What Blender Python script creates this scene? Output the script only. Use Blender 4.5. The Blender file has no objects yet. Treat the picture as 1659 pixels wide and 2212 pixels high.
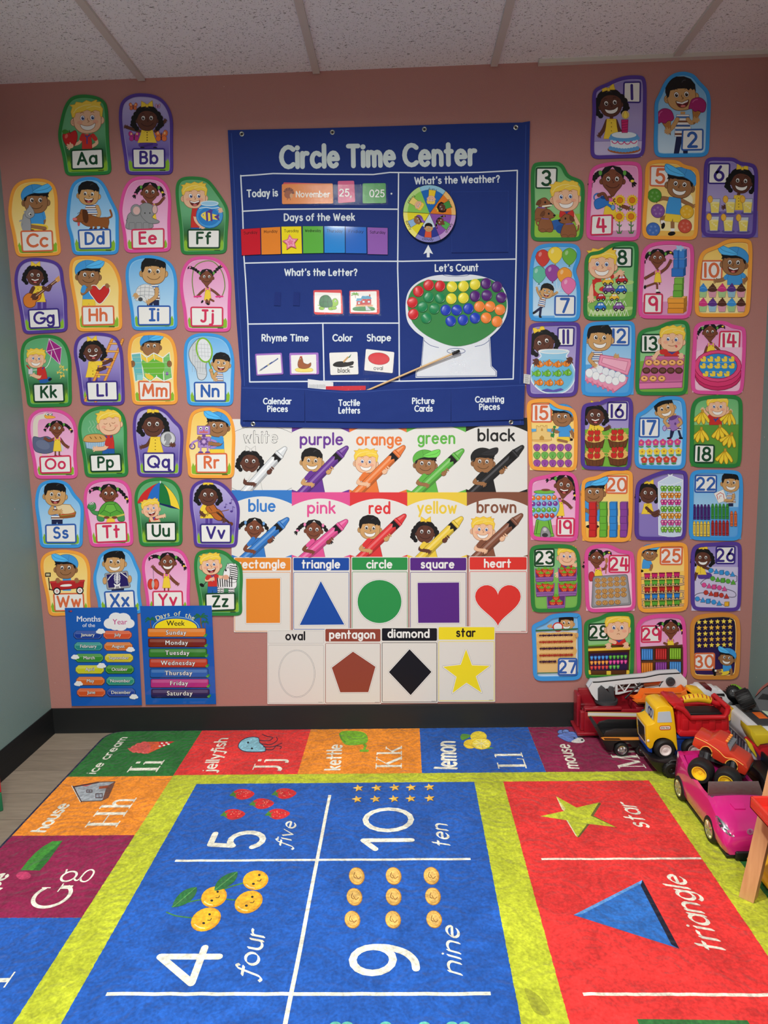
import bpy, bmesh, math, random
from math import sin, cos, pi, radians, sqrt, atan2, hypot
from mathutils import Vector, Matrix
from mathutils.geometry import tessellate_polygon

random.seed(7)
SC = bpy.context.scene
COL = SC.collection

# ------------------------------------------------------------------ camera
FPX, IW, IH = 1478.26, 1659.0, 2212.0
EYE = Vector((1.4161, -2.5399, 1.2034))
R_RIGHT = Vector((0.9993, 0.0283, -0.0244))
R_FWD = Vector((-0.0313, 0.9903, -0.1351))
R_UP = Vector((0.0204, 0.1358, 0.9905))
RW, RH = 2.713, 2.385            # room: width along the back wall, ceiling height
RBACK = -5.2                     # the wall behind the camera

cam_data = bpy.data.cameras.new('camera')
cam_data.sensor_fit = 'VERTICAL'
cam_data.sensor_height = 32.0
cam_data.lens = FPX * 32.0 / IH
cam_data.clip_start = 0.02
cam = bpy.data.objects.new('camera', cam_data)
COL.objects.link(cam)
fw = R_FWD.normalized()
rt = (R_RIGHT - fw * R_RIGHT.dot(fw)).normalized()
up = rt.cross(fw).normalized()
cam.matrix_world = Matrix(((rt.x, up.x, -fw.x, EYE.x), (rt.y, up.y, -fw.y, EYE.y),
                           (rt.z, up.z, -fw.z, EYE.z), (0, 0, 0, 1)))
SC.camera = cam

# ------------------------------------------------------------------ light and exposure
SC.view_settings.view_transform = 'Standard'
SC.view_settings.look = 'None'
SC.view_settings.gamma = 1.0
SC.view_settings.use_curve_mapping = False
SC.view_settings.exposure = -0.12
world = bpy.data.worlds.new('world')
SC.world = world
world.use_nodes = True
world.node_tree.nodes['Background'].inputs[0].default_value = (0.9, 0.95, 1.0, 1)
world.node_tree.nodes['Background'].inputs[1].default_value = 0.02

def ceiling_lamp(name, x, y, sx, sy, watt, spread=180, tint=(1.0, 0.98, 0.95)):
 d = bpy.data.lights.new(name, 'AREA')
 d.shape = 'RECTANGLE'; d.size = sx; d.size_y = sy; d.energy = watt; d.color = tint
 d.spread = radians(spread)
 o = bpy.data.objects.new(name, d)
 o.location = (x, y, RH - 0.025)
 COL.objects.link(o)
 return o

ceiling_lamp('ceiling_lamp', 1.07, -1.62, 0.12, 0.16, 54, 172)
ceiling_lamp('ceiling_lamp', 1.5, -3.5, 0.6, 0.6, 84, 178)

# ------------------------------------------------------------------ measuring: picture point -> wall / floor
def ray(u, v):
 return rt * ((u - IW / 2) / FPX) + fw - up * ((v - IH / 2) / FPX)

def wall_at(u, v, off=0.0):              # a point of the plane Y = -off
 d = ray(u, v)
 t = (-off - EYE.y) / d.y
 return EYE + d * t

def floor_at(u, v, z=0.0):
 d = ray(u, v)
 t = (z - EYE.z) / d.z
 return EYE + d * t

# ------------------------------------------------------------------ colours and materials
def lin(c):
 c /= 255.0
 return c / 12.92 if c <= 0.04045 else ((c + 0.055) / 1.055) ** 2.4

def rgb(c):
 if isinstance(c, str):
  c = c.lstrip('#')
  c = tuple(int(c[i:i + 2], 16) for i in (0, 2, 4))
 return (lin(c[0]), lin(c[1]), lin(c[2]), 1.0)

def new_mat(name):
 m = bpy.data.materials.new(name)
 m.use_nodes = True
 nt = m.node_tree
 b = nt.nodes['Principled BSDF']
 return m, nt, b

def noise_bump(nt, b, scale, strength, dist=0.002, detail=3, stretch=None):
 n = nt.nodes.new('ShaderNodeTexNoise')
 n.inputs['Scale'].default_value = scale
 n.inputs['Detail'].default_value = detail
 tc = nt.nodes.new('ShaderNodeTexCoord')
 if stretch:
  mp = nt.nodes.new('ShaderNodeMapping')
  mp.inputs['Scale'].default_value = stretch
  nt.links.new(tc.outputs['Object'], mp.inputs[0])
  nt.links.new(mp.outputs[0], n.inputs['Vector'])
 else:
  nt.links.new(tc.outputs['Object'], n.inputs['Vector'])
 bp = nt.nodes.new('ShaderNodeBump')
 bp.inputs['Strength'].default_value = strength
 bp.inputs['Distance'].default_value = dist
 nt.links.new(n.outputs['Fac'], bp.inputs['Height'])
 nt.links.new(bp.outputs[0], b.inputs['Normal'])
 return n, bp

_plain = {}
def plastic(col, rough=0.35, metal=0.0, bump=0.0, coat=0.0):
 key = (str(col), rough, metal, bump, coat)
 if key in _plain:
  return _plain[key]
 m, nt, b = new_mat('plastic')
 b.inputs['Base Color'].default_value = rgb(col)
 b.inputs['Roughness'].default_value = rough
 b.inputs['Metallic'].default_value = metal
 b.inputs['Coat Weight'].default_value = coat
 # faint handling wear: roughness varies a little over the surface
 n = nt.nodes.new('ShaderNodeTexNoise'); n.inputs['Scale'].default_value = 30
 mr = nt.nodes.new('ShaderNodeMapRange')
 mr.inputs['To Min'].default_value = max(0.02, rough - 0.08); mr.inputs['To Max'].default_value = rough + 0.1
 nt.links.new(n.outputs['Fac'], mr.inputs['Value']); nt.links.new(mr.outputs[0], b.inputs['Roughness'])
 if bump:
  noise_bump(nt, b, 220, bump)
 _plain[key] = m
 return m

def print_mat(name, rough, bump_scale=0, bump=0.0, coat=0.0, sheen=0.0, dist=0.002, spec=0.5):
 """ink on a surface: the colour comes from the printed mesh's own colour attribute"""
 m, nt, b = new_mat(name)
 a = nt.nodes.new('ShaderNodeAttribute'); a.attribute_name = 'ink'
 nt.links.new(a.outputs['Color'], b.inputs['Base Color'])
 b.inputs['Roughness'].default_value = rough
 b.inputs['Coat Weight'].default_value = coat
 b.inputs['Coat Roughness'].default_value = 0.12
 b.inputs['Sheen Weight'].default_value = sheen
 b.inputs['Specular IOR Level'].default_value = spec
 if bump:
  noise_bump(nt, b, bump_scale, bump, dist)
 return m

M_CARD = print_mat('laminated_card', 0.34, 9, 0.06, dist=0.01, spec=0.3)
M_POSTER = print_mat('poster_card', 0.4, 7, 0.05, dist=0.01, spec=0.3)
M_CHART = print_mat('glossy_chart', 0.06, 6, 0.03, dist=0.004, spec=0.4)

def fabric_print():
 m = print_mat('nylon_print', 0.75, 0, 0, sheen=0.15, spec=0.25)
 nt = m.node_tree; b = nt.nodes['Principled BSDF']
 tc = nt.nodes.new('ShaderNodeTexCoord')
 w = nt.nodes.new('ShaderNodeTexNoise'); w.inputs['Scale'].default_value = 7.0; w.inputs['Detail'].default_value = 2
 w2 = nt.nodes.new('ShaderNodeTexNoise'); w2.inputs['Scale'].default_value = 500.0
 nt.links.new(tc.outputs['Object'], w.inputs['Vector']); nt.links.new(tc.outputs['Object'], w2.inputs['Vector'])
 b1 = nt.nodes.new('ShaderNodeBump'); b1.inputs['Strength'].default_value = 0.5; b1.inputs['Distance'].default_value = 0.02
 b2 = nt.nodes.new('ShaderNodeBump'); b2.inputs['Strength'].default_value = 0.25; b2.inputs['Distance'].default_value = 0.001
 nt.links.new(w.outputs['Fac'], b1.inputs['Height']); nt.links.new(w2.outputs['Fac'], b2.inputs['Height'])
 nt.links.new(b1.outputs[0], b2.inputs['Normal']); nt.links.new(b2.outputs[0], b.inputs['Normal'])
 return m
M_FABRIC = fabric_print()

def rug_mat():
 m, nt, b = new_mat('plush_rug_pile')
 a = nt.nodes.new('ShaderNodeAttribute'); a.attribute_name = 'ink'
 tc = nt.nodes.new('ShaderNodeTexCoord')
 # nap brushed in patches: fibres lying away show paler
 n1 = nt.nodes.new('ShaderNodeTexNoise'); n1.inputs['Scale'].default_value = 6.5; n1.inputs['Detail'].default_value = 4; n1.inputs['Roughness'].default_value = 0.6
 n1.inputs['Distortion'].default_value = 0.8
 n2 = nt.nodes.new('ShaderNodeTexNoise'); n2.inputs['Scale'].default_value = 140; n2.inputs['Detail'].default_value = 3
 for n in (n1, n2):
  nt.links.new(tc.outputs['Object'], n.inputs['Vector'])
 n3 = nt.nodes.new('ShaderNodeTexNoise'); n3.inputs['Scale'].default_value = 30; n3.inputs['Detail'].default_value = 5; n3.inputs['Distortion'].default_value = 2.0
 nt.links.new(tc.outputs['Object'], n3.inputs['Vector'])
 val = None
 for n, f0, f1, t0, t1 in ((n1, .35, .75, .84, 1.22), (n2, .3, .7, .78, 1.16), (n3, .35, .75, .86, 1.24)):
  r = nt.nodes.new('ShaderNodeMapRange')
  for k, v in (('From Min', f0), ('From Max', f1), ('To Min', t0), ('To Max', t1)): r.inputs[k].default_value = v
  nt.links.new(n.outputs['Fac'], r.inputs['Value'])
  if val is None: val = r.outputs[0]
  else:
   q = nt.nodes.new('ShaderNodeMath'); q.operation = 'MULTIPLY'
   nt.links.new(val, q.inputs[0]); nt.links.new(r.outputs[0], q.inputs[1]); val = q.outputs[0]
 ml = nt.nodes.new('ShaderNodeVectorMath'); ml.operation = 'SCALE'
 nt.links.new(a.outputs['Color'], ml.inputs[0]); nt.links.new(val, ml.inputs['Scale'])
 nt.links.new(ml.outputs[0], b.inputs['Base Color'])
 b.inputs['Roughness'].default_value = 0.85
 b.inputs['Sheen Weight'].default_value = 0.12
 b.inputs['Specular IOR Level'].default_value = 0.2
 # soft crumples, then embossed flower rings pressed into the plush, then the pile itself
 c1 = nt.nodes.new('ShaderNodeTexNoise'); c1.inputs['Scale'].default_value = 16; c1.inputs['Detail'].default_value = 5; c1.inputs['Distortion'].default_value = 1.2
 nt.links.new(tc.outputs['Object'], c1.inputs['Vector'])
 b1 = nt.nodes.new('ShaderNodeBump'); b1.inputs['Strength'].default_value = 0.6; b1.inputs['Distance'].default_value = 0.012
 nt.links.new(c1.outputs['Fac'], b1.inputs['Height'])
 vo = nt.nodes.new('ShaderNodeTexVoronoi'); vo.inputs['Scale'].default_value = 8.5
 nt.links.new(tc.outputs['Object'], vo.inputs['Vector'])
 sn = nt.nodes.new('ShaderNodeMath'); sn.operation = 'SINE'
 mu = nt.nodes.new('ShaderNodeMath'); mu.operation = 'MULTIPLY'; mu.inputs[1].default_value = 34
 nt.links.new(vo.outputs['Distance'], mu.inputs[0]); nt.links.new(mu.outputs[0], sn.inputs[0])
 b3 = nt.nodes.new('ShaderNodeBump'); b3.inputs['Strength'].default_value = 0.25; b3.inputs['Distance'].default_value = 0.006
 nt.links.new(sn.outputs[0], b3.inputs['Height']); nt.links.new(b1.outputs[0], b3.inputs['Normal'])
 b2 = nt.nodes.new('ShaderNodeBump'); b2.inputs['Strength'].default_value = 0.5; b2.inputs['Distance'].default_value = 0.003
 nt.links.new(n2.outputs['Fac'], b2.inputs['Height']); nt.links.new(b3.outputs[0], b2.inputs['Normal'])
 nt.links.new(b2.outputs[0], b.inputs['Normal'])
 return m
M_RUG = rug_mat()

def wall_paint(name, col, chips=0.0):
 m, nt, b = new_mat(name)
 tc = nt.nodes.new('ShaderNodeTexCoord')
 n = nt.nodes.new('ShaderNodeTexNoise'); n.inputs['Scale'].default_value = 260; n.inputs['Detail'].default_value = 2
 n2 = nt.nodes.new('ShaderNodeTexNoise'); n2.inputs['Scale'].default_value = 1.3
 n3 = nt.nodes.new('ShaderNodeTexNoise'); n3.inputs['Scale'].default_value = 62; n3.inputs['Detail'].default_value = 1
 for k in (n, n2, n3):
  nt.links.new(tc.outputs['Object'], k.inputs['Vector'])
 mx = nt.nodes.new('ShaderNodeMix'); mx.data_type = 'RGBA'
 c = rgb(col)
 mx.inputs[6].default_value = c
 mx.inputs[7].default_value = (c[0] * 0.9, c[1] * 0.9, c[2] * 0.9, 1)
 nt.links.new(n2.outputs['Fac'], mx.inputs[0])
 # tiny bare flecks where the paint came off
 th = nt.nodes.new('ShaderNodeMath'); th.operation = 'GREATER_THAN'; th.inputs[1].default_value = 0.83 - chips
 nt.links.new(n3.outputs['Fac'], th.inputs[0])
 m2 = nt.nodes.new('ShaderNodeMix'); m2.data_type = 'RGBA'; m2.inputs[7].default_value = (0.62, 0.5, 0.47, 1)
 nt.links.new(th.outputs[0], m2.inputs[0]); nt.links.new(mx.outputs[2], m2.inputs[6])
 nt.links.new(m2.outputs[2], b.inputs['Base Color'])
 b.inputs['Roughness'].default_value = 0.55
 bp = nt.nodes.new('ShaderNodeBump'); bp.inputs['Strength'].default_value = 0.35; bp.inputs['Distance'].default_value = 0.0015
 nt.links.new(n.outputs['Fac'], bp.inputs['Height']); nt.links.new(bp.outputs[0], b.inputs['Normal'])
 return m

# ------------------------------------------------------------------ object helpers
def tag(o, label, cat, group=None, kind=None):
 if label: o['label'] = label
 if cat: o['category'] = cat
 if group: o['group'] = group
 if kind: o['kind'] = kind
 return o

def empty(name, loc, label, cat, group=None, rot=None):
 o = bpy.data.objects.new(name, None)
 o.location = loc
 o.empty_display_size = 0.03
 if rot: o.rotation_euler = rot
 COL.objects.link(o)
 return tag(o, label, cat, group)

def link_mesh(name, me, mats, parent=None):
 for m in (mats if isinstance(mats, (list, tuple)) else [mats]):
  me.materials.append(m)
 o = bpy.data.objects.new(name, me)
 COL.objects.link(o)
 if parent: o.parent = parent
 return o

class MB:
 """collects solid shapes (all of one material) for ONE mesh object"""
 def __init__(s):
  s.bm = bmesh.new()
 def _add(s, verts, faces, smooth=False):
  vs = [s.bm.verts.new(v) for v in verts]
  for f in faces:
   try:
    fc = s.bm.faces.new([vs[i] for i in f]); fc.smooth = smooth
   except ValueError:
    pass
  return vs
 def box(s, x0, x1, y0, y1, z0, z1, bev=0.0, mat=None):
  b = bmesh.new()
  r = bmesh.ops.create_cube(b, size=1.0)
  for v in b.verts:
   v.co = Vector(((x0 + x1) / 2 + v.co.x * (x1 - x0), (y0 + y1) / 2 + v.co.y * (y1 - y0), (z0 + z1) / 2 + v.co.z * (z1 - z0)))
  if bev:
   bmesh.ops.bevel(b, geom=b.edges[:] , offset=bev, segments=3, profile=0.5, affect='EDGES')
  return s._merge(b, mat, bev > 0)
 def _merge(s, b, mat=None, smooth=False):
  if mat is not None:
   bmesh.ops.transform(b, matrix=mat, verts=b.verts[:])
  bmesh.ops.recalc_face_normals(b, faces=b.faces[:])
  me = bpy.data.meshes.new('tmp'); b.to_mesh(me); b.free()
  n0 = len(s.bm.faces)
  s.bm.from_mesh(me); bpy.data.meshes.remove(me)
  s.bm.faces.ensure_lookup_table()
  for f in s.bm.faces[n0:]:
   f.smooth = smooth
  return s
 def prism(s, prof, y0, y1, axis='y', bev=0.0, mat=None, seg=2):
  """outline prof (two coordinates) pushed along an axis: y -> (x,z); x -> (y,z); z -> (x,y)"""
  b = bmesh.new()
  def P(p, t):
   return {'y': (p[0], t, p[1]), 'x': (t, p[0], p[1]), 'z': (p[0], p[1], t)}[axis]
  a = [b.verts.new(P(p, y0)) for p in prof]
  c = [b.verts.new(P(p, y1)) for p in prof]
  n = len(prof)
  b.faces.new(a); b.faces.new(c[::-1])
  for i in range(n):
   b.faces.new((a[i], a[(i + 1) % n], c[(i + 1) % n], c[i]))
  bmesh.ops.recalc_face_normals(b, faces=b.faces[:])
  if bev:
   es = [e for e in b.edges if e.calc_face_angle(0) > 0.5]
   bmesh.ops.bevel(b, geom=es, offset=bev, segments=seg, profile=0.5, affect='EDGES', clamp_overlap=True)
  return s._merge(b, mat, bev > 0)
 def tube(s, pts, r, seg=10, caps=True):
  """round bar along points; r may be a list"""
  pts = [Vector(p) for p in pts]
  n = len(pts)
  rs = r if isinstance(r, (list, tuple)) else [r] * n
  b = bmesh.new(); rings = []
  ref = Vector((0, 0, 1))
  for i, p in enumerate(pts):
   t = (pts[min(i + 1, n - 1)] - pts[max(i - 1, 0)]).normalized()
   u = t.cross(ref)
   if u.length < 1e-3: u = t.cross(Vector((1, 0, 0)))
   u.normalize(); w = t.cross(u)
   rings.append([b.verts.new(p + (u * cos(2 * pi * k / seg) + w * sin(2 * pi * k / seg)) * rs[i]) for k in range(seg)])
  for i in range(n - 1):
   for k in range(seg):
    b.faces.new((rings[i][k], rings[i][(k + 1) % seg], rings[i + 1][(k + 1) % seg], rings[i + 1][k]))
  if caps:
   b.faces.new(rings[0]); b.faces.new(rings[-1])
  return s._merge(b, None, True)
 def lathe(s, prof, seg=28, mat=None, smooth=True):
  """prof: (radius, height) turned round Z"""
  b = bmesh.new(); rings = []
  for (r, z) in prof:
   if r < 1e-6:
    rings.append([b.verts.new((0, 0, z))])
   else:
    rings.append([b.verts.new((r * cos(2 * pi * k / seg), r * sin(2 * pi * k / seg), z)) for k in range(seg)])
  for i in range(len(rings) - 1):
   A, B = rings[i], rings[i + 1]
   for k in range(seg):
    k2 = (k + 1) % seg
    if len(A) == 1 and len(B) == 1: continue
    if len(A) == 1: b.faces.new((A[0], B[k], B[k2]))
    elif len(B) == 1: b.faces.new((A[k], A[k2], B[0]))
    else: b.faces.new((A[k], A[k2], B[k2], B[k]))
  return s._merge(b, mat, smooth)
 def quads(s, verts, faces, smooth=False, mat=None):
  b = bmesh.new()
  vs = [b.verts.new(v) for v in verts]
  for f in faces: b.faces.new([vs[i] for i in f])
  return s._merge(b, mat, smooth)
 def loft(s, sections, smooth=True, caps=True, mat=None, closed=True):
  """sections: lists of 3-D points, same count each"""
  b = bmesh.new()
  R = [[b.verts.new(p) for p in sec] for sec in sections]
  n = len(sections[0])
  for i in range(len(R) - 1):
   for k in range(n if closed else n - 1):
    b.faces.new((R[i][k], R[i][(k + 1) % n], R[i + 1][(k + 1) % n], R[i + 1][k]))
  if caps and closed:
   b.faces.new(R[0]); b.faces.new(R[-1][::-1])
  return s._merge(b, mat, smooth)
 def build(s, name, mat, parent=None, label=None, sub=0, autos=True):
  me = bpy.data.meshes.new(name)
  s.bm.to_mesh(me); s.bm.free()
  if autos:
   try: me.set_sharp_from_angle(angle=radians(38))
   except Exception: pass
  o = link_mesh(name, me, mat, parent)
  if sub:
   md = o.modifiers.new('soft', 'SUBSURF'); md.levels = sub; md.render_levels = sub
  if label: o['label'] = label
  return o

def copy_tree(o, parent=None):
 c = o.copy(); COL.objects.link(c)
 if parent is not None:
  c.parent = parent; c.matrix_parent_inverse = o.matrix_parent_inverse.copy()
 for ch in list(o.children):
  copy_tree(ch, c)
 return c

# ------------------------------------------------------------------ drawing in ink: flat printed shapes
def smooth_path(pts, closed=True, n=5):
 """Catmull-Rom through the points"""
 out = []; m = len(pts)
 rng = range(m) if closed else range(m - 1)
 for i in rng:
  if closed:
   p0, p1, p2, p3 = pts[(i - 1) % m], pts[i], pts[(i + 1) % m], pts[(i + 2) % m]
  else:
   p0, p1, p2, p3 = pts[max(i - 1, 0)], pts[i], pts[i + 1], pts[min(i + 2, m - 1)]
  for k in range(n):
   t = k / n
   out.append(tuple(0.5 * (2 * p1[j] + (p2[j] - p0[j]) * t + (2 * p0[j] - 5 * p1[j] + 4 * p2[j] - p3[j]) * t * t
         + (-p0[j] + 3 * p1[j] - 3 * p2[j] + p3[j]) * t ** 3) for j in (0, 1)))
 if not closed: out.append(tuple(pts[-1]))
 return out

def inset(poly, d):
 """shrink a closed outline by d (positive = inwards)"""
 n = len(poly); A = sum(poly[i][0] * poly[(i + 1) % n][1] - poly[(i + 1) % n][0] * poly[i][1] for i in range(n))
 s = 1 if A > 0 else -1
 out = []
 for i in range(n):
  a, b, c = poly[i - 1], poly[i], poly[(i + 1) % n]
  tx, ty = c[0] - a[0], c[1] - a[1]; L = hypot(tx, ty) or 1
  out.append((b[0] - ty / L * d * s, b[1] + tx / L * d * s))
 return out

def corner_round(pts, r, n=4):
 out = []; m = len(pts)
 for i in range(m):
  a, b, c = pts[i - 1], pts[i], pts[(i + 1) % m]
  l1, l2 = hypot(a[0] - b[0], a[1] - b[1]), hypot(c[0] - b[0], c[1] - b[1])
  q = min(r, l1 * .45, l2 * .45)
  p, s = (b[0] + (a[0] - b[0]) / l1 * q, b[1] + (a[1] - b[1]) / l1 * q), (b[0] + (c[0] - b[0]) / l2 * q, b[1] + (c[1] - b[1]) / l2 * q)
  for k in range(n + 1):
   t = k / n
   out.append(tuple((1 - t) ** 2 * p[j] + 2 * t * (1 - t) * b[j] + t * t * s[j] for j in (0, 1)))
 return out

def mixc(a, b, t):
 return tuple(a[i] + (b[i] - a[i]) * t for i in range(4))

DZ = 1.2e-5
class Canvas:
 """ink layers laid one over another on the back wall (or the floor) at their real size"""
 def __init__(s, crop, off=0.002, plane='wall', world=None):
  s.ox, s.oy, s.sc = crop
  s.off = off; s.plane = plane; s.world = world
  s.V = []; s.F = []; s.C = []; s.k = 0
  s.st = [(1, 0, 0, 1, 0, 0)]
 # affine stack
 def push(s, x, y, sx=1, rot=0, sy=None):
  sy = abs(sx) if sy is None else sy
  a, b, c, d, e, f = s.st[-1]; ca, sa = cos(radians(rot)), sin(radians(rot))
  A, B, C_, D = sx * ca, sx * sa, -sy * sa, sy * ca
  s.st.append((a * A + c * B, b * A + d * B, a * C_ + c * D, b * C_ + d * D, a * x + c * y + e, b * x + d * y + f))
  return s
 def pop(s): s.st.pop()
 def _w(s, p):
  a, b, c, d, e, f = s.st[-1]
  x, y = a * p[0] + c * p[1] + e, b * p[0] + d * p[1] + f
  if s.world: return s.world(x, y)
  u, v = s.ox + x * s.sc, s.oy + y * s.sc
  if s.plane == 'wall':
   q = wall_at(u, v, s.off); return (q.x, q.z)
  q = floor_at(u, v, s.off); return (q.x, q.y)
 def _put(s, p2, k):
  if s.plane == 'wall': s.V.append((p2[0], -(s.off + k * DZ), p2[1]))
  else: s.V.append((p2[0], p2[1], s.off + k * DZ))
 def face(s, pts, col, new=True):
  s.k += 1 if new else .4
  col = rgb(col) if not (isinstance(col, tuple) and len(col) == 4) else col
  n0 = len(s.V)
  for p in pts: s._put(s._w(p), s.k)
  n = len(pts)
  if n > 4 and not convex(pts):                 # cut hollow outlines into clean triangles
   for t in tessellate_polygon([[Vector((p[0], p[1], 0)) for p in pts]]):
    a, b, c = (pts[i] for i in t)
    if abs((b[0] - a[0]) * (c[1] - a[1]) - (b[1] - a[1]) * (c[0] - a[0])) > 1e-9:
     s.F.append(tuple(n0 + i for i in t)); s.C.append([col] * 3)
   return
  s.F.append(tuple(range(n0, n0 + n))); s.C.append([col] * n)
 def P(s, pts, col, sm=False, out=None, lw=2.0, n=4):
  if sm: pts = smooth_path(pts, True, n)
  s.face(pts, col)
  if out: s.L(pts, lw, out, closed=True)
  return s
 def E(s, x, y, rx, ry, col, rot=0, out=None, lw=2.0, n=None):
  n = n or 20
  ca, sa = cos(radians(rot)), sin(radians(rot))
  pts = []
  for i in range(n):
   a = 2 * pi * i / n
   px, py = rx * cos(a), ry * sin(a)
   pts.append((x + px * ca - py * sa, y + px * sa + py * ca))
  return s.P(pts, col, out=out, lw=lw)
 def R(s, x0, y0, x1, y1, col, r=0, out=None, lw=2.0):
  pts = [(x0, y0), (x1, y0), (x1, y1), (x0, y1)]
  if r: pts = corner_round(pts, r)
  return s.P(pts, col, out=out, lw=lw)
 def L(s, pts, w, col, sm=False, closed=False, new=True, cap=True):
  """a pen stroke w wide"""
  if sm: pts = smooth_path(pts, closed, 4)
  s.k += 1 if new else .4
  col = rgb(col) if not (isinstance(col, tuple) and len(col) == 4) else col
  h = w / 2; n = len(pts)
  runs = []; cur = [pts[0]]
  seq = list(pts) + ([pts[0]] if closed else [])
  joints = [] if closed else ([seq[0], seq[-1]] if cap else [])
  for i in range(1, len(seq)):
   cur.append(seq[i])
   if i < len(seq) - 1:
    a, b, c = seq[i - 1], seq[i], seq[i + 1]
    d = abs((atan2(c[1] - b[1], c[0] - b[0]) - atan2(b[1] - a[1], b[0] - a[0]) + pi) % (2 * pi) - pi)
    if d > 0.75:
     runs.append(cur); cur = [seq[i]]; joints.append(b)
  runs.append(cur)
  for r in runs:
   m = len(r)
   if m < 2: continue
   s.k += .4
   base = len(s.V)
   loop = closed and len(runs) == 1
   for i in range(m):
    if loop and i in (0, m - 1): a, c = r[-2], r[1]
    else: a, c = r[max(i - 1, 0)], r[min(i + 1, m - 1)]
    tx, ty = c[0] - a[0], c[1] - a[1]; L = hypot(tx, ty) or 1
    nx, ny = -ty / L * h, tx / L * h
    s._put(s._w((r[i][0] + nx, r[i][1] + ny)), s.k)
    s._put(s._w((r[i][0] - nx, r[i][1] - ny)), s.k)
   for i in range(m - 1):
    j = base + 2 * i
    s.F.append((j, j + 2, j + 3, j + 1)); s.C.append([col] * 4)
  for (x, y) in joints:
   s.face([(x + h * cos(2 * pi * i / 10), y + h * sin(2 * pi * i / 10)) for i in range(10)], col, new=False)
  return s
 def grad(s, outline, stops, rows=16):
  """a printed vertical blend inside an outline; stops: (0..1, colour)"""
  s.k += 1
  ys = [p[1] for p in outline]; y0, y1 = min(ys) + 1e-3, max(ys) - 1e-3
  st = [(t, rgb(c)) for t, c in stops]
  base = len(s.V); cols = []
  n = len(outline)
  for i in range(rows + 1):
   t = i / rows; t = 0.5 - 0.5 * cos(pi * t); y = y0 + (y1 - y0) * t; xs = []
   for j in range(n):
    a, b = outline[j], outline[(j + 1) % n]
    if (a[1] - y) * (b[1] - y) <= 0 and a[1] != b[1]:
     xs.append(a[0] + (b[0] - a[0]) * (y - a[1]) / (b[1] - a[1]))
   s._put(s._w((min(xs), y)), s.k); s._put(s._w((max(xs), y)), s.k)
   c = st[-1][1]
   for q in range(len(st) - 1):
    if st[q][0] <= t <= st[q + 1][0]:
     c = mixc(st[q][1], st[q + 1][1], (t - st[q][0]) / (st[q + 1][0] - st[q][0])); break
   cols.append(c)
  for i in range(rows):
   j = base + 2 * i
   s.F.append((j, j + 1, j + 3, j + 2)); s.C.append([cols[i], cols[i], cols[i + 1], cols[i + 1]])
 def ring(s, outer, inner, col):
  s.k += 1; col = rgb(col); n = len(outer); base = len(s.V)
  for p in outer: s._put(s._w(p), s.k)
  for p in inner: s._put(s._w(p), s.k)
  for i in range(n):
   j = (i + 1) % n
   s.F.append((base + i, base + j, base + n + j, base + n + i)); s.C.append([col] * 4)
 def slab(s, outline, col, thick=0.0008, back=None):
  """the sheet itself: a thin solid with the given outline"""
  back = s.off - thick if back is None else back
  col = rgb(col)
  w = [s._w(p) for p in outline]; n = len(w); base = len(s.V)
  for p in w: s._put(p, 0)
  kb = (back - s.off) / DZ
  for p in w: s._put(p, kb)
  s.F.append(tuple(range(base, base + n))); s.C.append([col] * n)
  s.F.append(tuple(range(base + 2 * n - 1, base + n - 1, -1))); s.C.append([col] * n)
  for i in range(n):
   j = (i + 1) % n
   s.F.append((base + i, base + n + i, base + n + j, base + j)); s.C.append([col] * 4)
 def text(s, txt, x, y, h, col, w=0.2, align='c', track=0.0, slant=0.0, sx=1.0, rot=0, nib=None, alt=None):
  """stroke lettering: baseline at y, cap height h, pen width w*h"""
  gap = 0.16 + w * 0.75 + track
  tot = 0; lay = []
  for ch in txt:
   if ch == ' ': tot += 0.42 + track; continue
   adv, strokes = glyph((alt or {}).get(ch, ch)); lay.append((tot, strokes)); tot += adv + gap
  tot -= gap
  x0 = {'c': -tot * h * sx / 2, 'l': 0, 'r': -tot * h * sx}[align]
  s.push(x, y, 1, rot)
  s.k += 1
  k0 = s.k; kmax = k0
  for t, strokes in lay:
   kmax = max(kmax, s.k); s.k = k0
   for st in strokes:
    pts = [(x0 + (t + px + slant * py) * h * sx, -py * h) for px, py in st]
    if len(pts) == 1:
     q = w * h * 0.56
     s.face([(pts[0][0] + q * cos(2 * pi * i / 12), pts[0][1] + q * sin(2 * pi * i / 12)) for i in range(12)], col, new=False)
    elif nib: s.nib(pts, nib[0] * h, nib[1] * h, nib[2], col)
    else: s.L(pts, w * h, col, new=False)
  s.k = max(kmax, s.k)
  s.pop()
  return tot * h * sx
 def nib(s, pts, a, b, ang, col):
  """broad-pen stroke: pen a long, b thick, held at ang"""
  col = rgb(col) if not (isinstance(col, tuple) and len(col) == 4) else col
  ca, sa = cos(radians(ang)), sin(radians(ang))
  for i in range(len(pts) - 1):
   (x0, y0), (x1, y1) = pts[i], pts[i + 1]
   q = [(a / 2 * ca - b / 2 * sa, a / 2 * sa + b / 2 * ca), (-a / 2 * ca - b / 2 * sa, -a / 2 * sa + b / 2 * ca),
                 (-a / 2 * ca + b / 2 * sa, -a / 2 * sa - b / 2 * ca), (a / 2 * ca + b / 2 * sa, a / 2 * sa - b / 2 * ca)]
   P = [(x0 + u, y0 + v) for u, v in q] + [(x1 + u, y1 + v) for u, v in q]
   s.face(hull(P), col, new=False)
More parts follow.
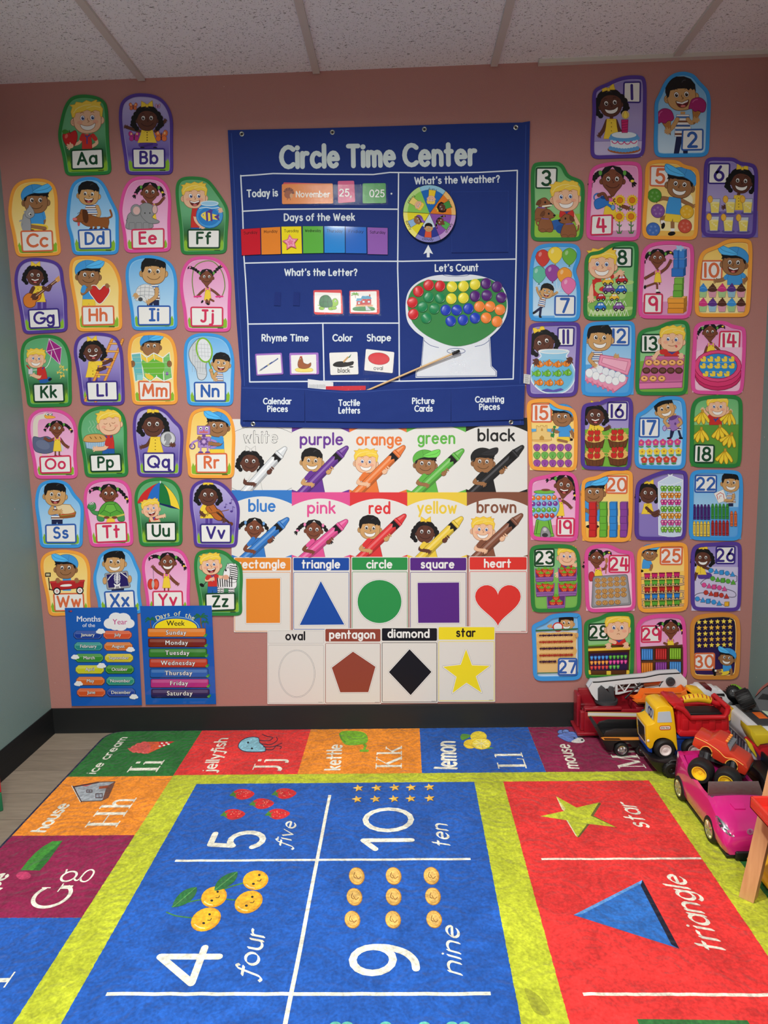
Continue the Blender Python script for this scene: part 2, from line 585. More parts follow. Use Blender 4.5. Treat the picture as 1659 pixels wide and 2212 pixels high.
 def bold(s, txt, x, y, h, col, align='c', off=0.0, sx=1.0, slant=0.0, track=1.0, out=None, ow=0.0, rot=0):
  """plain sans lettering from the built-in outline font; h = cap height"""
  V, F, wid = font_mesh(txt, 0, track)
  k = h / 0.729
  x0 = {'c': -wid * k * sx / 2, 'l': 0, 'r': -wid * k * sx}[align]
  def lay(c, dx, dy):
   s.k += 1; cc = rgb(c); b0 = len(s.V)
   for (px, py) in V: s._put(s._w((x0 + (px + dx) * k * sx, -(py + dy) * k)), s.k)
   for f in F:
    s.F.append(tuple(b0 + i for i in f)); s.C.append([cc] * len(f))
  s.push(x, y, 1, rot)
  if out:
   for q in range(8): lay(out, (off + ow) * cos(q * pi / 4), ow * sin(q * pi / 4))
  for d in ((-off, 0), (off, 0), (0, 0)): lay(col, *d)
  s.pop()
  return wid * k * sx
 def build(s, name, mat, label=None, cat=None, group=None, parent=None, kind=None):
  xs = [v[0] for v in s.V]; ys = [v[1] for v in s.V]; zs = [v[2] for v in s.V]
  c = Vector(((min(xs) + max(xs)) / 2, max(ys) if s.plane == 'wall' else (min(ys) + max(ys)) / 2, (min(zs) + max(zs)) / 2 if s.plane == 'wall' else min(zs)))
  if parent is not None: c = Vector((0, 0, 0))
  me = bpy.data.meshes.new(name)
  me.from_pydata([(v[0] - c.x, v[1] - c.y, v[2] - c.z) for v in s.V], [], s.F)
  at = me.color_attributes.new('ink', 'FLOAT_COLOR', 'CORNER')
  flat = []
  for cs in s.C:
   for q in cs: flat.extend(q)
  at.data.foreach_set('color', flat)
  o = link_mesh(name, me, mat)
  if parent is not None:
   o.parent = parent
   o.matrix_parent_inverse = Matrix.Translation(parent.location).inverted()
  else: o.location = c
  return tag(o, label, cat, group, kind)

def convex(p):
 n = len(p); s = 0
 for i in range(n):
  a, b, c = p[i - 2], p[i - 1], p[i]
  z = (b[0] - a[0]) * (c[1] - b[1]) - (b[1] - a[1]) * (c[0] - b[0])
  if z * s < 0: return False
  if z: s = z
 return True

def hull(P):
 P = sorted(set(P))
 def half(pts):
  h = []
  for p in pts:
   while len(h) >= 2 and (h[-1][0] - h[-2][0]) * (p[1] - h[-2][1]) - (h[-1][1] - h[-2][1]) * (p[0] - h[-2][0]) <= 0: h.pop()
   h.append(p)
  return h
 a, b = half(P), half(P[::-1])
 return a[:-1] + b[:-1]

_fm = {}
def font_mesh(txt, off=0.0, track=1.0):
 key = (txt, round(off, 4), track)
 if key not in _fm:
  cu = bpy.data.curves.new('lettering', 'FONT')
  cu.body = txt; cu.size = 1.0; cu.offset = off; cu.space_character = track; cu.resolution_u = 3
  cu.fill_mode = 'FRONT' if hasattr(cu, 'fill_mode') else cu.fill_mode
  ob = bpy.data.objects.new('lettering', cu); COL.objects.link(ob)
  dg = bpy.context.evaluated_depsgraph_get(); dg.update()
  me = ob.evaluated_get(dg).to_mesh()
  V = [(v.co.x, v.co.y) for v in me.vertices]; F = [tuple(p.vertices) for p in me.polygons]
  ob.evaluated_get(dg).to_mesh_clear()
  bpy.data.objects.remove(ob); bpy.data.curves.remove(cu)
  x0 = min(v[0] for v in V); wid = max(v[0] for v in V) - x0
  _fm[key] = ([(v[0] - x0, v[1]) for v in V], F, wid)
 return _fm[key]

# ------------------------------------------------------------------ a rounded infant alphabet, drawn with a pen
def arc(cx, cy, rx, ry, a0, a1, n=None):
 n = n or max(3, int(abs(a1 - a0) / 22))
 return [(cx + rx * cos(radians(a0 + (a1 - a0) * i / n)), cy + ry * sin(radians(a0 + (a1 - a0) * i / n))) for i in range(n + 1)]
A_ = arc
GL = {
 'A': (.76, [[(0, 0), (.38, 1), (.76, 0)], [(.14, .32), (.62, .32)]]),
 'B': (.58, [[(0, 0), (0, 1), (.28, 1)] + A_(.28, .77, .25, .23, 90, -90) + [(0, .54)], [(0, .54), (.3, .54)] + A_(.3, .27, .28, .27, 90, -90) + [(0, 0)]]),
 'C': (.78, [A_(.5, .5, .5, .5, 48, 312)]),
 'D': (.74, [[(0, 0), (0, 1), (.25, 1)] + A_(.25, .5, .49, .5, 90, -90) + [(0, 0)]]),
 'E': (.52, [[(.52, 1), (0, 1), (0, 0), (.52, 0)], [(0, .52), (.46, .52)]]),
 'F': (.52, [[(.52, 1), (0, 1), (0, 0)], [(0, .52), (.44, .52)]]),
 'G': (.86, [A_(.5, .5, .5, .5, 50, 350) + [(.98, .44), (.6, .44)]]),
 'H': (.66, [[(0, 0), (0, 1)], [(.66, 0), (.66, 1)], [(0, .52), (.66, .52)]]),
 'I': (.4, [[(.2, 0), (.2, 1)], [(0, 0), (.4, 0)], [(0, 1), (.4, 1)]]),
 'J': (.56, [[(.14, 1), (.56, 1)], [(.38, 1), (.38, .22)] + A_(.19, .2, .19, .2, 0, -150)]),
 'K': (.6, [[(0, 0), (0, 1)], [(.56, 1), (.02, .42)], [(.2, .6), (.6, 0)]]),
 'L': (.5, [[(0, 1), (0, 0), (.5, 0)]]),
 'M': (.9, [[(0, 0), (.1, 1), (.45, .25), (.8, 1), (.9, 0)]]),
 'N': (.68, [[(0, 0), (0, 1), (.68, 0), (.68, 1)]]),
 'O': (1.0, [A_(.5, .5, .5, .5, 90, 450)]),
 'P': (.56, [[(0, 0), (0, 1), (.28, 1)] + A_(.28, .74, .28, .26, 90, -90) + [(0, .48)]]),
 'Q': (1.0, [A_(.5, .5, .5, .5, 90, 450), [(.62, .3), (.92, 0)]]),
 'R': (.58, [[(0, 0), (0, 1), (.28, 1)] + A_(.28, .75, .27, .25, 90, -90) + [(0, .5)], [(.24, .5), (.58, 0)]]),
 'S': (.56, [A_(.29, .755, .25, .245, 40, 250) + A_(.28, .27, .28, .27, 80, -145)]),
 'T': (.68, [[(0, 1), (.68, 1)], [(.34, 1), (.34, 0)]]),
 'U': (.68, [[(0, 1), (0, .34)] + A_(.34, .34, .34, .34, 180, 360) + [(.68, 1)]]),
 'V': (.72, [[(0, 1), (.36, 0), (.72, 1)]]),
 'W': (1.1, [[(0, 1), (.28, 0), (.55, .85), (.82, 0), (1.1, 1)]]),
 'X': (.66, [[(0, 0), (.66, 1)], [(0, 1), (.66, 0)]]),
 'Y': (.68, [[(0, 1), (.34, .5), (.68, 1)], [(.34, .5), (.34, 0)]]),
 'Z': (.64, [[(0, 1), (.62, 1), (0, 0), (.64, 0)]]),
 'a': (.56, [A_(.29, .34, .29, .34, 40, 400), [(.57, .68), (.57, 0)]]),
 'b': (.56, [[(0, 1.05), (0, 0)], A_(.29, .34, .29, .34, 140, 500)]),
 'c': (.5, [A_(.32, .34, .32, .34, 48, 312)]),
 'd': (.57, [A_(.28, .34, .28, .34, 40, 400), [(.57, 1.05), (.57, 0)]]),
 'e': (.6, [[(.02, .37), (.6, .37)] + A_(.3, .34, .3, .34, 5, 315)]),
 'f': (.36, [[(.13, 0), (.13, .78)] + A_(.31, .8, .18, .2, 180, 75), [(0, .66), (.34, .66)]]),
 'g': (.57, [A_(.28, .34, .28, .34, 40, 400), [(.57, .68), (.57, -.06)] + A_(.3, -.06, .27, .25, 0, -150)]),
 'h': (.52, [[(0, 1.05), (0, 0)], [(0, .4)] + A_(.26, .42, .26, .26, 180, 0) + [(.52, 0)]]),
 'i': (.02, [[(.01, .68), (.01, 0)], [(.01, .95)]]),
 'j': (.16, [[(.16, .68), (.16, -.08)] + A_(-.02, -.08, .18, .2, 0, -110), [(.16, .95)]]),
 'k': (.48, [[(0, 1.05), (0, 0)], [(.44, .66), (.02, .3)], [(.16, .42), (.48, 0)]]),
 'l': (.02, [[(.01, 1.05), (.01, 0)]]),
 'm': (.86, [[(0, .68), (0, 0)], [(0, .42)] + A_(.215, .46, .215, .22, 180, 0) + [(.43, 0)], [(.43, .42)] + A_(.645, .46, .215, .22, 180, 0) + [(.86, 0)]]),
 'n': (.52, [[(0, .68), (0, 0)], [(0, .4)] + A_(.26, .42, .26, .26, 180, 0) + [(.52, 0)]]),
 'o': (.64, [A_(.32, .34, .32, .34, 90, 450)]),
 'p': (.57, [[(0, .68), (0, -.32)], A_(.29, .34, .29, .34, 140, 500)]),
 'q': (.66, [A_(.28, .34, .28, .34, 40, 400), [(.57, .68), (.57, -.24), (.7, -.3)]]),
 'r': (.34, [[(0, .68), (0, 0)], [(0, .4)] + A_(.26, .42, .26, .26, 180, 70)]),
 's': (.44, [A_(.23, .515, .19, .165, 35, 250) + A_(.22, .18, .22, .18, 80, -150)]),
 't': (.4, [[(.16, 1), (.16, .0)], [(0, .66), (.38, .66)]]),
 'u': (.52, [[(0, .68), (0, .26)] + A_(.26, .26, .26, .26, 180, 360), [(.52, .68), (.52, 0)]]),
 'v': (.54, [[(0, .68), (.27, 0), (.54, .68)]]),
 'w': (.8, [[(0, .68), (.2, 0), (.4, .6), (.6, 0), (.8, .68)]]),
 'x': (.5, [[(0, .68), (.5, 0)], [(.5, .68), (0, 0)]]),
 'y': (.54, [[(0, .68), (.28, .04)], [(.54, .68), (.14, -.32)]]),
 'z': (.46, [[(0, .68), (.46, .68), (0, 0), (.46, 0)]]),
 '0': (.66, [A_(.33, .5, .33, .5, 90, 450)]),
 '1': (.04, [[(.02, 1), (.02, 0)]]),
 '2': (.58, [A_(.28, .71, .28, .29, 165, -28) + [(0, 0), (.58, 0)]]),
 '3': (.56, [A_(.26, .755, .25, .245, 150, -90) + A_(.26, .255, .3, .255, 90, -150)]),
 '4': (.62, [[(.16, 1), (0, .36), (.62, .36)], [(.44, .9), (.44, 0)]]),
 '5': (.56, [[(.52, 1), (.1, 1), (.05, .55)] + A_(.26, .32, .3, .32, 125, -150)]),
 '6': (.6, [[(.42, 1), (.06, .48)] + A_(.3, .31, .3, .31, 150, 510)]),
 '7': (.58, [[(0, 1), (.58, 1), (.18, 0)]]),
 '8': (.6, [A_(.3, .765, .24, .235, 90, 450), A_(.3, .27, .3, .27, 90, 450)]),
 '9': (.58, [A_(.28, .7, .28, .3, 0, 360), [(.57, .7), (.55, 0)]]),
 '?': (.46, [A_(.23, .76, .23, .24, 170, -60) + [(.23, .42), (.23, .28)], [(.23, .02)]]),
 "'": (.06, [[(.06, 1.02), (.03, .82)]]),
 ',': (.06, [[(.06, .02), (0, -.18)]]),
 '.': (.04, [[(.02, .02)]]),
}
GL.update({'four': (.68, [[(.5, 1), (0, .3), (.68, .3)], [(.5, 1), (.5, 0)]]), 'one': (.26, [[(0, .74), (.24, 1), (.24, 0)]]),
 'nine': (.62, [A_(.29, .68, .29, .32, 0, 360), smooth_path([(.58, .7), (.57, .45), (.46, .18), (.28, .03), (.1, .0)], False, 4)]),
 'eff': (.42, [smooth_path([(.56, .9), (.48, 1.02), (.36, .9), (.24, .3), (.14, -.2), (.0, -.32), (-.1, -.24)], False, 4), [(.04, .64), (.5, .66)]])})
def glyph(ch):
 return GL[ch]
# ------------------------------------------------------------------ the room
def structure(name, mb, mat):
 o = mb.build(name, mat); o['kind'] = 'structure'; return o

M_ROSE = wall_paint('dusty_rose_paint', (182,126,118))
M_TEAL = wall_paint('grey_teal_paint', (122,147,144),0.02)

m = MB(); m.box(-0.12, RW + 0.12,0.0,0.1,-0.05, RH + 0.15); structure('wall_back', m, M_ROSE)
m = MB(); m.box(-0.1,0.0, RBACK, 0.0,-0.05, RH + 0.15); structure('wall_left', m, M_TEAL)
m = MB(); m.box(RW, RW + 0.1, RBACK, 0.0,-0.05, RH + 0.15); structure('wall_right', m, M_TEAL)
m = MB(); m.box(-0.12, RW + 0.12, RBACK - 0.1, RBACK, -0.05, RH + 0.15); structure('wall_front', m, wall_paint('cream_paint', (232,228,218)))

def plank_mat():
 m, nt, b = new_mat('grey_oak_planks')
 tc = nt.nodes.new('ShaderNodeTexCoord')
 br = nt.nodes.new('ShaderNodeTexBrick')
 br.offset = 0.37; br.inputs['Scale'].default_value = 1.0
 br.inputs['Brick Width'].default_value = 1.2; br.inputs['Row Height'].default_value = 0.15
 br.inputs['Mortar Size'].default_value = 0.0009; br.inputs['Mortar Smooth'].default_value = 0.1
 br.inputs['Color1'].default_value = rgb((150,136,119)); br.inputs['Color2'].default_value = rgb((136,123,107))
 br.inputs['Mortar'].default_value = rgb((74,64,54))
 nt.links.new(tc.outputs['Object'], br.inputs['Vector'])
 mp = nt.nodes.new('ShaderNodeMapping'); mp.inputs['Scale'].default_value = (1.6,22,1)
 nt.links.new(tc.outputs['Object'], mp.inputs[0])
 n = nt.nodes.new('ShaderNodeTexNoise'); n.inputs['Scale'].default_value = 4; n.inputs['Detail'].default_value = 6; n.inputs['Distortion'].default_value = 1.1
 nt.links.new(mp.outputs[0], n.inputs['Vector'])
 mp2 = nt.nodes.new('ShaderNodeMapping'); mp2.inputs['Scale'].default_value = (3,120,1)
 nt.links.new(tc.outputs['Object'], mp2.inputs[0])
 n2 = nt.nodes.new('ShaderNodeTexNoise'); n2.inputs['Scale'].default_value = 5; n2.inputs['Detail'].default_value = 3
 nt.links.new(mp2.outputs[0], n2.inputs['Vector'])
 ad = nt.nodes.new('ShaderNodeMath'); ad.operation = 'ADD'
 nt.links.new(n.outputs['Fac'], ad.inputs[0]); nt.links.new(n2.outputs['Fac'], ad.inputs[1])
 mr = nt.nodes.new('ShaderNodeMapRange'); mr.inputs['From Min'].default_value = 0.6; mr.inputs['From Max'].default_value = 1.4
 mr.inputs['To Min'].default_value = 0.72; mr.inputs['To Max'].default_value = 1.22
 nt.links.new(ad.outputs[0], mr.inputs['Value'])
 vm = nt.nodes.new('ShaderNodeVectorMath'); vm.operation = 'SCALE'
 nt.links.new(br.outputs['Color'], vm.inputs[0]); nt.links.new(mr.outputs[0], vm.inputs['Scale'])
 nt.links.new(vm.outputs[0], b.inputs['Base Color'])
 b.inputs['Roughness'].default_value = 0.5
 bp = nt.nodes.new('ShaderNodeBump'); bp.inputs['Strength'].default_value = 0.15; bp.inputs['Distance'].default_value = 0.001
 nt.links.new(n2.outputs['Fac'], bp.inputs['Height']); nt.links.new(bp.outputs[0], b.inputs['Normal'])
 return m
m = MB(); m.box(-0.1, RW + 0.1, RBACK - 0.1,0.05,-0.08,0.0); structure('floor', m, plank_mat())

def tile_mat():
 m, nt, b = new_mat('fissured_ceiling_tile')
 tc = nt.nodes.new('ShaderNodeTexCoord')
 mp = nt.nodes.new('ShaderNodeMapping'); mp.inputs['Scale'].default_value = (1.0,1.7,1.0); mp.inputs['Rotation'].default_value = (0,0,0.5)
 nt.links.new(tc.outputs['Object'], mp.inputs[0])
 n = nt.nodes.new('ShaderNodeTexNoise'); n.inputs['Scale'].default_value = 75; n.inputs['Detail'].default_value = 3; n.inputs['Roughness'].default_value = 0.6
 nt.links.new(mp.outputs[0], n.inputs['Vector'])
 n2 = nt.nodes.new('ShaderNodeTexNoise'); n2.inputs['Scale'].default_value = 240; n2.inputs['Detail'].default_value = 1
 nt.links.new(tc.outputs['Object'], n2.inputs['Vector'])
 r = nt.nodes.new('ShaderNodeMapRange'); r.inputs['From Min'].default_value = 0.30; r.inputs['From Max'].default_value = 0.38
 r.inputs['To Min'].default_value = 0.0; r.inputs['To Max'].default_value = 1.0
 nt.links.new(n.outputs['Fac'], r.inputs['Value'])
 r2 = nt.nodes.new('ShaderNodeMapRange'); r2.inputs['From Min'].default_value = 0.26; r2.inputs['From Max'].default_value = 0.36
 nt.links.new(n2.outputs['Fac'], r2.inputs['Value'])
 mm = nt.nodes.new('ShaderNodeMath'); mm.operation = 'MINIMUM'
 nt.links.new(r.outputs[0], mm.inputs[0]); nt.links.new(r2.outputs[0], mm.inputs[1])
 mx = nt.nodes.new('ShaderNodeMix'); mx.data_type = 'RGBA'
 mx.inputs[6].default_value = rgb((132,128,124)); mx.inputs[7].default_value = rgb((240,241,240))
 nt.links.new(mm.outputs[0], mx.inputs[0]); nt.links.new(mx.outputs[2], b.inputs['Base Color'])
 b.inputs['Roughness'].default_value = 0.95
 bp = nt.nodes.new('ShaderNodeBump'); bp.inputs['Strength'].default_value = 0.6; bp.inputs['Distance'].default_value = 0.003
 nt.links.new(mm.outputs[0], bp.inputs['Height']); nt.links.new(bp.outputs[0], b.inputs['Normal'])
 return m
m = MB(); m.box(-0.1, RW + 0.1, RBACK - 0.1,0.05, RH + 0.012, RH + 0.08)
structure('ceiling', m, tile_mat())
M_TBAR = plastic((206,198,188),0.5)
for i, x in enumerate((0.53,1.14,1.75,2.36)):
 m = MB(); m.box(x - 0.012, x + 0.012, RBACK, -0.004, RH + 0.002, RH + 0.03)
 structure('trim_%d' % (i + 1), m, M_TBAR)
for i, y in enumerate((-1.02,-2.24,-3.46,-4.68)):
 m = MB(); m.box(0, RW, y - 0.012, y + 0.012, RH + 0.004, RH + 0.03)
 structure('trim_%d' % (i + 5), m, M_TBAR)
m = MB(); m.box(1.9, RW, -0.022,0.0, RH - 0.001, RH + 0.02); structure('trim_9', m, M_TBAR)

M_BASE = plastic((15,17,18),0.48)
prof = [(0.0,0.1),(-0.004,0.1),(-0.0055,0.095),(-0.006,0.02),(-0.011,0.006),(-0.012,0.0),(0.0,0.0)]
m = MB(); m.prism(prof, 0.006, RW - 0.006, 'x'); structure('baseboard_back', m, M_BASE)
m = MB(); m.prism([(-p[0], p[1]) for p in prof], RBACK, 0.0, 'y'); structure('baseboard_left', m, M_BASE)
m = MB(); m.prism([(RW + p[0], p[1]) for p in prof], RBACK, 0.0, 'y'); structure('baseboard_right', m, M_BASE)

# ------------------------------------------------------------------ the alphabet rug
E1, E2, E3, E4 = (0,1500,.39783),(600,1540,.42194),(0,1780,.39783),(600,1800,.36166)
E5, D8 = (1100,1700,.33695),(1140,1440,.31284)
RUGZ = 0.009
CREAM = (236,232,214); LIME = (188,196,48)
rug = Canvas(E1, RUGZ, 'floor')
ident = lambda x, y: (x, y)
def world_on(): rug.world = ident
def crop_on(c):
 rug.world = None; rug.ox, rug.oy, rug.sc = c
world_on()
RX0, RX1, RY0, RY1 = 0.228,2.672,-3.06,-0.0165
outline = corner_round([(RX0, RY0),(RX1, RY0),(RX1, RY1),(RX0, RY1)],0.075,6)
rug.slab(outline, (28,28,62), RUGZ, back=0.0005)
inn = corner_round([(RX0 + .007, RY0 + .007),(RX1 - .007, RY0 + .007),(RX1 - .007, RY1 - .002),(RX0 + .007, RY1 - .002)],0.07,6)
rug.face(inn, LIME)
GREEN, RED, ORANGE, BLUE, MAROON = (38,112,46),(226,52,50),(240,142,40),(32,88,176),(140,28,72)
def rough_rect(x0, y0, x1, y1, col, j=0.0007, corner=None):
 """woven colour field with a slightly fuzzy boundary"""
 pts = []
 def edge(ax, ay, bx, by):
  n = max(2, int(hypot(bx - ax, by - ay) / 0.006))
  for i in range(n):
   t = i / n
   pts.append((ax + (bx - ax) * t + random.uniform(-j, j), ay + (by - ay) * t + random.uniform(-j, j)))
 edge(x0, y0, x1, y0); edge(x1, y0, x1, y1); edge(x1, y1, x0, y1); edge(x0, y1, x0, y0)
 rug.face(pts, col)
XL = (.236,.602,1.03,1.454,1.872,2.29,2.664)
top = (GREEN, RED, ORANGE, BLUE, MAROON, BLUE)
for i in range(6):
 if i == 0:
  a = [(RX0 + .007,-.362),(.602,-.362),(.602, RY1 - .002)] + [p for p in inn if p[0] < .35 and p[1] > -.15]
  rug.face(a, GREEN)
 else: rough_rect(XL[i],-.357, XL[i + 1], RY1 - .002, top[i])
left = (ORANGE, MAROON, BLUE, RED, GREEN, ORANGE, BLUE)
right = (ORANGE, GREEN, BLUE, RED, ORANGE, MAROON, GREEN)
for i in range(7):
 ya = -.362 - .336 * i; yb = -.362 - .336 * (i + 1)
 rough_rect(RX0 + .007, yb, .602, ya, left[i]); rough_rect(2.29, yb, RX1 - .007, ya, right[i])
rough_rect(RX0 + .01,-3.05,2.66,-2.72, MAROON)
rough_rect(.70,-2.64,1.625,-.416, BLUE); rough_rect(1.72,-2.64,2.195,-.416, RED)
def wline(a, b, w=.009):
 n = 24
 pts = [(a[0] + (b[0] - a[0]) * i / n + random.uniform(-.0008,.0008), a[1] + (b[1] - a[1]) * i / n + random.uniform(-.0008,.0008)) for i in range(n + 1)]
 rug.L(pts, w, CREAM, cap=False)
for k, y in enumerate((-.817,-1.258,-1.70,-2.14)):
 wline((.762, y),(1.574, y - (-.002))); 
 wline((1.765, y + .002 if k else y),(2.194, y),.008)
wline((1.1545,-.49),(1.157,-2.6),.0095)

KB = rug.k + 1
# serif capitals, stem widths in em
SER = {
 'I': (.42,[([(.21,0),(.21,1)],.15),([(0,.02),(.42,.02)],.05),([(0,.98),(.42,.98)],.05)]),
 'i': (.34,[([(.17,0),(.17,.64)],.13),([(0,.02),(.34,.02)],.05),([(.02,.62),(.17,.64)],.05),([(.1,.86),(.24,.86)],.12)]),
 'J': (.46,[([(.3,1),(.3,.2),(.26,.02),(.12,-.1),(.0,-.06)],.13),([(.08,.98),(.5,.98)],.05)]),
 'j': (.3,[([(.2,.64),(.2,-.1),(.14,-.25),(0,-.26)],.12),([(.04,.62),(.2,.64)],.05),([(.13,.86),(.27,.86)],.12)]),
 'K': (.78,[([(.16,0),(.16,1)],.13),([(.0,.02),(.34,.02)],.05),([(0,.98),(.34,.98)],.05),([(.66,.98),(.2,.46)],.06),([(.3,.58),(.7,.02)],.13),([(.52,.98),(.78,.98)],.05),([(.56,.02),(.82,.02)],.05)]),
 'k': (.6,[([(.14,0),(.14,1)],.12),([(0,.02),(.28,.02)],.05),([(0,.98),(.14,.98)],.05),([(.5,.62),(.16,.32)],.06),([(.24,.4),(.54,.02)],.11),([(.38,.63),(.6,.63)],.05),([(.42,.02),(.64,.02)],.05)]),
 'L': (.64,[([(.18,0),(.18,1)],.14),([(0,.98),(.38,.98)],.05),([(0,.03),(.6,.03),(.64,.24)],.055)]),
 'l': (.32,[([(.16,0),(.16,1)],.13),([(0,.02),(.32,.02)],.05),([(0,.98),(.16,1)],.05)]),
 'M': (1.02,[([(.14,0),(.14,1)],.06),([(.14,.98),(.5,.08)],.13),([(.5,.08),(.86,.98)],.06),([(.86,0),(.86,1)],.14),([(0,.02),(.28,.02)],.05),([(.68,.02),(1.02,.02)],.05),([(0,.98),(.2,.98)],.05),([(.82,.98),(1.02,.98)],.05)]),
 'm': (.9,[([(.12,0),(.12,.62)],.12),([(.12,.5),(.3,.64),(.44,.5),(.44,0)],.1),([(.44,.5),(.62,.64),(.78,.5),(.78,0)],.1)]),
 'H': (.88,[([(.16,0),(.16,1)],.13),([(.72,0),(.72,1)],.13),([(.16,.52),(.72,.52)],.05),([(0,.02),(.32,.02)],.05),([(0,.98),(.32,.98)],.05),([(.56,.02),(.88,.02)],.05),([(.56,.98),(.88,.98)],.05)]),
 'h': (.62,[([(.14,0),(.14,1)],.12),([(0,.02),(.28,.02)],.05),([(0,.98),(.14,1)],.05),([(.14,.46),(.24,.6),(.38,.64),(.48,.5),(.48,0)],.1),([(.36,.02),(.62,.02)],.05)]),
 'G': (.86,[(A_(.48,.5,.42,.5,45,330),.1),([(.8,.4),(.8,.08)],.13),([(.62,.42),(.94,.42)],.05),([(.78,.98),(.78,.72)],.05)]),
 'g': (.6,[(A_(.27,.42,.2,.21,0,360),.085),([(.2,.23),(.1,.12),(.16,.04),(.44,.0),(.54,-.12),(.44,-.26),(.2,-.28),(.06,-.2),(.08,-.06),(.18,.02)],.07),([(.42,.6),(.56,.64)],.07)]),
 'F': (.6,[([(.16,0),(.16,1)],.13),([(0,.02),(.34,.02)],.05),([(0,.98),(.6,.98),(.6,.76)],.05),([(.16,.52),(.46,.52)],.05)]),
 'f': (.4,[([(.14,0),(.14,.8),(.24,.98),(.4,.92)],.11),([(0,.02),(.3,.02)],.05),([(0,.63),(.32,.63)],.05)]),
}
def rug_frame(crop, b0, b1, t0, shift=(0,0)):
 rug.k = KB
 crop_on(crop)
 a, b, t = Vector(rug._w(b0)), Vector(rug._w(b1)), Vector(rug._w(t0))
 world_on()
 return a + Vector(shift), b + Vector(shift), abs(a.x - t.x), b.y - a.y
def rug_serif(txt, crop, b0, b1, t0, shift=(0,0)):
 a, b, h, run = rug_frame(crop, b0, b1, t0, shift)
 tot = sum(SER[c][0] for c in txt) + .1 * (len(txt) - 1)
 sx = run / (tot * h); x = 0
 rug.push(a.x, a.y, 1,90,-1)
 rug.k += 1
 for ch in txt:
  adv, st = SER[ch]
  for pts, w in st:
   p = [((x + px) * h * sx, -py * h) for px, py in pts]
   if len(p) > 3: p = smooth_path(p, False, 4)
   rug.L(p, (w * 1.15 if w > .09 else w * .8) * h, CREAM, new=False, cap=False)
  x += adv + .1
 rug.pop()
def rug_script(txt, crop, b0, b1, t0, shift=(0,0), slant=.24, nib=(.17,.045,-42), col=CREAM):
 a, b, h, run = rug_frame(crop, b0, b1, t0, shift)
 tilt = degrees_(atan2(b.x - a.x, run))
 tot = 0
 for ch in txt: tot += (.42 if ch == ' ' else GL[ch][0] + .25)
 rug.push(a.x, a.y, 1,90,-1)
 rug.text(txt, 0,0, h, col, w=.12, align='l', slant=slant, sx=run / ((tot - .25) * h), rot=tilt, nib=nib, alt={'f': 'eff'})
 rug.pop()
def degrees_(r): return r * 180 / pi
NUMALT = {'4': 'four', '1': 'one', '9': 'nine'}
def rug_num(txt, crop, b0, b1, t0):
 a, b, h, run = rug_frame(crop, b0, b1, t0)
 tot = sum(GL[NUMALT.get(c, c)][0] for c in txt) + .25 * (len(txt) - 1)
 rug.push(a.x, a.y, 1,90,-1)
 w = .125
 rug.text(txt, w * h / 2,-w * h / 2, h * (1 - w), CREAM, w=w, align='l', alt=NUMALT, sx=(run - w * h) / (tot * h * (1 - w)))
 rug.pop()

rug_serif('Ii', E1,(850,422),(882,357),(690,420))
rug_serif('Jj', E1,(1505,415),(1525,350),(1368,413))
rug_serif('Kk', E2,(635,285),(635,172),(500,285))
rug_serif('Ll', E2,(1277,284),(1250,203),(1130,287))
rug_serif('Mm', D8,(820,702),(700,520),(628,700))
rug_serif('Hh', E1,(632,722),(738,562),(458,724))
rug_serif('Gg', E1,(325,1165),(425,945),(140,1160))
rug_serif('Ff', E1,(325,1165),(425,945),(140,1160),(0,-.338))
rug_script('ice cream', E1,(518,430),(690,236),(468,432), nib=(.2,.12,20), slant=.05)
rug_script('jellyfish', E1,(1165,420),(1236,242),(1098,420), nib=(.2,.1,20), slant=.05)
rug_script('kettle', E2,(318,290),(328,165),(245,290), nib=(.2,.1,20), slant=.05)
rug_script('lemon', E2,(915,285),(905,150),(810,285), nib=(.17,.1,20), slant=.05)
rug_script('mouse', D8,(352,702),(284,540),(255,700), nib=(.17,.1,20), slant=.05)
rug_script('house', E1,(245,745),(378,598),(175,742), nib=(.2,.12,20), slant=.05)
rug_script('grape', E1,(245,745),(378,598),(175,742),(0,-.338), nib=(.2,.12,20), slant=.05)
rug_num('5', E1,(1430,842),(1425,738),(1112,838))
rug_num('10', E2,(705,708),(706,483),(415,708))
rug_num('4', E3,(1158,885),(1246,655),(772,885))
rug_num('9', E4,(855,858),(852,650),(410,858))
rug_script('five', E1,(1568,832),(1608,700),(1488,830))
rug_script('ten', E2,(880,685),(866,574),(795,685))
rug_script('four', E3,(1382,838),(1440,590),(1268,838))
rug_script('nine', E4,(1098,845),(1078,565),(985,845))
rug_script('star', E5,(898,262),(800,108),(780,262))
rug_script('triangle', E5,(1385,1058),(1112,575),(1225,1058))

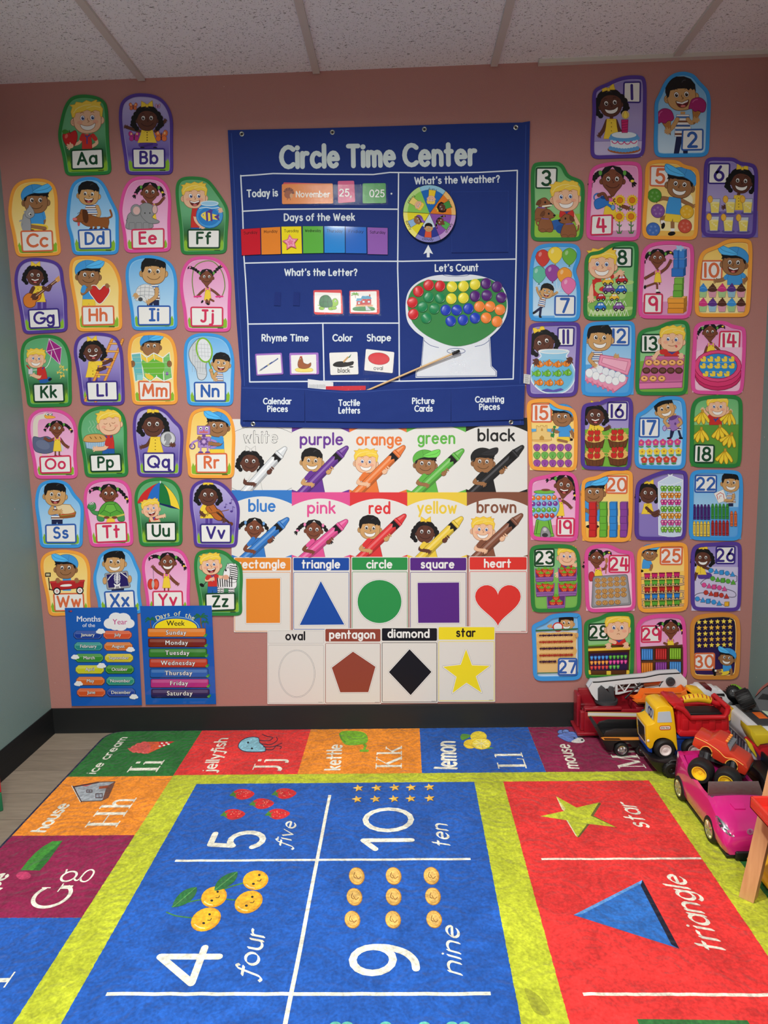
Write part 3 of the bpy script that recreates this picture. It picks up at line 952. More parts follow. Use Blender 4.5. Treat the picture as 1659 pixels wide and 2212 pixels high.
# pictures woven into the rug (traced where they lie)
rug.k = KB
rug.k = KB
crop_on(E1)
rug.P([(800,258),(948,256),(800,324)],(226,92,52)); rug.P([(862,257),(948,256),(872,291)],(206,34,40))
for x, y in ((880,266),(905,263),(890,277),(915,271),(868,282)): rug.E(x, y, 7,4, CREAM)
for x, y, r in ((785,290,34),(755,292,28),(728,298,20)): rug.E(x, y, r, r, (228,92,84)); rug.L(arc(x, y, r * .8, r * .8,100,230),4,(240,140,128))
rug.P([(735,290),(692,293),(705,308),(735,316)],(228,92,84))
rug.k = KB
rug.P([(1294,285),(1310,252),(1355,233),(1402,236),(1410,262),(1436,284),(1440,308),(1390,313),(1325,309)],(142,200,218), sm=True, out=(40,44,70), lw=4)
rug.E(1347,262,6,5,(20,20,30)); rug.E(1368,294,6,5,(20,20,30))
for p in ([(1408,250),(1460,252),(1480,235),(1450,228),(1425,218)],[(1418,268),(1470,272),(1505,250),(1500,232)],[(1430,285),(1480,285),(1530,265)],[(1438,300),(1480,300),(1500,280),(1528,285),(1520,297)]):
 rug.L(p, 4,(60,40,60), sm=True)
rug.k = KB
rug.P([(402,503),(540,478),(622,474),(585,562),(550,578),(440,582)],(166,172,178), out=(70,60,62), lw=4)
rug.P([(425,497),(450,488),(520,481),(470,500)],(214,96,92))
rug.L([(396,501),(440,583)],9,(74,46,44)); rug.L([(398,503),(535,478)],7,(74,46,44)); rug.L([(390,498),(436,584)],4, CREAM)
rug.P([(580,500),(628,472),(590,560),(556,575)],(120,74,56)); rug.P([(540,500),(588,494),(582,510),(536,514)],(160,80,50))
for x, y, w, h in ((470,520,30,12),(520,540,36,22)): rug.R(x, y, x + w, y + h, (150,156,166), out=(80,50,50), lw=4); rug.L([(x + w / 2, y),(x + w / 2, y + h)],3,(80,50,50))
rug.k = KB
rug.P([(340,795),(285,798),(235,826),(190,862),(150,905),(112,955),(216,957),(262,905)],(64,140,50)); rug.P([(340,795),(262,905),(216,957),(180,956),(240,880)],(44,112,44))
rug.E(128,985,40,22,(196,60,104))
for x, y in ((1322,543),(1550,539),(1428,594),(1272,652),(1514,650)):
 rug.k = KB
 rug.P([(x - 62, y - 2),(x - 30, y - 26),(x + 20, y - 26),(x + 60, y - 4),(x + 28, y + 22),(x - 25, y + 28)],(208,40,44), sm=True)
 rug.P([(x - 78, y + 8),(x - 52, y - 18),(x - 48, y - 4),(x - 30, y - 12),(x - 44, y + 2),(x - 36, y + 20),(x - 54, y + 10)],(74,130,50))
 for i in range(12): rug.E(x + random.uniform(-32,36), y + random.uniform(-16,16),3,2,(232,150,120), n=6)
rug.k = KB
crop_on(E2)
rug.P([(318,104),(360,92),(440,100),(462,136),(440,160),(345,162)],(120,178,40), sm=True); rug.L([(430,150),(450,168),(440,194),(460,194),(425,194)],12,(120,178,40)); rug.L([(345,150),(325,130),(318,108)],8,(90,150,40), sm=True)
rug.P([(945,108),(990,116),(950,140),(935,128)],(90,150,50), sm=True); rug.P([(1060,172),(1110,180),(1070,186)],(90,150,50))
rug.E(1028,122,42,28,(240,214,60)); rug.E(985,160,34,24,(236,200,50)); rug.E(1042,158,48,28,(246,226,90), out=(224,190,40), lw=4)
for i in range(8):
 a = pi * i / 4; rug.L([(1042,158),(1042 + 38 * cos(a),158 + 21 * sin(a))],3,(250,240,170))
def rug_star(x, y, rx, ry, col, rot=-90):
 rug.P([(x + (rx if i % 2 == 0 else rx * .42) * cos(radians(rot + 36 * i)), y + (ry if i % 2 == 0 else ry * .42) * sin(radians(rot + 36 * i))) for i in range(10)], col)
for x, y in ((412,386),(506,385),(598,383),(682,383),(776,381),(405,443),(499,442),(594,441),(680,440),(777,438)):
 rug_star(x + 3, y + 2,28,19,(120,90,40),-100); rug_star(x, y, 28,19,(238,186,76),-100); rug.P([(x, y),(x - 9, y - 5),(x - 26, y + 2)],(250,216,130))
rug.k = KB
crop_on(E4)
for x, y in ((472,257),(692,256),(918,255),(458,381),(692,380),(927,378),(446,517),(689,517),(934,515)):
 rug.k = KB
 rug.E(x, y, 47,54,(176,120,40), rot=-15); rug.E(x - 2, y - 1,43,50,(228,180,92), rot=-15); rug.E(x + 4, y + 2,34,40,(214,160,70), rot=-15); rug.E(x + 2, y, 30,36,(232,188,104), rot=-15)
 rug.L([(x - 12, y - 22),(x - 18, y + 2),(x - 4, y + 12)],4,(130,84,30), sm=True); rug.L([(x - 6, y - 6),(x + 8, y + 16),(x + 24, y + 4)],4,(150,96,36), sm=True)
for x in (345,415,645,875,1040,1115): rug.E(x, 1150,36,24,(96,186,168))
rug.k = KB
crop_on(E3)
for pts in ([(905,480),(960,500),(1060,512)],[(935,450),(1020,425),(1110,408)],[(1160,382),(1200,405),(1300,415)],[(1160,382),(1240,345),(1335,318)]):
 rug.L(pts, 7,(66,128,62), sm=True)
for x, y, rx, ry, rot in ((1388,306,70,53,-10),(1162,397,72,55,-20),(1350,425,80,58,-25),(1118,520,86,60,-25)):
 rug.E(x, y, rx, ry, (226,156,30), rot=rot); rug.E(x - 4, y - 3, rx * .92, ry * .9,(244,182,44), rot=rot)
 rug.E(x + 20, y - 28,7,6,(40,40,40)); rug.E(x - 12, y + 20,8,6,(40,40,40)); rug.L([(x + 30, y - 6),(x + 24, y + 4),(x + 10, y + 4)],4,(60,50,30), sm=True)
 rug.L(arc(x - 8, y + 6, rx * .7, ry * .7,90,150),6,(250,222,150))
for pts in ([(940,452),(955,405),(1000,362),(1066,345),(1058,390),(1010,435)],[(1166,362),(1180,315),(1225,278),(1288,262),(1275,310),(1220,350)]):
 rug.P(pts, (46,112,60), sm=True); rug.L([pts[0], pts[3]],4,(90,150,80))
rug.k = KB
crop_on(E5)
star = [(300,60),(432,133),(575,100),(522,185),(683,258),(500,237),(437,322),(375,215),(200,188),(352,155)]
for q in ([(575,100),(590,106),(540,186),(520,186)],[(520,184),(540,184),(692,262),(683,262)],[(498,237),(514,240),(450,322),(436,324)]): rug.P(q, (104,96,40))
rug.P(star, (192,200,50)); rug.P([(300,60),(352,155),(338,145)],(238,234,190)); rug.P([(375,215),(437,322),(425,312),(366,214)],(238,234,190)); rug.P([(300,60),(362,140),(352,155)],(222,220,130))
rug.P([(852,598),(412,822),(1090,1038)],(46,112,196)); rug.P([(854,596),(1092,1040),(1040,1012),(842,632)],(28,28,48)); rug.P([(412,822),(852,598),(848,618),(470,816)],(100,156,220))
world_on(); rug.P([(1.86,-1.66),(2.06,-1.66),(2.08,-1.46),(2.07,-1.318),(1.855,-1.316)],(52,112,56))
rug.k = KB
crop_on(E5)
rug.P([(100,1290),(190,1340),(262,1440),(225,1465),(160,1440),(120,1360)],(156,160,44), sm=True)
rug.k = KB
crop_on(D8)
rug.E(232,452,26,16,(110,140,214), out=(40,44,90), lw=4); rug.E(262,448,24,14,(120,150,220), out=(40,44,90), lw=4)
rug.P([(205,478),(240,460),(310,450),(350,475),(375,505),(330,520),(280,520),(235,500)],(104,134,212), sm=True, out=(50,54,110), lw=3)
rug.P([(330,500),(365,488),(393,510),(380,525),(340,528),(300,520)],(240,240,236), sm=True); rug.E(375,508,9,6,(30,30,40)); rug.E(322,494,8,5,(30,30,50))
RUG = rug.build('area_rug', M_RUG, 'bright plush alphabet and number rug covering the floor in front of the wall', 'rug')
# ------------------------------------------------------------------ the printed children: five looks
SKIN = {'blond': (240,194,158), 'cap': (160,113,74), 'bowl': (208,162,106), 'curly': (98,58,45), 'pig': (126,72,50)}
EDGE = {'blond': (170,112,80), 'cap': (86,56,32), 'bowl': (120,84,46), 'curly': (52,28,24), 'pig': (66,34,26)}
BLK = (24,22,24); WHT = (244,243,238); SKY = (70,158,226); YEL = (246,212,66); REDS = (206,52,46); NAVY = (34,40,78)

def face_bits(c, kind, mouth, look, eyes=True, yo=0.0):
 sk, ed = SKIN[kind], EDGE[kind]
 lx, ly = look
 if eyes == 'shut':
  for dx in (-.36,.36): c.L(arc(dx, -.16 + yo, .16,.12,20,160),.05, ed)
 elif eyes:
  for dx in (-.34,.36):
   c.E(dx, -.12 + yo, .17,.2,(252,252,250), out=ed, lw=.03, n=14)
   c.E(dx + .06 * lx, -.1 + yo + .07 * ly, .11,.13,(62,96,168) if kind == 'blond' else (30,20,18), n=12)
   if kind == 'blond': c.E(dx + .06 * lx, -.1 + yo + .07 * ly, .055,.065, BLK, n=8)
   c.E(dx + .06 * lx + .03,-.15 + yo, .035,.04, WHT, n=6)
   if kind in ('curly', 'pig'):
    s_ = 1 if dx > 0 else -1
    c.L([(dx + .16 * s_, -.2 + yo),(dx + .26 * s_, -.28 + yo)],.04, ed)
 for dx in (-.36,.38):
  c.L([(dx - .12,-.46 + yo),(dx, -.53 + yo),(dx + .12,-.47 + yo)],.045, ed if kind != 'blond' else (190,130,70), sm=True)
 c.L([(.03,-.08 + yo),(.0,.02 + yo),(.12,.14 + yo),(.02,.2 + yo)],.045, ed, sm=True)
 if kind == 'blond':
  for dx in (-.55,.58): c.E(dx, .2,.2,.13,(238,172,144), n=12)
 if mouth == 'grin':
  c.P([(-.52,.32),(-.25,.43),(.02,.46),(.28,.42),(.55,.28),(.47,.58),(.16,.76),(-.2,.74),(-.44,.58)], WHT, sm=True, out=ed, lw=.035, n=3)
 elif mouth == 'smile':
  c.L([(-.52,.36),(-.28,.54),(.05,.6),(.36,.52),(.54,.32)],.05, ed, sm=True)
 elif mouth == 'open':
  c.P([(-.42,.3),(0,.42),(.48,.26),(.4,.62),(.1,.8),(-.26,.7)],(104,30,32), sm=True, out=ed, lw=.035, n=3)
  c.P([(-.38,.33),(0,.44),(.44,.29),(.4,.42),(.02,.55),(-.34,.45)], WHT, n=3)
  c.E(.06,.69,.18,.08,(222,120,116), n=10)
 elif mouth == 'oh':
  c.L(arc(.05,.5,.12,.08,190,350),.05, ed)
 elif mouth == 'yum':
  c.L([(-.3,.44),(.05,.5),(.36,.38)],.05, ed, sm=True); c.E(.4,.48,.1,.13,(214,88,90), rot=-30, n=10)

def braid(c, x0, y0, x1, y1, tie, k=4, r=.25):
 """plaited bunch from the head outwards, tied at both ends"""
 for i in range(k):
  t = (i + .6) / k
  c.E(x0 + (x1 - x0) * t, y0 + (y1 - y0) * t + .12 * sin(pi * t) * -1, r * (1.0 - .12 * t), r * .86, BLK, rot=30, n=12)
 c.E(x0, y0,.14,.2,(96,170,70), n=10)
 dx, dy = x1 - x0, y1 - y0; L = hypot(dx, dy)
 for a in (-35,0,35):
  ca, sa = cos(radians(a)), sin(radians(a)); ux, uy = dx / L, dy / L
  vx, vy = ux * ca - uy * sa, ux * sa + uy * ca
  vy += .5
  c.L([(x1, y1),(x1 + vx * .3, y1 + vy * .3)],.13, BLK)
 c.E(x1, y1,.15,.11, tie, n=10)

def head(c, kind, x, y, r, rot=0, m='smile', look=(0,0), flip=1, bow=YEL, tails=((-1.75,-.1),(1.75,-.1)), cap=SKY, eyes=True, ties=((232,120,176),(246,212,66)), bands=None, bow_out=None):
 sk, ed = SKIN[kind], EDGE[kind]
 c.push(x, y, r * flip, rot, r)
 if kind in ('blond', 'cap', 'bowl'):
  for dx, dy in ((-1.0,.14),(1.0,.1)):
   c.E(dx, dy, .2,.27, sk, out=ed, lw=.035, n=14); c.L(arc(dx, dy, .09,.14,100,300),.03, ed)
  c.P([(-.93,-.5),(-.98,.1),(-.86,.58),(-.46,.92),(.1,.98),(.6,.86),(.92,.5),(.98,0),(.92,-.5),(.5,-.9),(-.5,-.9)], sk, sm=True, out=ed, lw=.04, n=3)
  face_bits(c, kind, m, look, eyes)
 if kind == 'blond':
  c.P([(-.9,-.2),(-1.06,-.2),(-1.14,-.6),(-1.02,-.92),(-1.18,-1.08),(-.84,-1.1),(-.72,-1.28),(-.3,-1.2),(0,-1.36),(.34,-1.22),(.76,-1.38),(.72,-1.2),(1.04,-1.2),(.96,-1.0),(1.14,-.7),(1.04,-.1),(.92,-.2),(.92,-.52),(.6,-.64),(.34,-.54),(.02,-.68),(-.35,-.56),(-.8,-.5)],(246,210,74), out=(214,160,50), lw=.035)
  for q in ([(-.8,-.75),(-.2,-1.0),(.3,-1.02)],[(.0,-.8),(.5,-.92),(.95,-.8)],[(-.95,-.5),(-.7,-.8),(-.5,-.92)]):
   c.L(q, .05,(252,232,140), sm=True)
 elif kind == 'bowl':
  c.P([(-.98,.06),(-1.1,-.35),(-1.05,-.8),(-.76,-1.18),(-.26,-1.38),(.26,-1.36),(.72,-1.15),(1.0,-.75),(1.02,-.22),(.9,-.44),(.8,-.36),(.66,-.5),(.52,-.36),(.36,-.52),(-.2,-.54),(-.74,-.44),(-.86,-.04)], BLK)
  c.L([(.1,-.95),(.2,-1.08),(.36,-1.1)],.03,(90,90,96), sm=True)
 elif kind == 'cap':
  c.P([(-.98,.0),(-1.04,-.6),(-.7,-.8),(.6,-.95),(1.12,-.75),(1.02,-.55),(1.1,-.35),(.92,-.42),(.9,-.14),(.84,-.46),(.62,-.42),(.5,-.52),(.2,-.46),(-.3,-.5),(-.72,-.42),(-.86,-.06)], BLK)
  dk = tuple(int(v * .78) for v in cap); lt = tuple(min(255, int(v * 1.18 + 8)) for v in cap)
  c.P([(-1.14,-.1),(-1.24,-.6),(-.95,-1.12),(-.35,-1.42),(.3,-1.4),(.78,-1.18),(.84,-.86),(.2,-.78),(-.5,-.62),(-.95,-.34)], cap, sm=True, out=dk, lw=.04, n=3)
  c.P([(-.3,-.82),(.3,-1.22),(1.0,-1.5),(1.36,-1.5),(1.36,-1.1),(1.06,-.78),(.6,-.72),(.15,-.7)], lt, sm=True, out=dk, lw=.04, n=3)
  c.L([(-.15,-.85),(.45,-.95),(1.0,-1.12),(1.34,-1.42)],.035, dk, sm=True)
  c.L([(-.35,-1.42),(-.3,-1.1),(-.2,-.86)],.03, dk, sm=True)
 elif kind == 'curly':
  c.E(0,-.28,1.06,1.0, BLK, n=20)
  for sx in (-1,1):
   for dx, dy, q in ((.95,-.45,.27),(1.14,-.12,.27),(1.2,.24,.26),(1.12,.56,.24),(.92,.8,.22),(1.34,.48,.16)):
    c.E(sx * dx, dy, q, q, BLK, n=12)
  for dx in (-.86,.86): c.E(dx, .14,.15,.2, sk, out=ed, lw=.03, n=12)
  c.P([(-.84,-.45),(-.88,.2),(-.62,.78),(-.1,1.0),(.4,.92),(.8,.5),(.88,-.1),(.75,-.6),(0,-.8)], sk, sm=True, out=ed, lw=.035, n=3)
  face_bits(c, kind, m, look, eyes)
  c.P([(-.98,.0),(-.98,-.8),(-.5,-1.2),(.1,-1.26),(.72,-1.02),(1.0,-.4),(.96,.04),(.82,-.34),(.42,-.66),(-.2,-.74),(-.66,-.5),(-.86,-.1)], BLK, sm=True, n=3)
  c.L([(-.2,-1.0),(.05,-1.04),(.2,-.96)],.035,(84,78,84), sm=True)
  if bow:
   bo = bow_out or (206,160,40)
   c.P([(.0,-1.18),(-.16,-1.42),(-.5,-1.62),(-.52,-1.08)], bow, out=bo, lw=.03)
   c.P([(.0,-1.18),(.14,-1.42),(.46,-1.66),(.52,-1.12)], bow, out=bo, lw=.03)
   c.R(-.1,-1.34,.1,-1.08, bow, .05, out=bo, lw=.03)
 elif kind == 'pig':
  b = bands or (96,170,70)
  for (tx, ty), tie, sx in zip(tails, ties, (-1,1)):
   if tx is not None: braid(c, .98 * sx, -.62, tx, ty, tie)
  for dx in (-.88,.88): c.E(dx, .1,.17,.22, sk, out=ed, lw=.035, n=12)
  c.P([(-.82,-.5),(-.84,.1),(-.7,.5),(-.36,.88),(0,1.32),(.36,.88),(.7,.5),(.84,.1),(.82,-.5),(0,-.9)], sk, sm=True, out=ed, lw=.035, n=3)
  face_bits(c, kind, m, look, eyes)
  c.P([(-.88,-.08),(-.98,-.6),(-.62,-1.06),(0,-1.2),(.62,-1.06),(.98,-.6),(.88,-.08),(.7,-.46),(.3,-.74),(.03,-1.08),(-.03,-1.08),(-.3,-.74),(-.7,-.46)], BLK)
  for sx in (-1,1): c.E(sx * .98,-.6,.14,.2, b, n=10)
 c.pop()

def hand(c, x, y, r, sk, ang=0, ed=None):
 for a in (-42,-14,14,42):
  q = radians(ang + a); c.L([(x, y),(x + cos(q) * r * 1.55, y + sin(q) * r * 1.55)], r * .5, sk)
 q = radians(ang + 95); c.L([(x, y),(x + cos(q) * r * 1.2, y + sin(q) * r * 1.2)], r * .5, sk)
 c.E(x, y, r, r * .9, sk, n=12)

def arm(c, kind, pts, w, sleeve=None, fist=False, back=False):
 sk, ed = SKIN[kind], EDGE[kind]
 p = smooth_path(pts, False, 4)
 c.L(p, w + 4, ed); c.L(p, w, sk)
 a = degrees_(atan2(p[-1][1] - p[-3][1], p[-1][0] - p[-3][0]))
 if fist: c.E(p[-1][0], p[-1][1], w * .72, w * .66, sk, out=ed, lw=2, n=12)
 else: hand(c, p[-1][0], p[-1][1], w * .62, sk, a)
 if sleeve:
  n = max(2, int(len(p) * .38)); c.L(p[:n], w * 1.5, sleeve)

def torso(c, kind, x, y, w, h, rot=0, legs=0):
 """shirt (and shorts when legs) hanging from a neck at x,y"""
 c.push(x, y, 1, rot)
 sk = SKIN[kind]
 c.R(-w * .16,-w * .2, w * .16, w * .12, sk)
 body = [(-w * .42,0),(w * .42,0),(w * .54, h * .5),(w * .56, h),(-w * .56, h),(-w * .54, h * .5)]
 if kind == 'cap':
  c.P(body, SKY, out=(40,110,180), lw=2)
  if legs: c.P([(-w * .56, h),(w * .56, h),(w * .6, h + legs),(w * .06, h + legs),(0, h + legs * .6),(-w * .06, h + legs),(-w * .6, h + legs)], YEL, out=(200,160,40), lw=2)
 elif kind == 'blond':
  c.P(body, REDS, out=(140,30,30), lw=2)
  c.P([(-w * .3,-2),(0, w * .26),(w * .3,-2),(w * .34, w * .16),(0, w * .36),(-w * .34, w * .16)],(56,72,150)); c.R(-w * .06, w * .2, w * .06, h * .6,(56,72,150))
  if legs: c.P([(-w * .56, h),(w * .56, h),(w * .6, h + legs),(w * .06, h + legs),(0, h + legs * .5),(-w * .06, h + legs),(-w * .6, h + legs)],(40,96,172), out=(24,60,120), lw=2)
 elif kind == 'bowl':
  c.P(body, WHT, out=(60,80,130), lw=2)
  for i in range(5):
   t = .08 + i * .19; q = w * (.44 + .12 * t)
   c.R(-q, h * t, q, h * (t + .09),((70,120,190),(130,84,62),(56,92,160))[i % 3])
  if legs: c.P([(-w * .5, h),(w * .5, h),(w * .5, h + legs),(w * .08, h + legs),(0, h + legs * .4),(-w * .08, h + legs),(-w * .5, h + legs)], NAVY)
 elif kind == 'curly':
  c.P([(-w * .42,0),(w * .42,0),(w * .5, h * .4),(w * .72, h),(-w * .72, h),(-w * .5, h * .4)], YEL, out=(206,160,40), lw=2)
  for i in range(4): c.E(0, h * (.2 + .2 * i), w * .05, w * .05,(120,84,30), n=8)
  c.L([(0,2),(-w * .26, w * .2)],2,(206,160,40)); c.L([(0,2),(w * .26, w * .2)],2,(206,160,40))
  if legs:
   for s_ in (-1,1): c.R(s_ * w * .3 - w * .16, h, s_ * w * .3 + w * .16, h + legs, (80,56,140))
 else:
  c.P([(-w * .42,0),(w * .42,0),(w * .5, h * .35),(-w * .5, h * .35)],(226,110,170), out=(160,60,110), lw=2)
  c.P([(-w * .3, h * .2),(w * .3, h * .2),(w * .4, h * .5),(w * .55, h + legs * .5),(-w * .55, h + legs * .5),(-w * .4, h * .5)], YEL, out=(206,160,40), lw=2)
  for s_ in (-1,1): c.L([(s_ * w * .26, h * .24),(s_ * w * .28,-2)], w * .12, YEL); c.E(s_ * w * .2, h * .3, w * .05, w * .05, BLK, n=8)
  if legs:
   for s_ in (-1,1): c.R(s_ * w * .26 - w * .1, h + legs * .5, s_ * w * .26 + w * .1, h + legs, sk)
 c.pop()

# ------------------------------------------------------------------ die-cut wall cards
THEME = {  # border, light rim, blend, lettering
 'green': ((46,132,64),(110,180,120),((0,(96,172,116)),(.45,(110,184,132)),(.75,(24,92,48)),(1,(150,190,60))),(24,72,44)),
 'purple': ((88,62,154),(176,164,216),((0,(190,180,226)),(.5,(150,136,202)),(.8,(98,80,164)),(1,(190,180,226))),(62,46,132)),
 'orange': ((248,168,66),(252,216,130),((0,(250,206,96)),(.6,(252,226,146)),(1,(253,240,180))),(222,112,70)),
 'blue': ((62,156,228),(150,208,246),((0,(112,184,238)),(.6,(170,214,246)),(1,(206,232,250))),(52,98,178)),
 'pink': ((226,84,160),(246,180,218),((0,(232,150,200)),(.6,(242,186,220)),(1,(248,212,232))),(212,52,92)),
}
GRASS = ((140,190,52),(96,150,36))
def card_outline(bl, path, br, r=36):
 def cut(p, toward, q=1.0):
  L = hypot(toward[0] - p[0], toward[1] - p[1]); return (p[0] + (toward[0] - p[0]) / L * r * q, p[1] + (toward[1] - p[1]) / L * r * q)
 def bend(p, a, b):
  return [tuple((1 - t) ** 2 * a[j] + 2 * t * (1 - t) * p[j] + t * t * b[j] for j in (0,1)) for t in (.2,.4,.6,.8)]
 la, ra, lb, rb = cut(bl, path[0]), cut(br, path[-1]), cut(bl, br), cut(br, bl)
 side = smooth_path([la] + list(path) + [ra], False, 5)
 p = side + bend(br, ra, rb) + [rb, lb] + bend(bl, lb, la)
 q = []                                            # even spacing, then relax the kinks
 for i in range(len(p)):
  a, b = p[i], p[(i + 1) % len(p)]; n = max(1, int(hypot(b[0] - a[0], b[1] - a[1]) / 13))
  q += [(a[0] + (b[0] - a[0]) * k / n, a[1] + (b[1] - a[1]) * k / n) for k in range(n)]
 for _ in range(4):
  q = [tuple(q[i][j] * .5 + (q[i - 1][j] + q[(i + 1) % len(q)][j]) * .25 for j in (0,1)) for i in range(len(q))]
 return q

KINDLOOK = {'green': 'blond', 'purple': 'curly', 'orange': 'cap', 'blue': 'bowl', 'pink': 'pig'}
def plate(c, q, col, txt, hk=.55, bw=11, w=.21):
 o = corner_round(q, 18); i = inset(o, bw)
 c.P(o, col); c.P(i, (240,240,236))
 h = hypot(q[0][0] - q[3][0], q[0][1] - q[3][1])
 cx = sum(p[0] for p in q) / 4; top = (q[0][1] + q[1][1]) / 2
 rot = degrees_(atan2(q[1][1] - q[0][1], q[1][0] - q[0][0]))
 return cx, top, h, rot

def letter_card(crop, theme, letters, bl, path, br, q, art, label, off=.0021, rough=None):
 bd, rim, blend, ink = THEME[theme]
 c = Canvas(crop, off)
 out = card_outline(bl, path, br)
 in1, in2 = inset(out, 21), inset(out, 26)
 c.slab(out, bd, .0012)
 c.face(in1, rim); c.grad(in2, blend)
 # grass behind the plate
 y0 = q[0][1] + (q[3][1] - q[0][1]) * .5; yb = max(p[1] for p in in2)
 xs = [p[0] for p in in2 if p[1] > y0]; xa, xb = min(xs), max(xs)
 g = []
 n = 26
 for i in range(n + 1):
  g.append((xa + (xb - xa) * i / n, y0 + (0 if i % 2 else 24) + random.uniform(-8,8)))
 low = [p for p in in2 if p[1] > y0 + 30]
 low.sort(key=lambda p: atan2(p[1] - y0, p[0] - (xa + xb) / 2))
 c.P(g + low, GRASS[0]); c.L([(xa + 30, yb - 4),(xb - 30, yb - 4)],6, GRASS[1])
 order = art.__defaults__[0] if art.__defaults__ else 'under'
 if order == 'under': art(c)
 cx, top, h, rot = plate(c, q, ink, letters)
 c.text(letters, cx, top + h * .735, h * .55, ink, w=.21, rot=rot)
 if order == 'over': art(c)
 c.R(q[2][0] - 40, q[2][1] + 8, q[2][0], q[2][1] + 12,(40,50,40))     # the tiny credit line
 c.ring(out, in1, bd)
 return c.build('alphabet_card', M_CARD, label, 'card', 'alphabet cards on the left of the wall')

def number_card(crop, theme, num, bl, path, br, q, art, label, bg=None, off=.0021, border=None):
 bd, rim, blend, ink = THEME[theme]
 if border: bd = border
 c = Canvas(crop, off)
 out = card_outline(bl, path, br, 46)
 in1, in2 = inset(out, 24), inset(out, 29)
 c.slab(out, bd, .0012)
 c.face(in1, rim); c.grad(in2, blend if bg is None else bg)
 order = art.__defaults__[0] if art.__defaults__ else 'after'
 def pl():
  cx, top, h, rot = plate(c, q, ink, num)
  c.text(num, cx, top + h * .82, h * .64, ink, w=.2, rot=rot)
 if order == 'before': art(c)
 pl()
 if order == 'after': art(c)
 c.ring(out, in1, bd)
 return c.build('number_card', M_CARD, label, 'card', 'number cards on the right of the wall')
# ------------------------------------------------------------------ alphabet cards, pictures
C1, C2, C3, C4 = (0,180,.31344),(0,540,.31344),(30,870,.31344),(60,1170,.30139)

def aA(c):
 arm(c, 'blond', [(640,360),(668,410),(612,445)],20, REDS)
 torso(c, 'blond', 600,352,62,110)
 arm(c, 'blond', [(572,360),(545,410),(490,425)],20, REDS)
 c.P([(485,340),(520,325),(534,360),(528,400),(510,432),(485,425),(462,433),(440,400),(432,360),(450,330)],(196,40,40), sm=True, out=(110,20,24), lw=3)
 c.L([(484,345),(478,325)],5,(80,50,30)); c.P([(478,335),(450,318),(428,330),(440,350),(462,345)],(70,140,50), sm=True); c.E(458,365,10,16,(226,110,100), rot=20)
 hand(c, 490,432,18, SKIN['blond'],160)
 head(c, 'blond', 603,250,97,-3, 'grin', (.4,0))
def aB(c):
 for x, y, r, k in ((918,160,30,(226,120,70)),(1088,157,18,(206,160,216)),(925,365,40,(190,50,140)),(1112,362,46,(232,120,60))):
  for s in (-1,1):
   c.P([(x, y + r * .1),(x + s * r * .5, y - r * .85),(x + s * r * .95, y - r * .6),(x + s * r * .8, y),(x, y + r * .2)], k, sm=True, out=(110,40,70), lw=2)
   c.E(x + s * r * .45, y + r * .4, r * .38, r * .42, k, out=(110,40,70), lw=2); c.E(x + s * r * .5, y - r * .4, r * .16, r * .2,(244,190,130))
  c.L([(x, y - r * .4),(x, y + r * .6)], r * .16,(90,40,60))
 arm(c, 'curly', [(965,330),(920,318),(872,302)],18); arm(c, 'curly', [(1070,330),(1110,292),(1135,262)],18)
 torso(c, 'curly', 1015,322,92,88)
 c.P([(968,412),(1068,412),(1085,430),(1010,456),(960,436)],(86,60,148), sm=True); c.L([(975,440),(1050,420)],14,(70,48,128))
 c.E(982,448,16,9, BLK); c.E(1070,448,16,9, BLK)
 head(c, 'curly', 1015,250,78,0, 'smile')
def aC(c):
 arm(c, 'cap', [(290,890),(298,960),(215,950)],24, SKY); torso(c, 'cap', 248,878,96,95)
 c.P([(205,970),(315,975),(322,1010),(205,1015)], YEL, sm=True); c.L([(210,985),(310,1000)],26, SKIN['cap'], sm=True); c.E(222,1018,18,11, BLK); c.E(305,1018,16,9, BLK)
 head(c, 'cap', 248,815,82,0, 'smile', (.6,0))
 g = (166,168,172)
 c.P([(165,900),(205,925),(215,1000),(200,1035),(165,1030),(155,980)], g, sm=True, out=(90,92,96), lw=3)
 c.L([(160,1010),(150,975),(155,945),(138,950)],10, g, sm=True)
 c.P([(180,880),(205,850),(230,870),(238,910),(205,932),(175,912)], g, sm=True, out=(90,92,96), lw=3)
 c.P([(180,878),(172,905),(165,880)], g); c.P([(198,858),(204,836),(222,862)], g)
 c.E(208,902,12,12, WHT, out=BLK, lw=2); c.E(211,904,6,6, BLK)
def aD(c):
 torso(c, 'bowl', 630,832,84,80); arm(c, 'bowl', [(670,850),(685,900),(655,940)],22)
 b, d = (150,88,44),(92,50,24)
 c.L([(740,930),(770,915),(760,875)],14, b, sm=True)
 c.P([(545,915),(600,900),(680,925),(740,925),(752,960),(735,1000),(700,985),(640,985),(600,985),(560,960)], b, sm=True, out=d, lw=3)
 for x in (630,660,700,738): c.L([(x, 960),(x, 1000)],18, b); c.E(x - 3,1003,12,7, d)
 c.P([(505,940),(545,905),(560,870),(590,880),(600,930),(570,955),(525,955)], b, sm=True, out=d, lw=3)
 c.P([(572,870),(602,880),(610,940),(595,965),(575,945),(568,900)],(88,48,24), sm=True); c.E(516,936,16,10,(226,120,120)); c.L(arc(548,900,12,8,180,360),3, d); c.P([(535,960),(552,960),(548,982),(538,982)],(220,90,90), sm=True)
 head(c, 'bowl', 612,770,70,4, 'open', (-.3,.2))
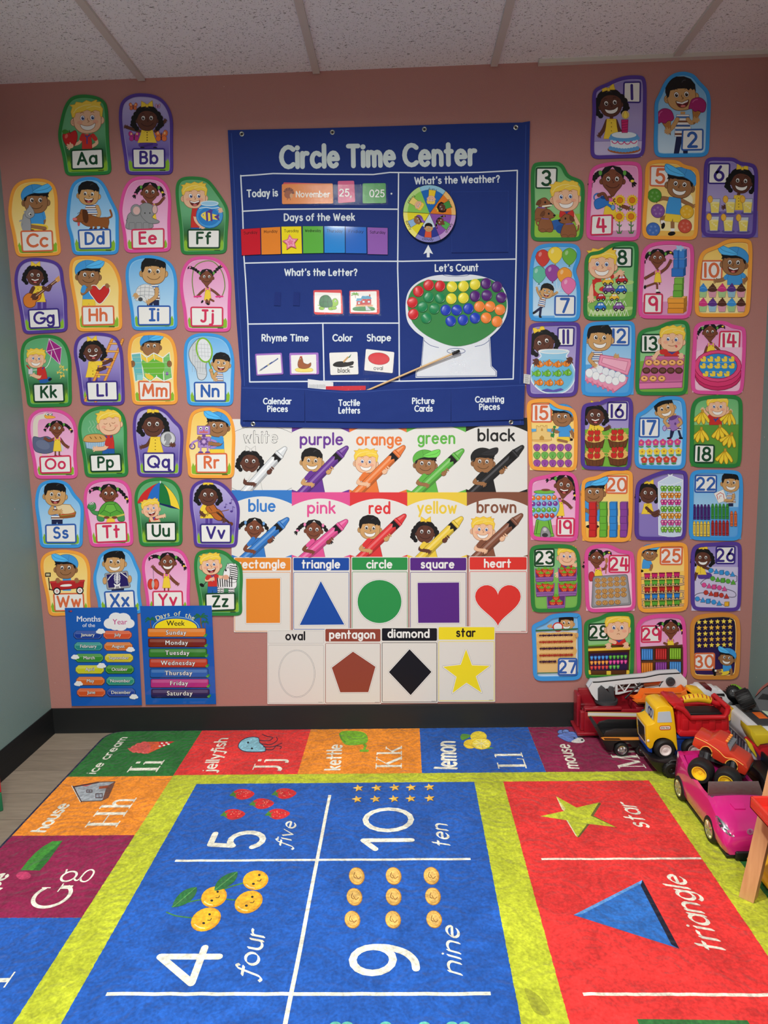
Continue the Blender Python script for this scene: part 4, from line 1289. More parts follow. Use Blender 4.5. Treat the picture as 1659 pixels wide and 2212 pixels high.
def aE(c):
 arm(c, 'pig', [(1055,840),(1095,830),(1125,795)],16); torso(c, 'pig', 1045,835,66,120)
 head(c, 'pig', 1033,755,62,2, 'smile', (-.3,.3), tails=((-1.6,.2),(1.4,-.1)))
 arm(c, 'pig', [(1010,840),(990,820)],18); g, d = (148,150,152),(92,94,98)
 c.P([(885,905),(930,880),(1010,900),(1050,960),(1040,1000),(880,1005),(875,950)], g, sm=True, out=d, lw=3)
 for x in (912,960,1010): c.R(x - 22,960, x + 18,1008, g, 8, out=d, lw=2)
 c.P([(960,850),(1000,825),(1050,840),(1070,890),(1050,925),(1098,950),(1085,965),(1030,965),(985,930),(965,890)], g, sm=True, out=d, lw=3)
 c.E(938,875,36,40, g, out=d, lw=3); c.E(942,878,24,28,(226,186,180)); c.E(1068,870,18,30,(226,186,180), out=d, lw=3)
 c.E(1000,895,4,5, BLK); c.E(1034,895,4,5, BLK); c.L([(882,930),(872,945),(876,960)],4, d)
def aF(c):
 torso(c, 'blond', 1360,845,80,150, legs=40); arm(c, 'blond', [(1345,870),(1350,940),(1390,985)],24, REDS)
 head(c, 'blond', 1340,785,78,0, 'open', (.8,.3))
 c.E(1445,910,92,88,(70,160,226), out=(30,100,180), lw=4); c.E(1440,920,74,62,(40,130,208)); c.L([(1375,862),(1420,856),(1460,862),(1510,856)],6,(214,238,250), sm=True)
 c.E(1445,828,60,16,(160,210,240), out=(214,238,250), lw=6)
 c.P([(1385,912),(1420,885),(1465,900),(1510,915),(1500,940),(1468,938),(1430,950)],(246,222,80), sm=True)
 for x in (1425,1455): c.L([(x, 890),(x + 4,945)],14,(90,60,150))
 c.P([(1475,920),(1512,900),(1508,925),(1515,950)],(90,60,150)); c.P([(1420,888),(1450,868),(1470,876),(1455,896)],(90,60,150)); c.E(1402,908,7,7, WHT); c.E(1402,908,4,4, BLK)
 hand(c, 1520,870,14, SKIN['blond'],80)
def aG(c):
 for x in (270,308): c.L([(x, 350),(x, 405)],24,(86,60,148))
 torso(c, 'curly', 262,248,74,110)
 arm(c, 'curly', [(230,262),(210,310),(245,325)],22)
 c.P([(162,330),(195,298),(235,305),(262,290),(285,305),(275,340),(250,355),(240,385),(205,398),(170,380)],(222,130,50), sm=True, out=(130,66,20), lw=4)
 c.E(242,322,24,24,(80,44,26)); c.L([(235,328),(395,208)],20,(116,66,40)); c.P([(378,200),(408,176),(416,210),(396,225)],(222,160,90)); c.L([(240,325),(395,206)],3,(240,220,190))
 arm(c, 'curly', [(300,260),(335,275),(345,250)],20, fist=True); hand(c, 232,318,16, SKIN['curly'],60)
 head(c, 'curly', 243,180,62,3, 'open')
def aH(c):
 torso(c, 'cap', 612,240,76,100, legs=45); head(c, 'cap', 610,180,76,2, 'smile', (.4,0))
 H = [(687,375),(640,330),(612,285),(625,248),(660,242),(687,270),(715,242),(748,248),(760,285),(735,330)]
 c.P(H, WHT, sm=True); c.P(inset(H, 7),(206,44,42), sm=True, out=(150,24,26), lw=3)
 arm(c, 'cap', [(580,258),(570,300),(615,265)],22, SKY); hand(c, 738,242,13, SKIN['cap'],60)
def aI(c):
 torso(c, 'bowl', 1055,240,84,105, legs=50)
 g = (226,228,228)
 c.P([(935,320),(945,265),(985,238),(1030,240),(1060,270),(1062,335),(1010,362),(985,350),(965,335)], g, sm=True, out=(150,156,160), lw=3)
 c.P([(935,345),(955,318),(990,318),(1010,345),(1005,362),(985,350),(960,338),(950,350)], g, sm=True, out=(150,156,160), lw=3); c.E(968,340,16,14,(70,74,80))
 for y in (265,290,315): c.L([(945, y),(1000, y - 6),(1060, y)],3,(160,166,172), sm=True)
 for x in (970,1000,1030): c.L([(x, 245),(x - 4,325)],3,(160,166,172))
 arm(c, 'bowl', [(1080,268),(1075,320),(1030,355)],24); hand(c, 935,310,16, SKIN['bowl'],60); head(c, 'bowl', 1060,155,82,2, 'smile', (-.4,.2))
def aJ(c):
 c.L([(1340,320),(1325,220),(1340,120),(1400,80),(1470,82),(1530,150),(1550,250),(1530,320)],7,(120,140,70), sm=True)
 for x0, x1, s in ((1415,1362,-1),(1450,1512,1)): arm(c, 'pig', [(x0,270),((x0 + x1) / 2,290),(x1,318)],13); c.L([(x1 - 22,322),(x1 + 22,320)],12,(226,60,140))
 torso(c, 'pig', 1432,262,46,62, legs=45); c.L([(1425,345),(1440,372)],14, SKIN['pig']); c.L([(1450,340),(1472,352)],14, SKIN['pig']); c.E(1432,372,7,12, BLK, rot=-60); c.E(1394,356,7,12, BLK, rot=35)
 head(c, 'pig', 1425,190,50,0, 'smile', (.2,0), tails=((-2.3,-1.4),(2.1,-1.6)))
def aK(c):
 c.P([(338,612),(424,672),(414,790),(318,700)],(160,40,130), out=(220,180,220), lw=3); c.L([(338,612),(414,790)],4,(236,214,232)); c.L([(318,700),(424,672)],4,(236,214,232))
 c.L([(356,700),(345,760),(310,815),(215,830)],4,(240,240,236), sm=True)
 c.L([(414,790),(430,810),(405,840),(440,850),(415,885)],4,(230,200,90), sm=True)
 for x, y in ((425,806),(450,825),(408,845),(430,868)): c.P([(x, y),(x - 16, y - 10),(x - 14, y + 10)],(240,206,90)); c.P([(x, y),(x + 16, y - 10),(x + 14, y + 10)],(240,206,90))
 c.L([(280,885),(290,912),(340,890)],30,(40,96,172)); c.E(345,892,14,9, BLK, rot=-30)
 torso(c, 'blond', 282,808,60,84, rot=-8); arm(c, 'blond', [(275,825),(270,875),(228,862)],22, REDS)
 c.R(196,815,226,856,(206,210,214),4, out=(120,124,130), lw=2); c.L([(205,818),(186,796)],10,(190,60,50))
 head(c, 'blond', 248,755,58,4, 'grin', (.4,-.2))
def ladder(c, x0, y0, x1, y1, wd, n):
 o, d = (236,160,70),(168,96,34)
 for s in (0,1):
  c.L([(x0 + s * wd, y0),(x1 + s * wd, y1)],20, d); c.L([(x0 + s * wd, y0),(x1 + s * wd, y1)],14, o)
 for i in range(n):
  t = (i + .5) / n; x, y = x0 + (x1 - x0) * t, y0 + (y1 - y0) * t
  c.L([(x - 4, y),(x + wd + 4, y + 2)],14, d); c.L([(x - 4, y),(x + wd + 4, y + 2)],9,(246,186,90))
def aL(c):
 torso(c, 'curly', 640,768,70,110, legs=40)
 ladder(c, 585,1045,772,618,74,8)
 arm(c, 'curly', [(670,780),(720,780),(765,758)],20, YEL, fist=True); arm(c, 'curly', [(640,800),(680,825),(720,812)],20, YEL, fist=True)
 head(c, 'curly', 640,700,66,-3, 'open', (.2,-.5))
def aM(c, order='over'):
 head(c, 'cap', 1042,668,62,0, None, (.2,.3))
 xs = [905,970,1012,1060,1122,1170]; yt = [712,705,735,706,738,702]; yb = [915,880,912,880,908,888]; xb = [932,990,1035,1080,1130,1188]
 c.P(list(zip(xs, yt)) + list(zip(xb, yb))[::-1], WHT)
 cols = [(110,190,190),(120,196,120),(100,190,80),(96,184,70),(124,196,110)]
 for i in range(5):
  c.P([(xs[i] + 3, yt[i] + 8),(xs[i + 1] - 3, yt[i + 1] + 8),(xb[i + 1] - 3, yb[i + 1] - 8),(xb[i] + 3, yb[i] - 8)], cols[i])
  if 0 < i < 4: c.P([(xs[i] + 2, yt[i] + 10),(xs[i + 1] - 2, yt[i + 1] + 10),(xs[i + 1], yt[i + 1] + 40),(xs[i] + 4, yt[i] + 44)],(244,206,70))
 c.P([(975,770),(1015,775),(1060,760),(1120,775),(1135,800),(1120,850),(1075,862),(1040,850),(1000,840)],(110,186,60), sm=True)
 c.P([(1000,850),(1035,858),(1060,880),(1040,895),(1010,880)],(244,206,70), sm=True); c.E(1152,852,10,12,(130,90,170)); c.R(945,860,985,896,(150,214,214))
 for i in range(4): c.L([(915 + 8 * i, 740 + 38 * i),(1165 + 4 * i, 735 + 38 * i)],2,(210,220,180))
 for x in (915,1168): c.E(x, 785,16,22, SKIN['cap'], out=EDGE['cap'], lw=2); [c.L([(x - 14,772 + 10 * k),(x + 8,772 + 10 * k)],3, EDGE['cap']) for k in range(3)]
def aN(c):
 c.P([(1355,620),(1400,610),(1450,650),(1460,720),(1430,770),(1420,800),(1425,860),(1400,895),(1365,885),(1350,820),(1310,760),(1305,690)],(208,214,218), sm=True, out=(100,106,112), lw=4)
 for i in range(6): c.L([(1315 + 10 * i, 650 + 40 * i),(1440 - 3 * i, 640 + 44 * i)],2,(160,166,172)); c.L([(1330 + 18 * i, 640),(1330 + 18 * i - 5,840)],2,(160,166,172))
 c.E(1408,690,52,82,(228,232,236), rot=-12); c.L([(1408 + 52 * cos(a) * .98 + 82 * sin(a) * .2,690 + 82 * sin(a) - 10 * cos(a)) for a in [2 * pi * i / 24 for i in range(24)]],11,(130,190,50), closed=True)
 for i in range(4): c.L([(1365 + 22 * i, 640),(1370 + 22 * i, 745)],2,(180,186,190)); c.L([(1362,650 + 26 * i),(1452,655 + 26 * i)],2,(180,186,190))
 c.L([(1440,770),(1480,880)],10,(110,170,40))
 torso(c, 'bowl', 1512,840,50,66); arm(c, 'bowl', [(1490,850),(1470,880),(1455,830)],18, fist=True); hand(c, 1480,890,12, SKIN['bowl'],20)
 head(c, 'bowl', 1525,785,58,8, 'open', (-.5,-.4))
def aO(c):
 for x in (185,235): c.L([(x, 330),(x + 5,430)],16,(240,210,190))
 c.L([(150,240),(148,150),(165,105),(215,92)],34,(228,220,204), sm=True)
 c.E(225,90,30,22,(228,220,204)); c.P([(215,84),(282,96),(275,106),(222,108)],(246,180,70), sm=True, out=(180,110,30), lw=2); c.E(232,80,11,10, WHT, out=BLK, lw=2); c.E(235,81,5,5, BLK); c.E(258,80,9,9, WHT, out=BLK, lw=2); c.E(261,81,4,4, BLK)
 c.P([(135,235),(180,240),(230,232),(275,262),(285,310),(265,340),(210,350),(150,335),(132,290)],(96,106,136), sm=True, out=(54,62,84), lw=3)
 c.E(200,290,50,30,(112,122,150), rot=20); c.P([(285,300),(335,290),(340,330),(300,340),(278,330)],(212,212,220), sm=True)
 arm(c, 'pig', [(280,248),(245,262),(220,250)],16); arm(c, 'pig', [(320,250),(345,285),(368,302)],16)
 torso(c, 'pig', 300,238,52,66, legs=60); c.E(290,366,14,6, BLK); c.E(320,366,14,6, BLK)
 head(c, 'pig', 297,180,50,0, 'smile', (-.3,-.4), tails=((-1.5,-.1),(1.9,.1)))
def aP(c):
 torso(c, 'blond', 652,225,72,92, legs=50)
 for x in (525,548,570): c.L([(x, 205),(x - 12,180),(x + 8,155),(x - 6,125)],4,(150,200,160), sm=True)
 c.P([(490,262),(632,262),(622,312),(560,325),(500,312)],(168,200,224), out=(80,110,140), lw=3)
 for i in range(9): c.L([(500 + 15 * i, 272),(504 + 14 * i, 314)],3,(120,156,190))
 c.P([(478,258),(500,225),(560,215),(615,222),(640,250),(620,268),(560,272),(500,270)],(214,160,90), sm=True, out=(130,84,36), lw=3)
 for i in range(3): c.L([(525 + 34 * i, 235),(535 + 34 * i, 248)],5,(120,76,34))
 arm(c, 'blond', [(655,255),(630,310),(570,318)],26, REDS)
 head(c, 'blond', 660,148,76,-6, 'smile', eyes='shut')
def aQ(c):
 arm(c, 'curly', [(945,250),(920,290),(885,305)],20); arm(c, 'curly', [(1010,250),(1060,285),(1095,290)],20)
 torso(c, 'curly', 975,235,78,110)
 head(c, 'curly', 960,155,78,0, 'smile', (.2,0))
 c.E(1062,250,52,52,(196,198,200), out=(100,102,106), lw=4); c.E(1062,250,42,42,(214,216,218))
 c.P([(1045,215),(1075,212),(1088,240),(1080,255),(1075,275),(1090,292),(1040,292),(1050,265),(1035,240)],(150,152,156), sm=True); c.L([(1046,225),(1040,262)],6,(120,122,126), sm=True); hand(c, 1095,292,14, SKIN['curly'],200)
def aR(c):
 torso(c, 'cap', 1400,225,88,95, legs=50); head(c, 'cap', 1405,165,72,3, 'smile', (-.2,.1), flip=-1)
 v, d = (176,140,206),(110,76,146)
 c.L([(1275,255),(1232,275),(1225,300)],14, v, sm=True); c.L(arc(1230,300,18,18,-60,240),8, d); c.L([(1350,255),(1390,268),(1392,300),(1350,310)],14, v, sm=True)
 c.R(1270,235,1355,308, v, 4, out=d, lw=3); c.E(1310,268,26,26, d); c.E(1310,268,17,17,(200,160,214))
 for i in range(8): c.L([(1310,268),(1310 + 30 * cos(i * pi / 4),268 + 30 * sin(i * pi / 4))],7, d)
 c.E(1310,268,12,12,(206,170,220))
 c.R(1264,160,1352,218, v, 3, out=d, lw=3); c.R(1298,218,1322,236, d)
 for x in (1288,1330): c.E(x, 176,12,12, WHT, out=d, lw=2); c.E(x, 178,5,5, BLK)
 c.L([(1283,203),(1333,203)],12,(226,120,100)); [c.L([(1290 + 9 * i, 198),(1290 + 9 * i, 208)],2, d) for i in range(5)]; c.P([(1304,196),(1309,184),(1314,196)],(206,60,60))
 for x in (1288,1336): c.L([(x, 308),(x, 340)],12, v); c.P([(x - 22,350),(x - 12,335),(x + 12,335),(x + 22,350)], d)
 arm(c, 'cap', [(1430,245),(1420,285),(1360,282)],22, SKY); hand(c, 1278,240,12, SKIN['cap'],60)
def aS(c):
 torso(c, 'bowl', 298,705,76,100, legs=40)
 arm(c, 'bowl', [(265,722),(250,760),(310,750)],24)
 c.P([(318,755),(420,745),(425,775),(410,790),(325,795)],(150,90,44), sm=True); c.P([(316,760),(424,752),(420,770),(322,782)],(110,170,60)); c.P([(320,768),(424,758),(420,768),(322,778)],(210,80,60))
 c.P([(290,715),(310,700),(380,702),(395,712),(418,755),(330,765)],(236,214,168), sm=True, out=(170,120,60), lw=4); hand(c, 310,750,16, SKIN['bowl'],0)
 head(c, 'bowl', 285,640,72,3, 'open', (.2,-.1))
def aT(c):
 torso(c, 'pig', 668,770,60,60)
 head(c, 'pig', 655,632,62,0, 'smile', (-.4,.4), tails=((-1.9,-.5),(2.0,.5)))
 g, d = (90,168,60),(36,96,40)
 for x in (600,740): c.P([(x - 25,765),(x + 15,765),(x + 22,812),(x - 20,812)],(74,150,84), sm=True, out=d, lw=3)
 c.P([(590,775),(545,765),(515,720),(520,705),(545,720),(560,745),(600,750)],(74,150,84), sm=True, out=d, lw=3); c.P([(512,705),(530,688),(560,692),(565,730),(535,740),(510,725)],(74,150,84), sm=True, out=d, lw=3)
 c.E(530,696,9,9, WHT, out=d, lw=2); c.E(544,694,8,9, WHT, out=d, lw=2); c.E(530,697,4,4, BLK); c.E(544,696,4,4, BLK); c.L([(518,722),(540,728),(552,716)],3, d, sm=True)
 c.P([(585,772),(600,720),(640,685),(700,685),(740,725),(758,768),(700,785),(630,785)], g, sm=True, out=d, lw=4)
 c.P([(640,700),(690,700),(710,740),(665,760),(622,740)],(110,186,70), out=d, lw=3); c.L([(622,740),(596,765)],3, d); c.L([(710,740),(745,760)],3, d); c.L([(690,700),(705,690)],3, d); c.L([(665,760),(665,784)],3, d)
 c.L([(588,775),(665,790),(760,770)],12,(206,196,90), sm=True)
 for x in (640,695): c.E(x, 790,20,9, SKIN['pig'])
def aU(c):
 cols = [(206,44,44),(40,110,200),(30,120,60),(246,214,60)]
 px = [848,916,1000,1082,1145]; py = [695,682,690,708,735]; ctl = [(880,590),(945,570),(1005,560),(1065,570),(1120,610)]
 c.P([(848,695),(916,672),(1000,680),(1082,695),(1145,735),(1080,725),(1000,700),(920,690)],(26,36,92))
 def rib(i): return [((1 - t) ** 2 * 1010 + 2 * t * (1 - t) * ctl[i][0] + t * t * px[i],(1 - t) ** 2 * 548 + 2 * t * (1 - t) * ctl[i][1] + t * t * py[i]) for t in [k / 8 for k in range(9)]]
 for i in range(4):
  p, q = rib(i), rib(i + 1); c.k += 1
  for k in range(8): c.face([p[k], q[k], q[k + 1], p[k + 1]], cols[i], new=False)
  c.L(q, 2,(40,50,60))
 c.L([(1010,552),(1010,538)],8,(220,220,220)); c.L([(1000,690),(995,810)],8,(190,196,200))
 torso(c, 'blond', 965,775,60,55); head(c, 'blond', 945,735,56,-8, 'open', (.2,-.4))
 arm(c, 'blond', [(985,790),(1030,780)],18); arm(c, 'blond', [(945,795),(960,820),(990,818)],20)
def aV(c):
 for x in (1330,1358): c.L([(x, 790),(x, 832)],20,(86,60,148))
 torso(c, 'curly', 1335,700,72,96)
 c.P([(1330,712),(1375,700),(1400,730),(1425,745),(1450,790),(1420,812),(1385,800),(1360,770),(1325,740)],(186,104,44), sm=True, out=(96,46,16), lw=4)
 c.L([(1400,755),(1490,832)],14,(70,40,24)); c.E(1495,835,16,14,(110,60,30)); c.L([(1280,778),(1480,738)],5,(130,80,40)); c.L([(1345,718),(1365,745)],3,(60,30,14)); c.L([(1385,705),(1400,735)],3,(60,30,14))
 arm(c, 'curly', [(1310,715),(1290,755),(1305,772)],20, YEL); hand(c, 1445,805,14, SKIN['curly'],60)
 for x, y, s in ((1455,720,1),(1492,692,1.2),(1500,748,1.4)):
  c.E(x, y, 7 * s, 5 * s, (80,56,140)); c.L([(x + 6 * s, y),(x + 6 * s, y - 24 * s),(x + 16 * s, y - 18 * s)],3,(80,56,140))
 head(c, 'curly', 1340,640,68,0, 'smile', (.3,.1))
def aW(c, order='over'):
 c.R(250,258,310,352, SKY, 4); head(c, 'cap', 272,195,72,0, 'smile', (.1,.2), flip=-1)
 c.L([(158,345),(150,260)],7,(40,34,34)); c.R(128,225,162,248,(206,196,150),0, out=(40,34,34), lw=7); c.L([(155,340),(190,350)],7,(40,34,34))
 c.P([(160,285),(405,275),(398,330),(180,350)],(186,40,44), out=(110,20,24), lw=4); c.L([(162,290),(406,280)],10,(208,60,58)); c.P([(232,318),(250,308),(300,304),(318,312),(300,320),(252,322)], WHT, sm=True)
 for x, y in ((210,355),(374,350)): c.E(x, y, 27,27,(30,28,30)); c.E(x, y, 19,19, WHT); c.E(x, y, 8,8,(190,60,60)); c.E(x, y, 4,4, WHT)
 for x in (215,350): hand(c, x, 272,15, SKIN['cap'],60)
def aX(c):
 c.R(600,330,690,365, NAVY); head(c, 'bowl', 622,152,74,2, 'grin', (-.2,.2))
 q = corner_round([(550,228),(715,208),(738,328),(570,345)],12); c.P(q, (160,160,164), out=(90,90,94), lw=3); c.P(inset(q, 13),(40,30,100))
 w = (236,238,240)
 c.L([(642,225),(640,300)],9, w)
 for i in range(5):
  y = 238 + 11 * i; r = 24 - abs(i - 2) * 3
  c.L(arc(641, y - 4, r, 10,200,340),4, w); c.L(arc(641, y + 2, r, 10,20,160),4, w)
 c.L([(615,228),(588,255),(575,275)],6, w); c.L([(668,222),(700,245),(718,262)],6, w); c.P([(618,300),(640,308),(664,296),(655,318),(628,320)], w, sm=True); c.L([(630,315),(625,335)],8, w); c.L([(655,313),(662,330)],8, w)
 for x, y in ((552,280),(732,268)): c.E(x, y, 14,26, SKIN['bowl'], out=EDGE['bowl'], lw=2)
def aY(c):
 arm(c, 'pig', [(975,242),(930,215),(900,185)],18); arm(c, 'pig', [(1010,242),(1045,280),(1070,300)],18)
 c.L([(898,180),(902,265)],3,(90,90,96))
 for x in (882,918): c.E(x, 305,22,38,(216,66,44), out=(130,30,20), lw=3)
 c.E(898,305,10,30,(190,190,190)); c.E(922,305,12,24,(236,100,70))
 torso(c, 'pig', 995,232,54,80, legs=40); head(c, 'pig', 1003,150,62,0, 'grin', (0,0), tails=((-1.9,-.6),(1.9,.4)))
def aZ(c):
 w = (240,240,240)
 c.L([(1345,300),(1290,285),(1262,310)],6,(60,60,60), sm=True); c.E(1248,312,18,12, BLK, rot=30)
 for x in (1370,1395,1450,1470): c.L([(x, 300),(x, 365)],22, w); [c.L([(x - 10,315 + 14 * k),(x + 10,318 + 14 * k)],5, BLK) for k in range(4)]
 c.P([(1345,270),(1380,245),(1440,250),(1490,262),(1492,330),(1420,335),(1355,325)], w, sm=True, out=(60,60,60), lw=3)
 c.P([(1420,280),(1425,230),(1420,180),(1450,155),(1495,170),(1505,230),(1490,290)], w, sm=True, out=(60,60,60), lw=3)
 for i in range(7): c.L([(1360 + 17 * i, 255),(1366 + 16 * i, 322)],7, BLK)
 for i in range(7): c.L([(1450,172 + 15 * i),(1500,182 + 15 * i)],6, BLK)
 c.P([(1425,185),(1432,152),(1445,180)], w, out=BLK, lw=2); c.P([(1475,165),(1490,148),(1498,178)], w, out=BLK, lw=2)
 c.P([(1412,200),(1445,190),(1450,240),(1430,268),(1402,262),(1400,242)], w, sm=True, out=(60,60,60), lw=3); c.E(1420,255,22,18,(226,170,140)); c.E(1420,205,7,8, BLK)
 torso(c, 'blond', 1325,232,60,90, legs=50); arm(c, 'blond', [(1300,245),(1280,275),(1320,268)],20, REDS); arm(c, 'blond', [(1350,245),(1380,252)],18, REDS)
 head(c, 'blond', 1312,170,68,-4, 'open', (.1,.1))

LETTERS = [
 (C1, 'green', 'Aa', (450,640),[(432,500),(400,370),(415,270),(440,170),(485,100),(560,78),(660,88),(725,125),(745,200),(752,400)],(772,628),[(488,458),(712,448),(718,590),(492,598)], aA, 'green alphabet card Aa of a blond boy with an apple'),
 (C1, 'purple', 'Bb', (868,632),[(855,500),(835,380),(820,230),(835,130),(900,80),(980,70),(1080,85),(1150,140),(1190,240),(1192,420)],(1195,630),[(910,448),(1140,448),(1142,590),(915,590)], aB, 'purple alphabet card Bb of a girl among butterflies'),
 (C1, 'orange', 'Cc', (112,1198),[(85,1030),(62,930),(60,850),(80,740),(130,680),(210,658),(310,660),(375,700),(398,800),(400,960)],(425,1185),[(140,1015),(365,1012),(372,1158),(152,1165)], aC, 'orange alphabet card Cc of a boy hugging a grey cat'),
 (C1, 'blue', 'Dd', (500,1185),[(485,1060),(460,980),(460,900),(480,740),(520,670),(600,645),(680,655),(730,710),(770,800),(815,890),(818,980)],(820,1180),[(535,1008),(765,1002),(770,1140),(545,1145)], aD, 'blue alphabet card Dd of a boy with a long brown dog'),
 (C1, 'pink', 'Ee', (860,1170),[(848,1030),(825,920),(825,840),(855,720),(910,655),(1000,640),(1100,652),(1160,710),(1180,800),(1175,960)],(1180,1160),[(905,1005),(1135,998),(1135,1142),(908,1145)], aE, 'pink alphabet card Ee of a girl with an elephant'),
 (C1, 'green', 'Ff', (1245,1182),[(1238,1000),(1222,880),(1210,760),(1220,680),(1270,645),(1370,645),(1440,665),(1500,740),(1560,830),(1578,900),(1568,1040)],(1565,1175),[(1290,1005),(1520,1005),(1518,1140),(1292,1140)], aF, 'green alphabet card Ff of a boy holding a fish bowl'),
 (C2, 'purple', 'Gg', (160,582),[(140,440),(112,300),(100,200),(120,110),(180,62),(270,55),(380,75),(430,130),(440,220),(460,320),(462,420)],(470,565),[(192,408),(408,400),(420,538),(202,545)], aG, 'purple alphabet card Gg of a girl playing a guitar'),
 (C2, 'orange', 'Hh', (530,562),[(520,430),(495,280),(478,180),(485,80),(530,45),(620,42),(740,60),(800,120),(838,230),(838,380)],(845,555),[(562,385),(788,382),(792,518),(565,525)], aH, 'orange alphabet card Hh of a boy with a red heart'),
 (C2, 'blue', 'Ii', (910,555),[(900,420),(878,300),(865,180),(880,90),(940,45),(1040,35),(1140,60),(1200,120),(1222,220),(1218,380)],(1225,548),[(945,382),(1178,382),(1178,520),(950,522)], aI, 'blue alphabet card Ii of a boy carrying an igloo'),
 (C2, 'pink', 'Jj', (1275,562),[(1265,420),(1245,310),(1240,210),(1265,110),(1320,55),(1410,42),(1500,60),(1565,120),(1595,220),(1590,380)],(1592,565),[(1312,390),(1540,392),(1540,528),(1315,530)], aJ, 'pink alphabet card Jj of a girl with a jump rope'),
 (C2, 'green', 'Kk', (190,1085),[(180,980),(160,870),(142,760),(150,660),(200,605),(300,582),(400,595),(460,650),(490,750),(492,900)],(497,1078),[(225,920),(442,915),(450,1048),(232,1052)], aK, 'green alphabet card Kk of a boy flying a purple kite'),
 (C2, 'purple', 'Ll', (560,1072),[(545,930),(525,800),(508,700),(525,620),(580,575),(680,568),(780,585),(830,640),(850,740),(855,900)],(862,1070),[(592,905),(812,900),(818,1040),(602,1042)], aL, 'purple alphabet card Ll of a girl on an orange ladder'),
 (C2, 'orange', 'Mm', (912,1068),[(905,940),(890,830),(880,720),(895,620),(950,575),(1060,565),(1150,580),(1200,630),(1222,740),(1218,900)],(1230,1065),[(950,900),(1178,905),(1180,1035),(958,1040)], aM, 'orange alphabet card Mm of a boy behind an open map'),
 (C2, 'blue', 'Nn', (1290,1072),[(1285,930),(1270,800),(1268,690),(1285,620),(1340,580),(1430,572),(1530,590),(1590,650),(1615,760),(1612,900)],(1608,1075),[(1335,908),(1560,908),(1560,1045),(1340,1045)], aN, 'blue alphabet card Nn of a boy raising a big net'),
 (C3, 'pink', 'Oo', (145,525),[(132,400),(105,280),(92,170),(110,90),(170,45),(250,38),(340,55),(410,110),(438,200),(430,350)],(445,522),[(175,368),(395,360),(400,485),(182,490)], aO, 'pink alphabet card Oo of a girl beside an ostrich'),
 (C3, 'green', 'Pp', (490,515),[(478,380),(455,270),(442,190),(460,100),(530,40),(620,22),(700,30),(755,75),(778,160),(780,330)],(792,510),[(520,355),(740,348),(748,475),(528,480)], aP, 'green alphabet card Pp of a boy smelling a hot pie'),
 (C3, 'purple', 'Qq', (850,510),[(845,400),(825,260),(820,140),(840,60),(900,25),(990,25),(1060,60),(1110,120),(1160,170),(1168,260),(1160,380)],(1158,512),[(888,342),(1112,342),(1112,480),(892,480)], aQ, 'purple alphabet card Qq of a girl holding a silver quarter'),
 (C3, 'orange', 'Rr', (1200,518),[(1198,420),(1185,330),(1195,230),(1210,100),(1250,50),(1340,32),(1440,45),(1500,100),(1525,200),(1522,360)],(1520,520),[(1252,348),(1472,345),(1475,485),(1255,485)], aR, 'orange alphabet card Rr of a boy with a purple robot'),
 (C3, 'blue', 'Ss', (180,1000),[(170,860),(150,740),(148,660),(170,570),(230,535),(310,530),(380,560),(420,630),(475,690),(482,780),(475,880)],(475,1000),[(215,838),(430,832),(435,968),(218,968)], aS, 'blue alphabet card Ss of a boy with a sandwich'),
 (C3, 'pink', 'Tt', (525,995),[(510,860),(488,740),(482,640),(510,560),(590,525),(690,520),(770,545),(810,620),(812,780)],(828,985),[(560,828),(780,818),(785,958),(568,968)], aT, 'pink alphabet card Tt of a girl holding a green turtle'),
 (C3, 'green', 'Uu', (865,990),[(855,850),(840,740),(830,660),(850,580),(910,530),(1000,515),(1090,530),(1145,590),(1165,680),(1160,850)],(1165,985),[(905,822),(1120,818),(1122,955),(910,955)], aU, 'green alphabet card Uu of a boy under a striped umbrella'),
 (C3, 'purple', 'Vv', (1240,995),[(1235,850),(1215,740),(1212,640),(1230,570),(1290,532),(1370,530),(1450,560),(1520,640),(1555,710),(1555,800),(1545,900)],(1540,998),[(1282,832),(1500,832),(1500,968),(1285,968)], aV, 'purple alphabet card Vv of a girl playing a violin'),
 (C4, 'orange', 'Ww', (150,535),[(135,400),(105,270),(90,170),(110,100),(180,65),(280,58),(380,80),(430,130),(450,220),(445,380)],(455,520),[(180,370),(402,365),(410,498),(190,502)], aW, 'orange alphabet card Ww of a boy in a red wagon'),
 (C4, 'blue', 'Xx', (510,520),[(500,420),(475,320),(470,240),(495,160),(510,100),(580,50),(680,45),(745,80),(780,160),(810,230),(805,320),(808,400)],(830,515),[(545,355),(765,345),(775,490),(560,505)], aX, 'blue alphabet card Xx of a boy holding an x-ray'),
 (C4, 'pink', 'Yy', (858,520),[(845,380),(825,260),(818,170),(840,100),(900,60),(1000,42),(1090,55),(1140,110),(1165,200),(1160,380)],(1165,520),[(892,352),(1112,350),(1118,490),(895,495)], aY, 'pink alphabet card Yy of a girl with a red yo-yo'),
 (C4, 'green', 'Zz', (1235,530),[(1225,400),(1205,300),(1192,180),(1205,90),(1260,58),(1370,55),(1440,85),(1480,130),(1530,160),(1542,260),(1535,400)],(1540,530),[(1270,368),(1490,362),(1492,492),(1275,500)], aZ, 'green alphabet card Zz of a boy petting a zebra'),
]
for crop, th, tx, bl, path, br, q, art, lab in LETTERS:
 lift = .0043 if tx in ('Rr', 'Vv', 'Zz') else .0024
 letter_card(crop, th, tx, bl, path, br, q, art, lab, off=lift)
